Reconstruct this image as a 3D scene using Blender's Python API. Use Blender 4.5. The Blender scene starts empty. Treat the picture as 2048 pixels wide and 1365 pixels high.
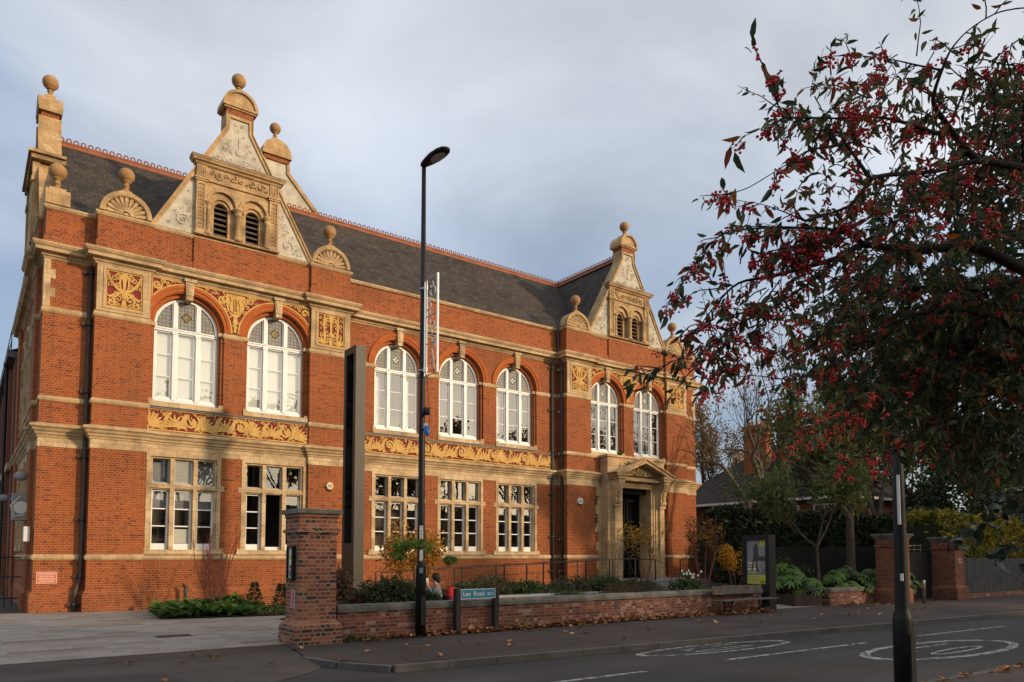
import bpy, bmesh, math, random
from math import sin, cos, pi, radians, sqrt, atan2
from mathutils import Vector, Matrix, geometry

# ------------------------------------------------------------------ camera, sky, sun, exposure
SC = bpy.context.scene
COL = SC.collection
cam_d = bpy.data.cameras.new('camera'); cam = bpy.data.objects.new('camera', cam_d); COL.objects.link(cam)
F_PX, PITCH, PHI, YP = 1472.0, math.atan(.0600), radians(53.2), 1024.68
CAM = Vector((-1.7552, -25.8885, 1.6))
fh = Vector((cos(PHI), sin(PHI), 0)); rt = Vector((sin(PHI), -cos(PHI), 0))
fw = fh*cos(PITCH) + Vector((0, 0, 1))*sin(PITCH); up = Vector((0, 0, 1))*cos(PITCH) - fh*sin(PITCH)
M3 = Matrix((rt, up, -fw)).transposed()
cam.matrix_world = Matrix.Translation(CAM) @ M3.to_4x4()
cam_d.sensor_fit = 'HORIZONTAL'; cam_d.sensor_width = 36.0; cam_d.lens = F_PX/2048*36.0
cam_d.shift_y = (YP-682.5)/2048; cam_d.clip_start = .05; cam_d.clip_end = 2000
SC.camera = cam

SUN_AZ, SUN_EL = radians(32), radians(16.5)          # azimuth measured from -Y (the facade's front) towards +X
sun_dir = Vector((sin(SUN_AZ)*cos(SUN_EL), -cos(SUN_AZ)*cos(SUN_EL), sin(SUN_EL)))
sd = bpy.data.lights.new('sun', 'SUN'); sd.energy = 3.15; sd.angle = radians(3.0); sd.color = (1.0, .755, .50)
sun = bpy.data.objects.new('sun', sd); COL.objects.link(sun)
sun.rotation_euler = (-sun_dir).to_track_quat('-Z', 'Y').to_euler(); sun.location = (20, -40, 30)

W = bpy.data.worlds.new('World'); SC.world = W; W.use_nodes = True
wn = W.node_tree.nodes; wl = W.node_tree.links
wn.clear()
def wnode(t, **kw):
    n = wn.new(t)
    for k, v in kw.items():
        if k in n.inputs: n.inputs[k].default_value = v
        else: setattr(n, k, v)
    return n
w_out = wnode('ShaderNodeOutputWorld'); w_bg = wnode('ShaderNodeBackground', Strength=.1)
sky = wnode('ShaderNodeTexSky'); sky.sky_type = 'NISHITA'; sky.sun_disc = False
sky.sun_elevation = SUN_EL; sky.sun_rotation = pi - SUN_AZ
sky.air_density = 1.0; sky.dust_density = 1.5; sky.ozone_density = 1.5
tc = wnode('ShaderNodeTexCoord')
sep = wnode('ShaderNodeSeparateXYZ'); wl.new(tc.outputs['Generated'], sep.inputs[0])
def wmath(op, a, b=None, clamp=False):
    n = wn.new('ShaderNodeMath'); n.operation = op; n.use_clamp = clamp
    for i, v in enumerate((a, b)):
        if v is None: continue
        if isinstance(v, (int, float)): n.inputs[i].default_value = v
        else: wl.new(v, n.inputs[i])
    return n.outputs[0]
zc = wmath('ADD', wmath('MAXIMUM', sep.outputs['Z'], 0.0), .22)
cmb = wn.new('ShaderNodeCombineXYZ')
wl.new(wmath('DIVIDE', sep.outputs['X'], zc), cmb.inputs[0]); wl.new(wmath('DIVIDE', sep.outputs['Y'], zc), cmb.inputs[1])
mp = wnode('ShaderNodeMapping'); mp.inputs['Rotation'].default_value = (0, 0, radians(20)); mp.inputs['Scale'].default_value = (.8, 1.0, 1)
mp.inputs['Location'].default_value = (3.1, 1.7, 0)
wl.new(cmb.outputs[0], mp.inputs['Vector'])
n1 = wnode('ShaderNodeTexNoise', Scale=1.15, Detail=8.0, Roughness=.52, Distortion=.6); wl.new(mp.outputs[0], n1.inputs['Vector'])
n2 = wnode('ShaderNodeTexNoise', Scale=.95, Detail=7.0, Roughness=.48, Distortion=.7); wl.new(mp.outputs[0], n2.inputs['Vector'])
n2.inputs['Vector']
r1 = wn.new('ShaderNodeValToRGB'); r1.color_ramp.elements[0].position = .33; r1.color_ramp.elements[1].position = .60
r1.color_ramp.elements[0].color = (.52, .52, .52, 1); r1.color_ramp.elements[1].color = (1, 1, 1, 1)
wl.new(n1.outputs['Fac'], r1.inputs[0])
r2 = wn.new('ShaderNodeValToRGB'); r2.color_ramp.elements[0].position = .37; r2.color_ramp.elements[1].position = .60
r2.color_ramp.elements[0].color = (4.7, 5.8, 7.7, 1); r2.color_ramp.elements[1].color = (8.3, 8.7, 9.3, 1)
wl.new(n2.outputs['Fac'], r2.inputs[0])
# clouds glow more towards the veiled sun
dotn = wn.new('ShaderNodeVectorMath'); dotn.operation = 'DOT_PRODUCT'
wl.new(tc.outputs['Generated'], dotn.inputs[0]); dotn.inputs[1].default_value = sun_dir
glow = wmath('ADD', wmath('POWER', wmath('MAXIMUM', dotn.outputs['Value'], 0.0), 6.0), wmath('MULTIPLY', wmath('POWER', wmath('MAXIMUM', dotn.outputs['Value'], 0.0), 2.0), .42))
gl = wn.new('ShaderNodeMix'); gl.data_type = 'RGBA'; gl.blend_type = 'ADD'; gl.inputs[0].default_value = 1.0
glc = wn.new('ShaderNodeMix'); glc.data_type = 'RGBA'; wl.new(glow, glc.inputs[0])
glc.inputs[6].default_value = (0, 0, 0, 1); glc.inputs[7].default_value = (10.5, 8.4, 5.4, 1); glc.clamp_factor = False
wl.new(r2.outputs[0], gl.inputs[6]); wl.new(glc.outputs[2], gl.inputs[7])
mx = wn.new('ShaderNodeMix'); mx.data_type = 'RGBA'
lowf = wn.new('ShaderNodeMapRange'); lowf.inputs[1].default_value = .02; lowf.inputs[2].default_value = .38; lowf.inputs[3].default_value = .35; lowf.inputs[4].default_value = 1.0; wl.new(sep.outputs['Z'], lowf.inputs[0])
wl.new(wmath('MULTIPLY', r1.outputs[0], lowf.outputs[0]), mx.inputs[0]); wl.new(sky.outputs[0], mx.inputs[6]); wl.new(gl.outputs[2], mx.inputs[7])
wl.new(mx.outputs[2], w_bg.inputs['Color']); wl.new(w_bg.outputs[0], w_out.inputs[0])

SC.view_settings.view_transform = 'Standard'; SC.view_settings.look = 'None'
SC.view_settings.exposure = 0.0; SC.view_settings.gamma = 1.0; SC.view_settings.use_curve_mapping = False
SC.render.engine = 'CYCLES'
SC.cycles.max_bounces = 6; SC.cycles.diffuse_bounces = 3; SC.cycles.glossy_bounces = 3
SC.cycles.transmission_bounces = 4; SC.cycles.transparent_max_bounces = 6
SC.cycles.use_denoising = True
SC.cycles.sample_clamp_indirect = 4.0

# ------------------------------------------------------------------ materials
MATS = {}
class NT:
    def __init__(s, name, rough=.8, spec=.3):
        s.m = bpy.data.materials.new(name); s.m.use_nodes = True
        s.t = s.m.node_tree; s.n = s.t.nodes; s.l = s.t.links
        s.b = s.n['Principled BSDF']; s.b.inputs['Roughness'].default_value = rough
        s.b.inputs['Specular IOR Level'].default_value = spec
        MATS[name] = s.m
    def add(s, typ, **kw):
        n = s.n.new(typ)
        for k, v in kw.items():
            k2 = k.replace('_', ' ')
            if k2 in n.inputs:
                if hasattr(v, 'is_output'): s.l.new(v, n.inputs[k2])
                else: n.inputs[k2].default_value = v
            else: setattr(n, k, v)
        return n
    def obj(s): return s.add('ShaderNodeTexCoord').outputs['Object']
    def math(s, op, a, b=0.0, clamp=False):
        n = s.n.new('ShaderNodeMath'); n.operation = op; n.use_clamp = clamp
        for i, v in enumerate((a, b)):
            if hasattr(v, 'is_output'): s.l.new(v, n.inputs[i])
            else: n.inputs[i].default_value = v
        return n.outputs[0]
    def noise(s, vec, scale, detail=4, rough=.55, dist=0.0):
        n = s.add('ShaderNodeTexNoise', Scale=scale, Detail=detail, Roughness=rough, Distortion=dist)
        s.l.new(vec, n.inputs['Vector']); return n.outputs['Fac']
    def ramp(s, fac, stops):
        r = s.n.new('ShaderNodeValToRGB'); e = r.color_ramp.elements
        while len(e) < len(stops): e.new(.5)
        for i, (p, c) in enumerate(stops):
            e[i].position = p; e[i].color = (c[0], c[1], c[2], 1) if hasattr(c, '__len__') else (c, c, c, 1)
        s.l.new(fac, r.inputs[0]); return r.outputs[0]
    def mix(s, fac, a, b, mode='MIX'):
        n = s.n.new('ShaderNodeMix'); n.data_type = 'RGBA'; n.blend_type = mode
        for i, v in ((0, fac), (6, a), (7, b)):
            if hasattr(v, 'is_output'): s.l.new(v, n.inputs[i])
            elif i == 0: n.inputs[0].default_value = v
            else: n.inputs[i].default_value = (v[0], v[1], v[2], 1)
        return n.outputs[2]
    def col(s, c):
        if hasattr(c, 'is_output'): s.l.new(c, s.b.inputs['Base Color'])
        else: s.b.inputs['Base Color'].default_value = (c[0], c[1], c[2], 1)
        return s
    def bump(s, h, strength=.3, dist=.01):
        n = s.add('ShaderNodeBump', Strength=strength, Distance=dist); s.l.new(h, n.inputs['Height'])
        s.l.new(n.outputs[0], s.b.inputs['Normal']); return s
    def uv(s, mode):
        sp = s.add('ShaderNodeSeparateXYZ'); s.l.new(s.obj(), sp.inputs[0]); o = sp.outputs
        c = s.n.new('ShaderNodeCombineXYZ')
        if mode == 'wall': a, b = s.math('ADD', o[0], o[1]), o[2]
        elif mode == 'slopex': a, b = o[0], s.math('MULTIPLY', o[2], 1.38)
        elif mode == 'slopey': a, b = o[1], s.math('MULTIPLY', o[2], 1.16)
        elif mode == 'floor': a, b = o[0], o[1]
        s.l.new(a, c.inputs[0]); s.l.new(b, c.inputs[1]); return c.outputs[0]

def varied(name, c0, c1, scale=3.0, rough=.8, spec=.3, bump=0.0, bscale=20, mid=None, detail=5):
    s = NT(name, rough, spec); v = s.obj()
    st = [(.3, c0), (.7, c1)] if mid is None else [(.3, c0), (.5, mid), (.7, c1)]
    s.col(s.ramp(s.noise(v, scale, detail), st))
    if bump: s.bump(s.noise(v, bscale, 4), bump)
    return s.m

def brick(name, c1, c2, mortar, row=.075, width=.225, msize=.007, dark=(.10, .05, .03), stain=.25, squash=.5, bumpy=.35, light=None, seed=0.0, mottled=False):
    s = NT(name, .85, .25); uv = s.uv('wall')
    b = s.add('ShaderNodeTexBrick', Scale=1.0)
    s.l.new(uv, b.inputs['Vector'])
    b.offset = .5; b.squash = squash; b.squash_frequency = 2; b.offset_frequency = 2
    b.inputs['Color1'].default_value = (0, 0, 0, 1); b.inputs['Color2'].default_value = (1, 1, 1, 1); b.inputs['Mortar'].default_value = (.5, .5, .5, 1)
    b.inputs['Mortar Size'].default_value = msize; b.inputs['Mortar Smooth'].default_value = .25
    b.inputs['Brick Width'].default_value = width; b.inputs['Row Height'].default_value = row; b.inputs['Bias'].default_value = 0.0
    tone = s.ramp(b.outputs['Color'], [(.0, dark), (.16, c2), (.55, c1), (.93, c1), (1.0, light or c1)])
    if mottled: tone = s.ramp(b.outputs['Color'], [(.0, dark), (.13, dark), (.20, c2), (.38, c2), (.5, c1), (.80, c1), (.88, light), (1.0, light)])
    big = s.noise(s.obj(), .55 + seed*.01, 5, .6)
    tone = s.mix(s.math('MULTIPLY', s.ramp(big, [(.42, 0.0), (.7, 1.0)]), stain), tone, tuple(x*.45 for x in c2))
    mpn = s.add('ShaderNodeMapping'); mpn.inputs['Scale'].default_value = (2.6, 2.6, .16); s.l.new(s.obj(), mpn.inputs['Vector'])
    tone = s.mix(s.math('MULTIPLY', s.ramp(s.noise(mpn.outputs[0], 1.0, 6, .6), [(.52, 0.0), (.76, 1.0)]), .35), tone, (.12, .046, .02))
    fine = s.noise(s.obj(), 9.0, 3)
    tone = s.mix(.55, tone, s.ramp(fine, [(.3, (.55, .55, .55)), (.7, (1.3, 1.3, 1.3))]), 'MULTIPLY')
    s.col(s.mix(b.outputs['Fac'], tone, mortar))
    s.bump(s.math('ADD', s.math('MULTIPLY', b.outputs['Fac'], -1.0), s.math('MULTIPLY', fine, .5)), bumpy, .01)
    return s.m

brick('red_brick', (.335, .085, .022), (.26, .062, .018), (.38, .185, .085), msize=.007, dark=(.165, .04, .018), stain=.55)
brick('red_brick_weathered', (.34, .092, .028), (.24, .06, .02), (.36, .18, .085), stain=.6, dark=(.16, .055, .03))
brick('old_brick', (.31, .085, .036), (.20, .052, .028), (.27, .21, .15), width=.225, row=.078, msize=.012, dark=(.055, .035, .035), stain=.35, bumpy=.7, light=(.38, .15, .085), mottled=True)
brick('low_wall_brick', (.24, .085, .05), (.16, .05, .032), (.22, .165, .125), width=.225, row=.075, msize=.008, dark=(.09, .045, .035), stain=.3, bumpy=.7, light=(.36, .21, .165), mottled=True)
brick('distant_brick', (.24, .075, .035), (.16, .05, .03), (.2, .14, .10), stain=.4)
varied('rubbed_brick', (.36, .085, .018), (.45, .125, .028), 6.0, .85)

def stone(name, c0, c1, jointw=.42, jrow=10.0, dirt=(.17, .115, .065), rough=.8, dirtamt=.72):
    s = NT(name, rough, .3); uv = s.uv('wall')
    b = s.add('ShaderNodeTexBrick', Scale=1.0); s.l.new(uv, b.inputs['Vector'])
    b.squash = 1.0; b.offset = .37
    b.inputs['Color1'].default_value = (0, 0, 0, 1); b.inputs['Color2'].default_value = (1, 1, 1, 1)
    b.inputs['Mortar Size'].default_value = .006; b.inputs['Brick Width'].default_value = jointw; b.inputs['Row Height'].default_value = jrow
    tone = s.ramp(b.outputs['Color'], [(0, c0), (1, c1)])
    d = s.noise(s.obj(), 1.4, 6, .65)
    tone = s.mix(s.math('MULTIPLY', s.ramp(d, [(.44, 0.0), (.70, 1.0)]), dirtamt), tone, dirt)
    tone = s.mix(.4, tone, s.ramp(s.noise(s.obj(), 14, 4), [(.3, (.75, .75, .75)), (.7, (1.2, 1.2, 1.2))]), 'MULTIPLY')
    s.col(s.mix(b.outputs['Fac'], tone, (.26, .165, .08)))
    s.bump(s.noise(s.obj(), 30, 4), .15)
    return s.m
stone('terracotta', (.49, .33, .165), (.61, .445, .25), .46, 10.0)
stone('terracotta_block', (.51, .35, .18), (.65, .485, .28), .34, .40)
stone('terracotta_gable', (.45, .28, .125), (.55, .375, .19), .30, .36, dirt=(.15, .105, .06), dirtamt=.85)
stone('portal_stone', (.52, .34, .165), (.64, .45, .235), .40, .38)
varied('ochre_relief', (.40, .23, .075), (.64, .39, .125), 2.6, .8, bump=.2, bscale=30, mid=(.57, .34, .10), detail=9)
varied('ochre_ground', (.17, .024, .02), (.24, .036, .028), 5.0, .85)
varied('roughcast', (.32, .285, .215), (.60, .545, .435), 1.9, .9, bump=.25, bscale=40, mid=(.50, .45, .355), detail=9)
varied('finial_stone', (.24, .135, .06), (.42, .24, .10), 2.5, .7, mid=(.35, .195, .08), bump=.1)
varied('white_paint', (.74, .74, .71), (.82, .82, .79), 3.0, .45, .4)
varied('grey_frame_paint', (.32, .34, .36), (.40, .42, .44), 3.0, .5)
varied('lead', (.10, .105, .115), (.16, .165, .175), 3.0, .6)
varied('pipe_paint', (.05, .042, .035), (.075, .06, .05), 3.0, .55)
varied('ridge_tile', (.22, .07, .03), (.32, .12, .055), 4.0, .85)
varied('louvre_wood', (.12, .085, .05), (.22, .16, .10), 8.0, .85)
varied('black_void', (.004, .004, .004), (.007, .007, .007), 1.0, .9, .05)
varied('interior', (.10, .09, .075), (.17, .15, .12), .8, .9)
varied('blind', (.74, .76, .69), (.80, .81, .75), .8, .9)
varied('black_metal', (.007, .007, .008), (.011, .011, .012), 3.0, .5, .3)
varied('rail_metal', (.018, .016, .016), (.028, .026, .025), 3.0, .5)
varied('bronze', (.030, .026, .019), (.044, .038, .029), 1.2, .5, .5)
MATS['bronze'].node_tree.nodes['Principled BSDF'].inputs['Metallic'].default_value = .35
varied('steel', (.35, .35, .34), (.48, .48, .46), 3.0, .3, .5)
MATS['steel'].node_tree.nodes['Principled BSDF'].inputs['Metallic'].default_value = .9
varied('kerb_stone', (.07, .064, .055), (.12, .11, .095), 2.4, .9, bump=.3, bscale=16)
varied('coping_stone', (.07, .066, .054), (.20, .185, .155), 2.4, .9, bump=.6, bscale=14, mid=(.14, .13, .108), detail=9)
varied('grey_slab', (.22, .22, .21), (.29, .285, .27), 2.0, .9, bump=.2)
varied('bench_wood', (.075, .058, .046), (.14, .115, .095), 6.0, .85, bump=.3)
varied('dark_timber', (.006, .0055, .005), (.011, .010, .009), 2.0, .85)
varied('soil', (.022, .016, .011), (.045, .032, .02), 5.0, .95, bump=.5)
varied('grass_verge', (.03, .04, .012), (.06, .07, .02), 3.0, .95, bump=.5)
varied('bark', (.05, .035, .024), (.10, .075, .055), 6.0, .95, bump=.5)
varied('bark_mid', (.085, .07, .052), (.15, .125, .095), 5.0, .95, bump=.4)
varied('bark_dark', (.018, .014, .012), (.035, .027, .022), 9.0, .95, bump=.4)
varied('bark_pale', (.14, .115, .085), (.24, .20, .155), 5.0, .95, bump=.4)
varied('red_stem', (.12, .03, .025), (.18, .05, .04), 5.0, .7)
varied('lead_came', (.02, .02, .02), (.03, .03, .03), 3.0, .7)
varied('sign_blue', (.03, .205, .31), (.036, .235, .35), 1.0, .5)
varied('sign_red', (.40, .035, .03), (.45, .045, .035), 1.0, .5)
varied('sign_orange', (.58, .15, .06), (.64, .18, .08), 1.0, .5)
varied('alarm_yellow', (.62, .47, .22), (.68, .52, .26), 1.0, .5)
varied('plastic_white', (.62, .62, .58), (.7, .7, .66), 1.0, .5)
varied('plastic_grey', (.22, .22, .22), (.3, .3, .3), 2.0, .6)
varied('plug_blue', (.015, .12, .45), (.02, .15, .5), 1.0, .4)
varied('skin', (.45, .26, .18), (.52, .31, .22), 4.0, .6)
varied('hair', (.012, .009, .008), (.02, .016, .014), 8.0, .7)
varied('jacket', (.15, .155, .19), (.2, .205, .24), 6.0, .9)
varied('trousers', (.012, .012, .015), (.02, .02, .024), 6.0, .9)
varied('backpack_red', (.42, .015, .02), (.5, .022, .03), 3.0, .75)
varied('backpack_dark', (.10, .01, .014), (.13, .013, .018), 3.0, .8)
varied('paper', (.7, .68, .58), (.78, .76, .66), 2.0, .8)
varied('poster_yellow', (.50, .47, .055), (.55, .52, .07), 1.0, .5)
varied('poster_grey', (.18, .18, .19), (.40, .40, .42), 1.3, .5)
varied('poster_dark', (.05, .042, .04), (.08, .07, .065), 2.0, .5)
varied('ink', (.012, .012, .012), (.016, .016, .016), 1.0, .6)
varied('corten', (.035, .024, .02), (.06, .04, .03), 3.0, .8)
varied('corrugated', (.085, .078, .072), (.14, .13, .12), 2.0, .7)
varied('galvanised', (.40, .41, .42), (.52, .53, .54), 4.0, .35, .5)

def slate(name, mode):
    s = NT(name, .8, .2); uv = s.uv(mode)
    b = s.add('ShaderNodeTexBrick', Scale=1.0); s.l.new(uv, b.inputs['Vector'])
    b.squash = 1.0; b.offset = .5
    b.inputs['Color1'].default_value = (0, 0, 0, 1); b.inputs['Color2'].default_value = (1, 1, 1, 1)
    b.inputs['Mortar Size'].default_value = .008; b.inputs['Brick Width'].default_value = .30; b.inputs['Row Height'].default_value = .24
    tone = s.ramp(b.outputs['Color'], [(0, (.030, .025, .021)), (.5, (.044, .037, .031)), (1, (.066, .055, .046))])
    n = s.noise(s.obj(), .7, 6, .6)
    tone = s.mix(s.ramp(n, [(.4, 0.0), (.7, .75)]), tone, (.085, .062, .044))
    n2 = s.noise(s.obj(), 7.0, 4, .6)
    tone = s.mix(.7, tone, s.ramp(n2, [(.3, (.6, .6, .6)), (.7, (1.5, 1.45, 1.35))]), 'MULTIPLY')
    s.col(s.mix(b.outputs['Fac'], tone, (.012, .012, .012)))
    s.bump(s.math('ADD', s.math('MULTIPLY', b.outputs['Color'], .6), s.math('MULTIPLY', b.outputs['Fac'], -1.0)), .6, .02)
slate('slate', 'slopex'); slate('slate_cross', 'slopey')

def paving():
    s = NT('paving', .85, .3); uv = s.uv('floor')
    b = s.add('ShaderNodeTexBrick', Scale=1.0); s.l.new(uv, b.inputs['Vector'])
    b.offset = .37; b.squash = 1.4; b.squash_frequency = 3
    b.inputs['Color1'].default_value = (0, 0, 0, 1); b.inputs['Color2'].default_value = (1, 1, 1, 1)
    b.inputs['Mortar Size'].default_value = .008; b.inputs['Brick Width'].default_value = .75; b.inputs['Row Height'].default_value = .40
    t = s.ramp(b.outputs['Color'], [(0, (.19, .135, .10)), (.06, (.235, .195, .16)), (.45, (.265, .238, .205)), (1, (.30, .272, .238))])
    t = s.mix(.6, t, s.ramp(s.noise(s.obj(), 2.0, 6), [(.3, (.75, .74, .72)), (.7, (1.15, 1.15, 1.15))]), 'MULTIPLY')
    s.col(s.mix(b.outputs['Fac'], t, (.165, .148, .125))); s.bump(s.math('MULTIPLY', b.outputs['Fac'], -1.0), .4, .01)
paving()
def asphalt(name, c0, c1, patch):
    s = NT(name, .9, .3); v = s.obj()
    t = s.ramp(s.noise(v, .5, 6, .6), [(.3, c0), (.7, c1)])
    t = s.mix(s.ramp(s.noise(v, .23, 2), [(.55, 0.0), (.57, .8)]), t, patch)
    mpn = s.add('ShaderNodeMapping'); mpn.inputs['Scale'].default_value = (.05, 1.3, 1); mpn.inputs['Rotation'].default_value = (0, 0, .06); s.l.new(v, mpn.inputs['Vector'])
    t = s.mix(.55, t, s.ramp(s.noise(mpn.outputs[0], 1.0, 5), [(.35, (.72, .71, .70)), (.65, (1.22, 1.22, 1.22))]), 'MULTIPLY')
    t = s.mix(.5, t, s.ramp(s.noise(v, 45, 3), [(.3, (.7, .7, .7)), (.7, (1.35, 1.35, 1.35))]), 'MULTIPLY')
    w = s.add('ShaderNodeTexVoronoi', Scale=.35, feature='DISTANCE_TO_EDGE')
    s.l.new(s.mix(.12, v, s.add('ShaderNodeTexNoise', Scale=1.3, Detail=5.0).outputs['Color'], 'ADD'), w.inputs['Vector'])
    t = s.mix(s.ramp(w.outputs['Distance'], [(.0, .45), (.010, 0.0)]), t, (.018, .017, .017))
    s.col(t); s.bump(s.noise(v, 60, 3), .35, .008)
asphalt('road_asphalt', (.036, .031, .028), (.052, .046, .042), (.030, .026, .024))
asphalt('pavement_asphalt', (.050, .036, .029), (.070, .052, .043), (.041, .030, .025))
asphalt('crossover_asphalt', (.060, .048, .040), (.082, .067, .056), (.05, .04, .034))
def worn(name, c):
    s = NT(name, .9, .2); s.col(c)
    tr = s.add('ShaderNodeBsdfTransparent'); mxs = s.n.new('ShaderNodeMixShader')
    s.l.new(s.ramp(s.noise(s.obj(), 6.0, 8, .75), [(.41, 0.0), (.53, 1.0)]), mxs.inputs[0])
    s.l.new(tr.outputs[0], mxs.inputs[1]); s.l.new(s.b.outputs[0], mxs.inputs[2])
    s.l.new(mxs.outputs[0], s.n['Material Output'].inputs[0])
worn('road_paint', (.34, .33, .31))
def glass(name, base, ior, rough=.015, wav=.02):
    s = NT(name, rough, .5); s.col(base); s.b.inputs['IOR'].default_value = ior
    s.bump(s.noise(s.obj(), 1.6, 3), wav, .03)
glass('window_glass', (.012, .013, .013), 2.1)
glass('blind_glass', (.40, .41, .35), 2.0, .02)
def clear_glass():
    s = NT('clear_glass', .01, .5)
    tr = s.add('ShaderNodeBsdfTransparent'); gl_ = s.add('ShaderNodeBsdfGlossy', Roughness=.01)
    bp = s.add('ShaderNodeBump', Strength=.02, Distance=.03); s.l.new(s.noise(s.obj(), 1.6, 3), bp.inputs['Height']); s.l.new(bp.outputs[0], gl_.inputs['Normal'])
    ge = s.add('ShaderNodeNewGeometry'); dt = s.n.new('ShaderNodeVectorMath'); dt.operation = 'DOT_PRODUCT'
    s.l.new(ge.outputs['Normal'], dt.inputs[0]); s.l.new(ge.outputs['Incoming'], dt.inputs[1])
    fr_ = s.math('ADD', s.math('MULTIPLY', s.math('POWER', s.math('SUBTRACT', 1.0, s.math('ABSOLUTE', dt.outputs['Value'])), 5.0), .78), .22)
    mxs = s.n.new('ShaderNodeMixShader')
    tr.inputs[0].default_value = (.94, .96, .94, 1)
    s.l.new(fr_, mxs.inputs[0]); s.l.new(tr.outputs[0], mxs.inputs[1]); s.l.new(gl_.outputs[0], mxs.inputs[2])
    s.l.new(mxs.outputs[0], s.n['Material Output'].inputs[0])
clear_glass()
def leaded():
    s = NT('leaded_glass', .5, .2); uv = s.uv('wall')
    b = s.add('ShaderNodeTexBrick', Scale=1.0); s.l.new(uv, b.inputs['Vector']); b.offset = 0.0; b.squash = 1.0
    b.inputs['Color1'].default_value = (0, 0, 0, 1); b.inputs['Color2'].default_value = (1, 1, 1, 1)
    b.inputs['Mortar Size'].default_value = .007; b.inputs['Brick Width'].default_value = .115; b.inputs['Row Height'].default_value = .125
    t = s.ramp(b.outputs['Color'], [(0, (.26, .20, .19)), (.25, (.24, .25, .22)), (.5, (.22, .21, .24)), (.75, (.30, .27, .20)), (.92, (.22, .30, .22)), (1, (.36, .24, .22))])
    s.col(s.mix(b.outputs['Fac'], t, (.05, .05, .05)))
leaded()
def emit(name, c, st):
    s = NT(name); s.col((.8, .6, .4)); s.b.inputs['Emission Color'].default_value = (c[0], c[1], c[2], 1); s.b.inputs['Emission Strength'].default_value = st
emit('bulb_glow', (1, .55, .2), 2.2)
emit('unlit_tube_glow', (1, .95, .85), .25)  # tubes are unlit; faint added emission brightens their white as if sunlit
MATS['unlit_tube_glow'].node_tree.nodes['Principled BSDF'].inputs['Base Color'].default_value = (.8, .8, .76, 1)
def leafm(name, c, trans=.35, rough=.55, vary=.35, spec=.35):
    s = NT(name, rough, spec); v = s.obj()
    c = tuple(x*1.35 for x in c) if max(c) < .12 else c; c0 = tuple(x*(1-vary) for x in c); c1 = tuple(x*(1+vary) for x in c)
    t = s.ramp(s.noise(v, 2.3, 3), [(.3, c0), (.7, c1)])
    s.col(t)
    tr = s.add('ShaderNodeBsdfTranslucent'); s.l.new(t, tr.inputs[0]); mxs = s.n.new('ShaderNodeMixShader'); mxs.inputs[0].default_value = trans
    s.l.new(s.b.outputs[0], mxs.inputs[1]); s.l.new(tr.outputs[0], mxs.inputs[2]); s.l.new(mxs.outputs[0], s.n['Material Output'].inputs[0])
leafm('leaf_dark', (.032, .050, .020)); leafm('leaf_olive', (.085, .088, .030)); leafm('leaf_rust', (.26, .065, .025)); leafm('leaf_orange', (.30, .10, .018))
leafm('leaf_green', (.06, .118, .026)); leafm('leaf_bright', (.11, .20, .03)); leafm('leaf_yellow', (.42, .26, .02)); leafm('leaf_gold', (.38, .17, .018))
leafm('leaf_hedge', (.016, .024, .010)); leafm('leaf_yellowgreen', (.20, .20, .022)); leafm('leaf_brown', (.16, .085, .035)); leafm('leaf_heather', (.10, .05, .04))
leafm('leaf_robinia', (.085, .095, .024)); leafm('leaf_grey', (.10, .12, .08)); leafm('leaf_fallen', (.36, .15, .055), .1); leafm('leaf_fallen_pale', (.50, .27, .12), .1)
leafm('leaf_holly', (.016, .03, .018), .15, .4)
varied('berry', (.58, .016, .026), (.70, .03, .035), 9.0, .35, .5)
varied('petal_white', (.75, .75, .7), (.8, .8, .76), 3.0, .7)
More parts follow.
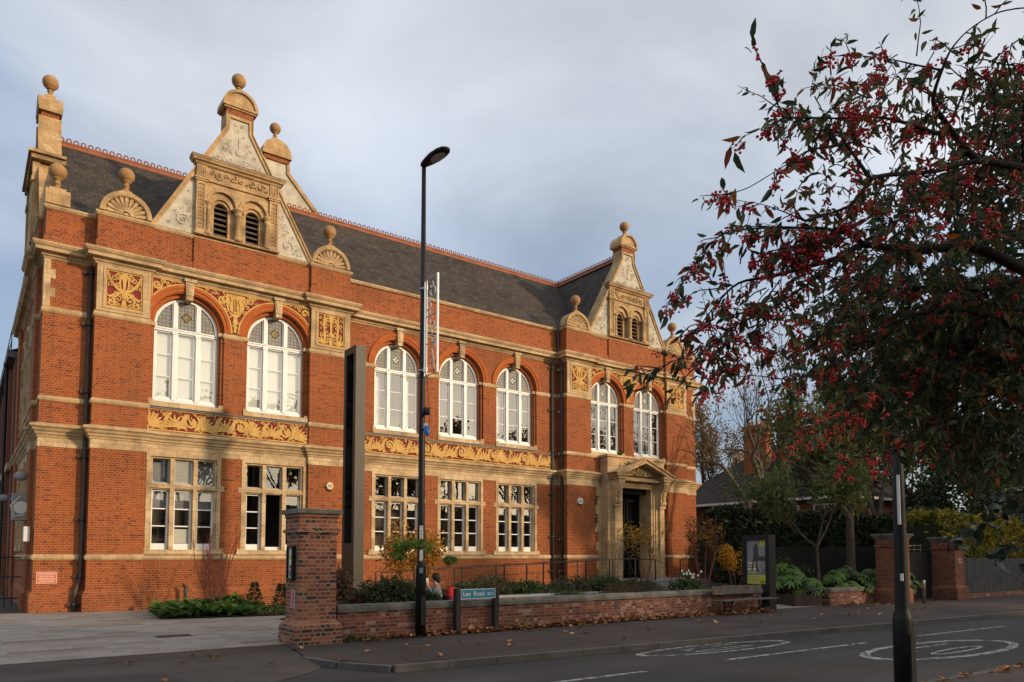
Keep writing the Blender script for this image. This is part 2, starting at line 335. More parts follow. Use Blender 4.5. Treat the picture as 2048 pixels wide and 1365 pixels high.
# ------------------------------------------------------------------ geometry helpers
class MB:
    rc = 0
    """collects shapes into one mesh; build() links it as ONE object"""
    def __init__(s): s.v = []; s.f = []; s.mi = []; s.sm = []; s.mats = []; s.cur = 0; s.smooth = False
    def mat(s, name):
        if name not in s.mats: s.mats.append(name)
        s.cur = s.mats.index(name); return s
    def face(s, idx): s.f.append(idx); s.mi.append(s.cur); s.sm.append(s.smooth)
    def quad(s, a, b, c, d):
        n = len(s.v); s.v += [a, b, c, d]; s.face((n, n+1, n+2, n+3))
    def tri(s, a, b, c):
        n = len(s.v); s.v += [a, b, c]; s.face((n, n+1, n+2))
    def box(s, x0, x1, y0, y1, z0, z1):
        n = len(s.v)
        s.v += [(x0,y0,z0),(x1,y0,z0),(x1,y1,z0),(x0,y1,z0),(x0,y0,z1),(x1,y0,z1),(x1,y1,z1),(x0,y1,z1)]
        for q in ((0,3,2,1),(4,5,6,7),(0,1,5,4),(1,2,6,5),(2,3,7,6),(3,0,4,7)): s.face(tuple(n+i for i in q))
        return s
    def bevbox(s, x0, x1, y0, y1, z0, z1, b=.01):
        # a box with chamfered vertical and top edges
        pts = lambda i: [(x0+i+b,y0+i),(x1-i-b,y0+i),(x1-i,y0+i+b),(x1-i,y1-i-b),(x1-i-b,y1-i),(x0+i+b,y1-i),(x0+i,y1-i-b),(x0+i,y0+i+b)]
        s.rings([[(p[0],p[1],z0) for p in pts(0)], [(p[0],p[1],z1-b) for p in pts(0)], [(p[0],p[1],z1) for p in pts(b)]], cap=True); return s
    def obox(s, c, ax, hx, ay, hy, az, hz):
        c, ax, ay, az = Vector(c), Vector(ax)*hx, Vector(ay)*hy, Vector(az)*hz
        n = len(s.v)
        for sz in (-1, 1):
            for sx, sy in ((-1,-1),(1,-1),(1,1),(-1,1)): s.v.append(tuple(c+ax*sx+ay*sy+az*sz))
        for q in ((0,3,2,1),(4,5,6,7),(0,1,5,4),(1,2,6,5),(2,3,7,6),(3,0,4,7)): s.face(tuple(n+i for i in q))
        return s
    def rings(s, rings, closed=True, cap=False):
        n = len(s.v); k = len(rings[0])
        for r in rings: s.v += [tuple(p) for p in r]
        for i in range(len(rings)-1):
            for j in range(k if closed else k-1):
                a = n+i*k+j; b = n+i*k+(j+1) % k; s.face((a, b, b+k, a+k))
        if cap: s.face(tuple(n+j for j in range(k))[::-1]); s.face(tuple(n+(len(rings)-1)*k+j for j in range(k)))
        return s
    def plate(s, outer, holes, a0, a1, axis='y', back=True):
        """polygon with holes in a plane, extruded from a0 (front) to a1"""
        loops = [outer] + list(holes)
        def P(p, a):
            if axis == 'y': return (p[0], a, p[1])
            if axis == 'x': return (a, p[0], p[1])
            return (p[0], p[1], a)
        flat = [p for l in loops for p in l]
        tris = geometry.tessellate_polygon([[Vector((p[0], p[1], 0)) for p in l] for l in loops])
        for a in ((a0, a1) if back else (a0,)):
            n = len(s.v); s.v += [P(p, a) for p in flat]
            for t in tris: s.face(tuple(n+i for i in t))
        for l in loops:
            n = len(s.v); k = len(l); s.v += [P(p, a0) for p in l] + [P(p, a1) for p in l]
            for i in range(k): j = (i+1) % k; s.face((n+i, n+j, n+k+j, n+k+i))
        return s
    def lathe(s, c, prof, n=20, axis='z'):
        rings = []
        for r, h in prof:
            rr = max(r, .0005)
            if axis == 'z': rings.append([(c[0]+rr*cos(2*pi*i/n), c[1]+rr*sin(2*pi*i/n), c[2]+h) for i in range(n)])
            elif axis == 'y': rings.append([(c[0]+rr*cos(2*pi*i/n), c[1]+h, c[2]+rr*sin(2*pi*i/n)) for i in range(n)])
            else: rings.append([(c[0]+h, c[1]+rr*cos(2*pi*i/n), c[2]+rr*sin(2*pi*i/n)) for i in range(n)])
        s.rings(rings, cap=True); return s
    def ball(s, c, r, n=20, m=12, sq=(1,1,1)):
        rings = []
        for i in range(1, m):
            t = pi*i/m
            rings.append([(c[0]+sq[0]*r*sin(t)*cos(2*pi*j/n), c[1]+sq[1]*r*sin(t)*sin(2*pi*j/n), c[2]-sq[2]*r*cos(t)) for j in range(n)])
        s.rings(rings, cap=True); return s
    def tube(s, pts, rad, n=8, cap=True):
        pts = [Vector(p) for p in pts]; k = len(pts)
        if isinstance(rad, (int, float)): rad = [rad]*k
        rings = []; ref = None
        for i, p in enumerate(pts):
            d = (pts[min(i+1, k-1)] - pts[max(i-1, 0)])
            if d.length < 1e-9: d = Vector((0, 0, 1))
            d.normalize()
            if ref is None: ref = Vector((1, 0, 0)) if abs(d.x) < .8 else Vector((0, 1, 0))
            u = ref - d*ref.dot(d)
            if u.length < 1e-6: u = d.orthogonal()
            u.normalize(); w = d.cross(u); ref = u
            rings.append([p + (u*cos(2*pi*j/n) + w*sin(2*pi*j/n))*rad[i] for j in range(n)])
        s.rings(rings, cap=cap); return s
    def sweep(s, path, prof):
        """sweep a moulding profile [(outward, z)] along a plan path; outward is to the right of travel"""
        k = len(path); offs = []
        for i in range(k):
            p = Vector(path[i]).to_2d() if False else Vector((path[i][0], path[i][1]))
            dirs = []
            if i > 0: dirs.append((p - Vector(path[i-1][:2])).normalized())
            if i < k-1: dirs.append((Vector(path[i+1][:2]) - p).normalized())
            ns = [Vector((d.y, -d.x)) for d in dirs]
            if len(ns) == 1: o = ns[0]
            else:
                o = ns[0]+ns[1]; o = o / max(.3, (1+ns[0].dot(ns[1])))
            offs.append((p, o))
        n = len(s.v); m = len(prof)
        for p, o in offs:
            for d, z in prof: s.v.append((p.x+o.x*d, p.y+o.y*d, z))
        for i in range(k-1):
            for j in range(m-1):
                a = n+i*m+j; s.face((a, a+m, a+m+1, a+1))
        for e in (0, k-1): s.face(tuple(n+e*m+j for j in range(m)))
        return s
    def ribbon(s, pts, wid, y0, y1):
        """flat curved strip standing proud in the facade plane (x,z), front at y0, back at y1"""
        MB.rc = (MB.rc+1) % 23; y0 = y0 - MB.rc*.0005; y1 = y1 + MB.rc*.0002
        k = len(pts)
        if isinstance(wid, (int, float)): wid = [wid]*k
        L = []; R = []
        for i in range(k):
            a = pts[max(i-1, 0)]; b = pts[min(i+1, k-1)]
            dx, dz = b[0]-a[0], b[1]-a[1]; l = sqrt(dx*dx+dz*dz) or 1e-6
            nx, nz = -dz/l*wid[i]/2, dx/l*wid[i]/2
            L.append((pts[i][0]+nx, pts[i][1]+nz)); R.append((pts[i][0]-nx, pts[i][1]-nz))
        n = len(s.v)
        for i in range(k): s.v += [(L[i][0], y1, L[i][1]), (L[i][0], y0, L[i][1]), (R[i][0], y0, R[i][1]), (R[i][0], y1, R[i][1])]
        for i in range(k-1):
            for j in range(3): a = n+i*4+j; s.face((a, a+1, a+5, a+4))
        return s
    def leaf(s, p, d, nrm, L, w, fold=.25, droop=.2):
        d = Vector(d); nrm = Vector(nrm); p = Vector(p)
        if d.length < 1e-6: return
        d.normalize(); sd_ = d.cross(nrm)
        if sd_.length < 1e-4: sd_ = d.orthogonal()
        sd_.normalize(); nn = sd_.cross(d)
        m1 = p + d*L*.32 - nn*(droop*L*.06); m2 = p + d*L*.68 - nn*(droop*L*.22); e = p + d*L - nn*(droop*L*.5)
        n = len(s.v); f = nn*(fold*w); a = sd_*w*.5; b = sd_*w*.42
        s.v += [tuple(p), tuple(m1 - a + f), tuple(m1), tuple(m1 + a + f), tuple(m2 - b + f), tuple(m2), tuple(m2 + b + f), tuple(e)]
        for q in ((0, 2, 1), (0, 3, 2), (1, 2, 5, 4), (2, 3, 6, 5), (4, 5, 7), (5, 6, 7)): s.face(tuple(n+i for i in q))
    def build(s, name, mat=None, parent=None, loc=None, tagd=None):
        root = Vector((0, 0, 0))
        if parent is not None:
            q = parent
            while q is not None: root += q.location; q = q.parent
        elif loc is not None: root = Vector(loc)
        me = bpy.data.meshes.new(name)
        me.from_pydata([(v[0]-root.x, v[1]-root.y, v[2]-root.z) for v in s.v], [], s.f)
        names = s.mats if s.mats else [mat]
        for m in names: me.materials.append(MATS[m])
        if s.mats: me.polygons.foreach_set('material_index', s.mi)
        me.polygons.foreach_set('use_smooth', s.sm)
        bm = bmesh.new(); bm.from_mesh(me)
        bmesh.ops.recalc_face_normals(bm, faces=bm.faces) if len(bm.faces) < 60000 else None
        bm.to_mesh(me); bm.free(); me.update()
        o = bpy.data.objects.new(name, me); COL.objects.link(o)
        if parent is not None: o.parent = parent
        elif loc is not None: o.location = loc
        if tagd: tag(o, **tagd)
        return o
def tag(o, label=None, cat=None, group=None, kind=None):
    if label: o['label'] = label
    if cat: o['category'] = cat
    if group: o['group'] = group
    if kind: o['kind'] = kind
    return o
def thing(name, label, cat, loc=(0,0,0), group=None):
    o = bpy.data.objects.new(name, None); COL.objects.link(o); o.location = loc; o.empty_display_size = .2
    return tag(o, label, cat, group)
def copy_tree(o, parent=None, dloc=None):
    c = o.copy(); COL.objects.link(c)
    if parent is not None: c.parent = parent
    if dloc is not None: c.location = dloc
    for ch in list(o.children): copy_tree(ch, c)
    return c
def text_into(mb, body, origin, right, upv, size, depth=.002, align='CENTER', width=None):
    """writes flat lettering into a mesh"""
    cu = bpy.data.curves.new('txt', 'FONT'); cu.body = body; cu.size = size; cu.align_x = align; cu.align_y = 'CENTER'; cu.resolution_u = 2; cu.offset = size*.012
    ob = bpy.data.objects.new('txt', cu); COL.objects.link(ob)
    dg = bpy.context.evaluated_depsgraph_get(); me = bpy.data.meshes.new_from_object(ob.evaluated_get(dg))
    xs = [v.co.x for v in me.vertices]; k = 1.0
    if width and xs and max(xs)-min(xs) > 0: k = width/(max(xs)-min(xs))
    right, upv, origin = Vector(right), Vector(upv), Vector(origin)
    n = len(mb.v)
    for v in me.vertices: mb.v.append(tuple(origin + right*(v.co.x*k) + upv*v.co.y))
    for p in me.polygons: mb.face(tuple(n+i for i in p.vertices))
    bpy.data.objects.remove(ob); bpy.data.curves.remove(cu); bpy.data.meshes.remove(me)
def arc(cx, cz, r, a0, a1, n): return [(cx+r*cos(a0+(a1-a0)*i/n), cz+r*sin(a0+(a1-a0)*i/n)) for i in range(n+1)]
def archpoly(cx, hw, zb, zs, n=20, rz=None):
    """arched opening outline, counter-clockwise from bottom left"""
    rz = rz or hw
    return [(cx-hw, zb), (cx+hw, zb)] + [(cx+hw*cos(pi*i/n), zs+rz*sin(pi*i/n)) for i in range(n+1)]
def rect(x0, x1, z0, z1): return [(x0, z0), (x1, z0), (x1, z1), (x0, z1)]
def hsh(*a): return random.Random(str(a))
# relief ornament -------------------------------------------------
def curl(mb, cx, cz, r, y0, y1, rng, wk=.30, hand=None):
    s = hand or rng.choice((-1, 1)); a0 = rng.uniform(0, 2*pi); n = 16; turns = rng.uniform(1.1, 1.5)
    pts = []; w = []
    for i in range(n+1):
        t = i/n; rad = r*.88*(1-.82*t); a = a0 + s*t*turns*2*pi
        pts.append((cx+rad*cos(a), cz+rad*sin(a))); w.append(r*wk*(1-.5*t))
    mb.ribbon(pts, w, y0, y1)
    if r > .06:
        mb.ribbon([(cx+r*.02, cz-r*.14), (cx, cz+r*.14)], r*.26, y0-.006, y1)
    if r > .12:
        for k in range(4):
            a = a0 + s*(k*.55-.4); b = a + s*.5
            mb.ribbon([(cx+r*.75*cos(a), cz+r*.75*sin(a)), (cx+r*.98*cos((a+b)/2), cz+r*.98*sin((a+b)/2)), (cx+r*1.12*cos(b), cz+r*1.12*sin(b))], [r*.2, r*.2, r*.04], y0+.003, y1)
def fan(mb, cx, cz, r, ang, y0, y1, rng, n=7, spread=2.2):
    for k in range(n):
        a = ang + (k/(n-1)-.5)*spread; bend = (k/(n-1)-.5)*.9
        pts = []; w = []
        for i in range(6):
            t = i/5; aa = a + bend*t
            pts.append((cx+r*t*cos(aa), cz+r*t*sin(aa))); w.append(r*.17*(.45+1.1*t*(1-t)*2) if i < 5 else r*.03)
        mb.ribbon(pts, w, y0, y1)
def fill_curls(mb, inside, bb, y0, y1, rng, sizes, tries=260, wk=.32, gap=.9):
    placed = []
    for r in sizes:
        for _ in range(tries):
            x = rng.uniform(bb[0], bb[1]); z = rng.uniform(bb[2], bb[3])
            if any((x-a)**2+(z-b)**2 < ((r+c)*gap)**2 for a, b, c in placed): continue
            if not all(inside(x+r*.9*cos(k*pi/4), z+r*.9*sin(k*pi/4)) for k in range(8)): continue
            placed.append((x, z, r))
            if r > .12 and rng.random() < .3: fan(mb, x-r*.5, z-r*.6, r*1.6, rng.uniform(.6, 1.5), y0, y1, rng)
            else: curl(mb, x, z, r, y0, y1, rng, wk)
    return placed
# ------------------------------------------------------------------ the concert hall building
WX = 15.345                       # plan symmetry axis
def mirx(x): return 2*WX - x
hall = thing('concert_hall', 'long red brick Victorian hall with buff terracotta bands, white arched windows and two cream gables', 'building', (0, 0, -.1))
BAY_Y, STR_Y, CEN_Y = .12, .5, .65
LC, RC = 5.62, mirx(5.62)         # wing centres
UPW = [4.11, 7.13, 12.33, 15.345, 18.36, mirx(7.13), mirx(4.11)]
G0 = -.1
# --- brick walls
wb = MB().mat('red_brick')
def wing_walls(sgn):
    X = (lambda x: x) if sgn > 0 else mirx
    def R(a, b): return (min(X(a), X(b)), max(X(a), X(b)))
    x0, x1 = R(0, 1.34); wb.plate(rect(x0, x1, G0, 12.4), [], STR_Y, STR_Y+.4)
    x0, x1 = R(1.34, 2.92); wb.box(x0, x1, 0, .9, G0, 12.4)
    x0, x1 = R(8.32, 9.86); wb.box(x0, x1, 0, .9, G0, 12.4)
    x0, x1 = R(2.92, 8.32)
    holes = [archpoly(X(c), 1.17, 6.66, 9.25, 22) for c in (4.11, 7.13)]
    if sgn > 0: holes += [rect(c-1.16, c+1.16, 1.62, 4.96) for c in (4.11, 7.13)]
    else: holes += [rect(24.0, 26.2, .5, 4.97), rect(22.72, 23.12, 2.98, 4.93), rect(27.08, 27.48, 2.98, 4.93)]
    wb.plate(rect(x0, x1, G0, 11.2), holes, BAY_Y, BAY_Y+.42)
    # parapet over the bay, stepping forward under the aedicule
    wb.plate(rect(x0, x1, 11.2, 12.4), [], BAY_Y, BAY_Y+.42)
    c = LC if sgn > 0 else RC
    wb.box(c-1.42, c+1.42, BAY_Y-.075, BAY_Y+.01, 11.25, 12.42)
wing_walls(1); wing_walls(-1)
holes = [archpoly(c, 1.17, 6.66, 9.25, 22) for c in UPW[2:5]] + [rect(c-1.16, c+1.16, 1.62, 4.96) for c in UPW[2:5]]
wb.plate(rect(9.86, mirx(9.86), G0, 12.34), holes, CEN_Y, CEN_Y+.42)
# side walls and back
def side_wall(x, d):
    h = [[(y, z) for y, z in archpoly(cy, .72, 6.7, 9.3, 14)] for cy in (3.9, 6.4, 8.9)] + [[(y, z) for y, z in rect(cy-.6, cy+.6, 1.9, 4.9)] for cy in (3.9, 6.4, 8.9)]
    wb.plate(rect(STR_Y+.4, 11.7, G0, 12.4), h, x, x+d, axis='x')
    s = -1 if d > 0 else 1
    for a, b in ((1.6, 2.9), (9.9, 11.2)): wb.box(min(x, x+s*.12), max(x, x+s*.12), a, b, G0, 12.4)
side_wall(0, .4); side_wall(mirx(0), -.4)
wb.box(0, mirx(0), 11.7, 12.1, G0, 12.4)
wb.build('brick_walls', parent=hall)
PATH = [(0, 11.7), (0, 2.9), (-.12, 2.9), (-.12, 1.6), (0, 1.6), (0, STR_Y), (1.34, STR_Y), (1.34, 0), (2.92, 0), (2.92, BAY_Y), (8.32, BAY_Y), (8.32, 0), (9.86, 0), (9.86, CEN_Y)]
PATH = PATH + [(mirx(x), y) for x, y in PATH[::-1]]
PIL = {  # pilaster faces only, as little wrap-round paths
 'pl': [(1.34, STR_Y), (1.34, 0), (2.92, 0), (2.92, BAY_Y)], 'pr': [(8.32, BAY_Y), (8.32, 0), (9.86, 0), (9.86, CEN_Y)]}
PORTAL_GAP = (23.0, 27.3)
def sweep_part(name, prof, mat, paths=None):
    for p in (paths or [PATH]): mb = MB().mat(mat); mb.sweep(p, prof); mb.build(name, parent=hall)
iL = PATH.index((mirx(8.32), BAY_Y)); iR = PATH.index((mirx(2.92), BAY_Y))
P1 = PATH[:iL+1] + [(PORTAL_GAP[0], BAY_Y)]; P2 = [(PORTAL_GAP[1], BAY_Y)] + PATH[iR:]
sweep_part('plinth', [(0, .56), (.015, .56), (.09, .44), (.09, G0)], 'red_brick_weathered', [P1, P2])
sweep_part('sill_string', [(0, 1.48), (.03, 1.49), (.055, 1.54), (.055, 1.60), (0, 1.66)], 'terracotta', [P1, P2])
sweep_part('mid_cornice', [(0, 5.235), (.04, 5.245), (.05, 5.30), (.09, 5.33), (.10, 5.39), (.15, 5.43), (.18, 5.50), (.24, 5.545), (.24, 5.61), (0, 5.69)], 'terracotta', [P1, P2])
# string courses in between and at the springing
s1 = [(0, 6.36), (.03, 6.37), (.05, 6.43), (.05, 6.47), (0, 6.53)]
def mpath(p): return [(mirx(x), y) for x, y in p[::-1]]
strip_l = [(0, 11.7), (0, 2.9), (-.12, 2.9), (-.12, 1.6), (0, 1.6), (0, STR_Y), (1.34, STR_Y)]
plist = [strip_l, PIL['pl'], PIL['pr'], mpath(strip_l), mpath(PIL['pl']), mpath(PIL['pr'])]
sweep_part('upper_string', s1, 'terracotta', plist + [[(mirx(8.32), BAY_Y), (23.05, BAY_Y)], [(27.25, BAY_Y), (mirx(2.92), BAY_Y)]])
s2 = [(0, 9.10), (.02, 9.11), (.05, 9.17), (.05, 9.22), (.02, 9.25), (.02, 9.30), (0, 9.30)]
jam = []
for c in UPW[:2]+UPW[5:]: pass
piers = [[(2.92+.02, BAY_Y), (4.11-1.18, BAY_Y)], [(4.11+1.17, BAY_Y+.2), (4.11+1.17, BAY_Y), (7.13-1.17, BAY_Y), (7.13-1.17, BAY_Y+.2)]]
cpiers = []
edges = [9.9] + [e for c in UPW[2:5] for e in (c-1.17, c+1.17)] + [mirx(9.9)]
for i in range(0, len(edges), 2): cpiers.append([(edges[i], CEN_Y+.2), (edges[i], CEN_Y), (edges[i+1], CEN_Y), (edges[i+1], CEN_Y+.2)])
p2 = [[(4.11+1.17, BAY_Y+.2), (4.11+1.17, BAY_Y), (7.13-1.17, BAY_Y), (7.13-1.17, BAY_Y+.2)]]
sweep_part('springing_string', s2, 'terracotta', plist + p2 + [mpath(q) for q in p2] + cpiers)
sweep_part('main_cornice', [(0, 10.78), (.03, 10.79), (.05, 10.84), (.10, 10.87), (.10, 10.91), (.13, 10.93), (.13, 10.955), (.27, 10.965), (.27, 11.07), (.31, 11.10), (.35, 11.17), (.35, 11.22), (0, 11.34)], 'terracotta')
# parapet set-back soffit course and coping
sweep_part('parapet_coping', [(-.45, 12.36), (0, 12.36), (.03, 12.37), (.075, 12.44), (.075, 12.49), (-.12, 12.56), (-.45, 12.56)], 'terracotta')
sweep_part('parapet_foot', [(0, 11.25), (.05, 11.25), (.05, 11.52), (0, 11.56)], 'red_brick_weathered')
# pale terracotta frieze course under the mid cornice
sweep_part('frieze_blocks', [(0, 4.955), (.014, 4.955), (.014, 5.24), (0, 5.24)], 'terracotta_block', [P1, P2])
# quoins on the end strips, upper storey
for sg in (0, 1):
    q = MB().mat('terracotta_block')
    for k in range(5):
        w = .17 if k % 2 == 0 else .30
        z0 = 9.31+k*.296
        x0, x1 = (-.012, w) if not sg else (mirx(w), mirx(-.012))
        q.box(x0, x1, STR_Y-.012, STR_Y+.3, z0, z0+.29)
    q.build('corner_quoins', parent=hall)

# --- arches, jambs, keystones
ab = MB().mat('rubbed_brick'); hb = MB().mat('ochre_relief'); kb = MB().mat('terracotta_block'); jb = MB().mat('red_brick'); sb = MB().mat('terracotta_block'); ls = MB().mat('lead')
def ringpoly(cx, cz, r0, r1, n=26): return arc(cx, cz, r1, 0, pi, n) + arc(cx, cz, r0, pi, 0, n)
def arch_set(c, y):
    ab = MB().mat('rubbed_brick'); kb = MB().mat('terracotta_block'); jb = MB().mat('red_brick'); sb = MB().mat('terracotta_block')
    ab.plate(ringpoly(c, 9.29, 1.17, 1.34), [], y-.03, y+.2)
    ab.plate(ringpoly(c, 9.29, 1.02, 1.175), [], y+.15, y+.42)
    ab.plate(ringpoly(c, 9.29, 1.285, 1.385), [], y-.055, y+.01)
    for s in (-1, 1):
        jb = MB().mat('red_brick'); jb.box(min(c+s*1.02, c+s*1.17), max(c+s*1.02, c+s*1.17), y+.15, y+.42, 6.66, 9.2)
        jb.box(min(c+s*1.08, c+s*1.17), max(c+s*1.08, c+s*1.17), y+.07, y+.15, 6.66, 9.2); jb.build('window_jamb', parent=hall); sb = MB().mat('terracotta_block')
        sb.box(min(c+s*1.0, c+s*1.17), max(c+s*1.0, c+s*1.17), y+.05, y+.42, 9.17, 9.29); sb.build('impost', parent=hall)
    # keystone
    kb.plate([(c-.10, 10.18), (c+.10, 10.18), (c+.145, 10.80), (c-.145, 10.80)], [], y-.12, y+.3)
    kb.plate([(c-.06, 10.42), (c+.06, 10.42), (c+.10, 10.72), (c-.10, 10.72)], [], y-.135, y-.1)
    kb.plate([(c-.115, 10.34), (c+.115, 10.34), (c+.12, 10.375), (c-.12, 10.375)], [], y-.145, y-.1)
    kb.box(c-.19, c+.19, y-.16, y, 10.795, 10.90); ab.build('arch_ring', parent=hall); kb.build('keystone', parent=hall)
    sb = MB().mat('terracotta_block')
    sb.plate(rect(c-1.17, c+1.17, 6.5, 6.66), [], y-.05, y+.42)
    sb.plate([(c-1.17, 6.655), (c-1.03, 6.655), (c-1.03, 6.74), (c-1.17, 6.74)], [], y-.03, y+.4); sb.plate([(c+1.03, 6.655), (c+1.17, 6.655), (c+1.17, 6.74), (c+1.03, 6.74)], [], y-.03, y+.4); sb.build('upper_sill', parent=hall)
for c in UPW: arch_set(c, CEN_Y if 10 < c < 20 else BAY_Y)
ls.box(2.93, 8.31, BAY_Y-.075, BAY_Y+.01, 6.42, 6.47); ls.build('lead_flashing', parent=hall); ls = MB().mat('lead'); ls.box(9.87, mirx(9.87), CEN_Y-.075, CEN_Y+.01, 6.42, 6.47)
ls.build('lead_flashing', parent=hall)

# --- carved ochre friezes on dark red ground
gd = MB().mat('ochre_ground')
def panel(name, x0, x1, z0, z1, y, seed, border=.05, sym=False):
    gd.box(x0, x1, y-.012, y+.01, z0, z1)
    mb = MB().mat('ochre_relief'); rng = hsh('panel', seed)
    for a, b, c, d in ((x0, x1, z0, z0+border), (x0, x1, z1-border, z1)): mb.box(a, b, y-.04, y, c, d)
    for a, b in ((x0, x0+border), (x1-border, x1)): mb.box(a, b, y-.04, y, z0+border, z1-border)
    return mb, rng
def frieze(x0, x1, z0, z1, y, seed):
    mb, rng = panel('frieze', x0, x1, z0, z1, y, seed, .04)
    h = z1-z0; n = max(1, round((x1-x0)/(h*.78))); st = (x1-x0)/n; cz = (z0+z1)/2
    big = []
    for i in range(n):
        cx = x0+st*(i+.5); r = h*.345; big.append((cx, cz, r))
        k = (i + seed) % 3
        if k == 0: curl(mb, cx, cz, r, y-.05, y, rng, .36); fan(mb, cx-r*.2, cz-r*.3, r*1.1, .7, y-.045, y, rng, 6, 1.6)
        elif k == 1:
            fan(mb, cx-r*.9, cz-r*.9, r*2.0, .85, y-.05, y, rng, 8, 1.3); curl(mb, cx-r*.35, cz+r*.45, r*.45, y-.05, y, rng, .4); curl(mb, cx+r*.5, cz-r*.5, r*.42, y-.05, y, rng, .4)
        else:
            fan(mb, cx, cz-r*.8, r*1.7, pi/2, y-.05, y, rng, 9, 2.6); mb.mat('ochre_relief'); mb.lathe((cx, y, cz), [(.0, -.075), (r*.26, -.065), (r*.34, -.03), (r*.36, 0)], 12, 'y')
        if i < n-1:
            xm = x0+st*(i+1)
            mb.ribbon([(xm-st*.34, cz-h*.36), (xm-st*.12, cz-h*.25), (xm, cz), (xm+st*.12, cz+h*.25), (xm+st*.34, cz+h*.36)], [.04, .11, .14, .11, .04], y-.045, y)
    ins = lambda x, z: x0+.03 < x < x1-.03 and z0+.03 < z < z1-.03 and all((x-a)**2+(z-b)**2 > (r*.9)**2 for a, b, r in big)
    fill_curls(mb, ins, (x0, x1, z0, z1), y-.04, y, rng, (.13, .10, .075, .05, .035, .024), 420, .5, .80)
    return mb.build('carved_frieze', parent=hall)
frieze(2.94, 8.30, 5.70, 6.42, BAY_Y, 1)
frieze(9.90, mirx(9.90), 5.70, 6.42, CEN_Y, 3)
# square panels at the head of each wing pilaster
tf = MB().mat('terracotta')
def head_panel(xc, seed):
    tf = MB().mat('terracotta')
    y = 0.0; x0, x1, z0, z1 = xc-.53, xc+.53, 9.46, 10.66
    tf.plate(rect(xc-.77, xc+.77, 9.30, 10.79), [rect(x0, x1, z0, z1)], y-.05, y+.02)
    tf.plate(rect(x0-.06, x1+.06, z0-.06, z1+.06), [rect(x0, x1, z0, z1)], y-.075, y-.045)
    mb, rng = panel('p', x0, x1, z0, z1, y, seed, .045)
    half = MB().mat('ochre_relief')
    ins = lambda x, z: xc+.05 < x < x1-.035 and z0+.035 < z < z1-.035
    def duo(fn):
        m = MB().mat('ochre_relief'); fn(m)
        n = len(mb.v); mb.v += m.v; mb.v += [(2*xc-v[0], v[1], v[2]) for v in m.v]
        for f in m.f: mb.face(tuple(n+i for i in f)); mb.face(tuple(n+len(m.v)+i for i in f))
    def half_fn(m):
        if seed % 2:
            m.ribbon([(xc, 10.02), (xc+.16, 10.06), (xc+.33, 10.22), (xc+.47, 10.50), (xc+.49, 10.62)], [.10, .10, .09, .07, .05], y-.05, y)
            m.ribbon([(xc+.10, 10.08), (xc+.13, 10.3), (xc+.10, 10.55)], [.05, .05, .09], y-.045, y)
            curl(m, xc+.17, 10.50, .12, y-.05, y, rng, .4)
            m.ribbon([(xc+.02, 10.0), (xc+.14, 9.95), (xc+.26, 9.88), (xc+.42, 9.80), (xc+.5, 9.86)], [.07, .08, .08, .06, .03], y-.05, y)
            curl(m, xc+.17, 9.76, .14, y-.05, y, rng, .4); curl(m, xc+.36, 9.62, .13, y-.05, y, rng, .4); curl(m, xc+.14, 9.56, .09, y-.05, y, rng, .4)
        else:
            m.ribbon([(xc+.26, 9.50), (xc+.24, 9.8), (xc+.27, 10.1), (xc+.25, 10.4), (xc+.27, 10.62)], [.07, .09, .06, .09, .07], y-.05, y)
            fan(m, xc+.30, 9.52, .34, 1.5, y-.045, y, rng, 6, 1.7)
            curl(m, xc+.13, 10.42, .12, y-.05, y, rng, .4); curl(m, xc+.12, 9.75, .12, y-.05, y, rng, .4)
        fill_curls(m, ins, (xc, x1, z0, z1), y-.042, y, rng, (.10, .07, .05), 120, .4, .95)
    duo(half_fn)
    mb.lathe((xc, y, 9.86), [(0, -.09), (.08, -.08), (.12, -.04), (.13, 0)], 14, 'y')
    mb.ribbon([(xc, 9.5), (xc, 9.9), (xc, 10.3), (xc, 10.62)], [.16, .07, .09, .20], y-.045, y)
    mb.build('carved_head_panel', parent=hall); tf.build('head_panel_frame', parent=hall)
for i, xc in enumerate((2.13, 9.09, mirx(9.09), mirx(2.13))): head_panel(xc, i+1)
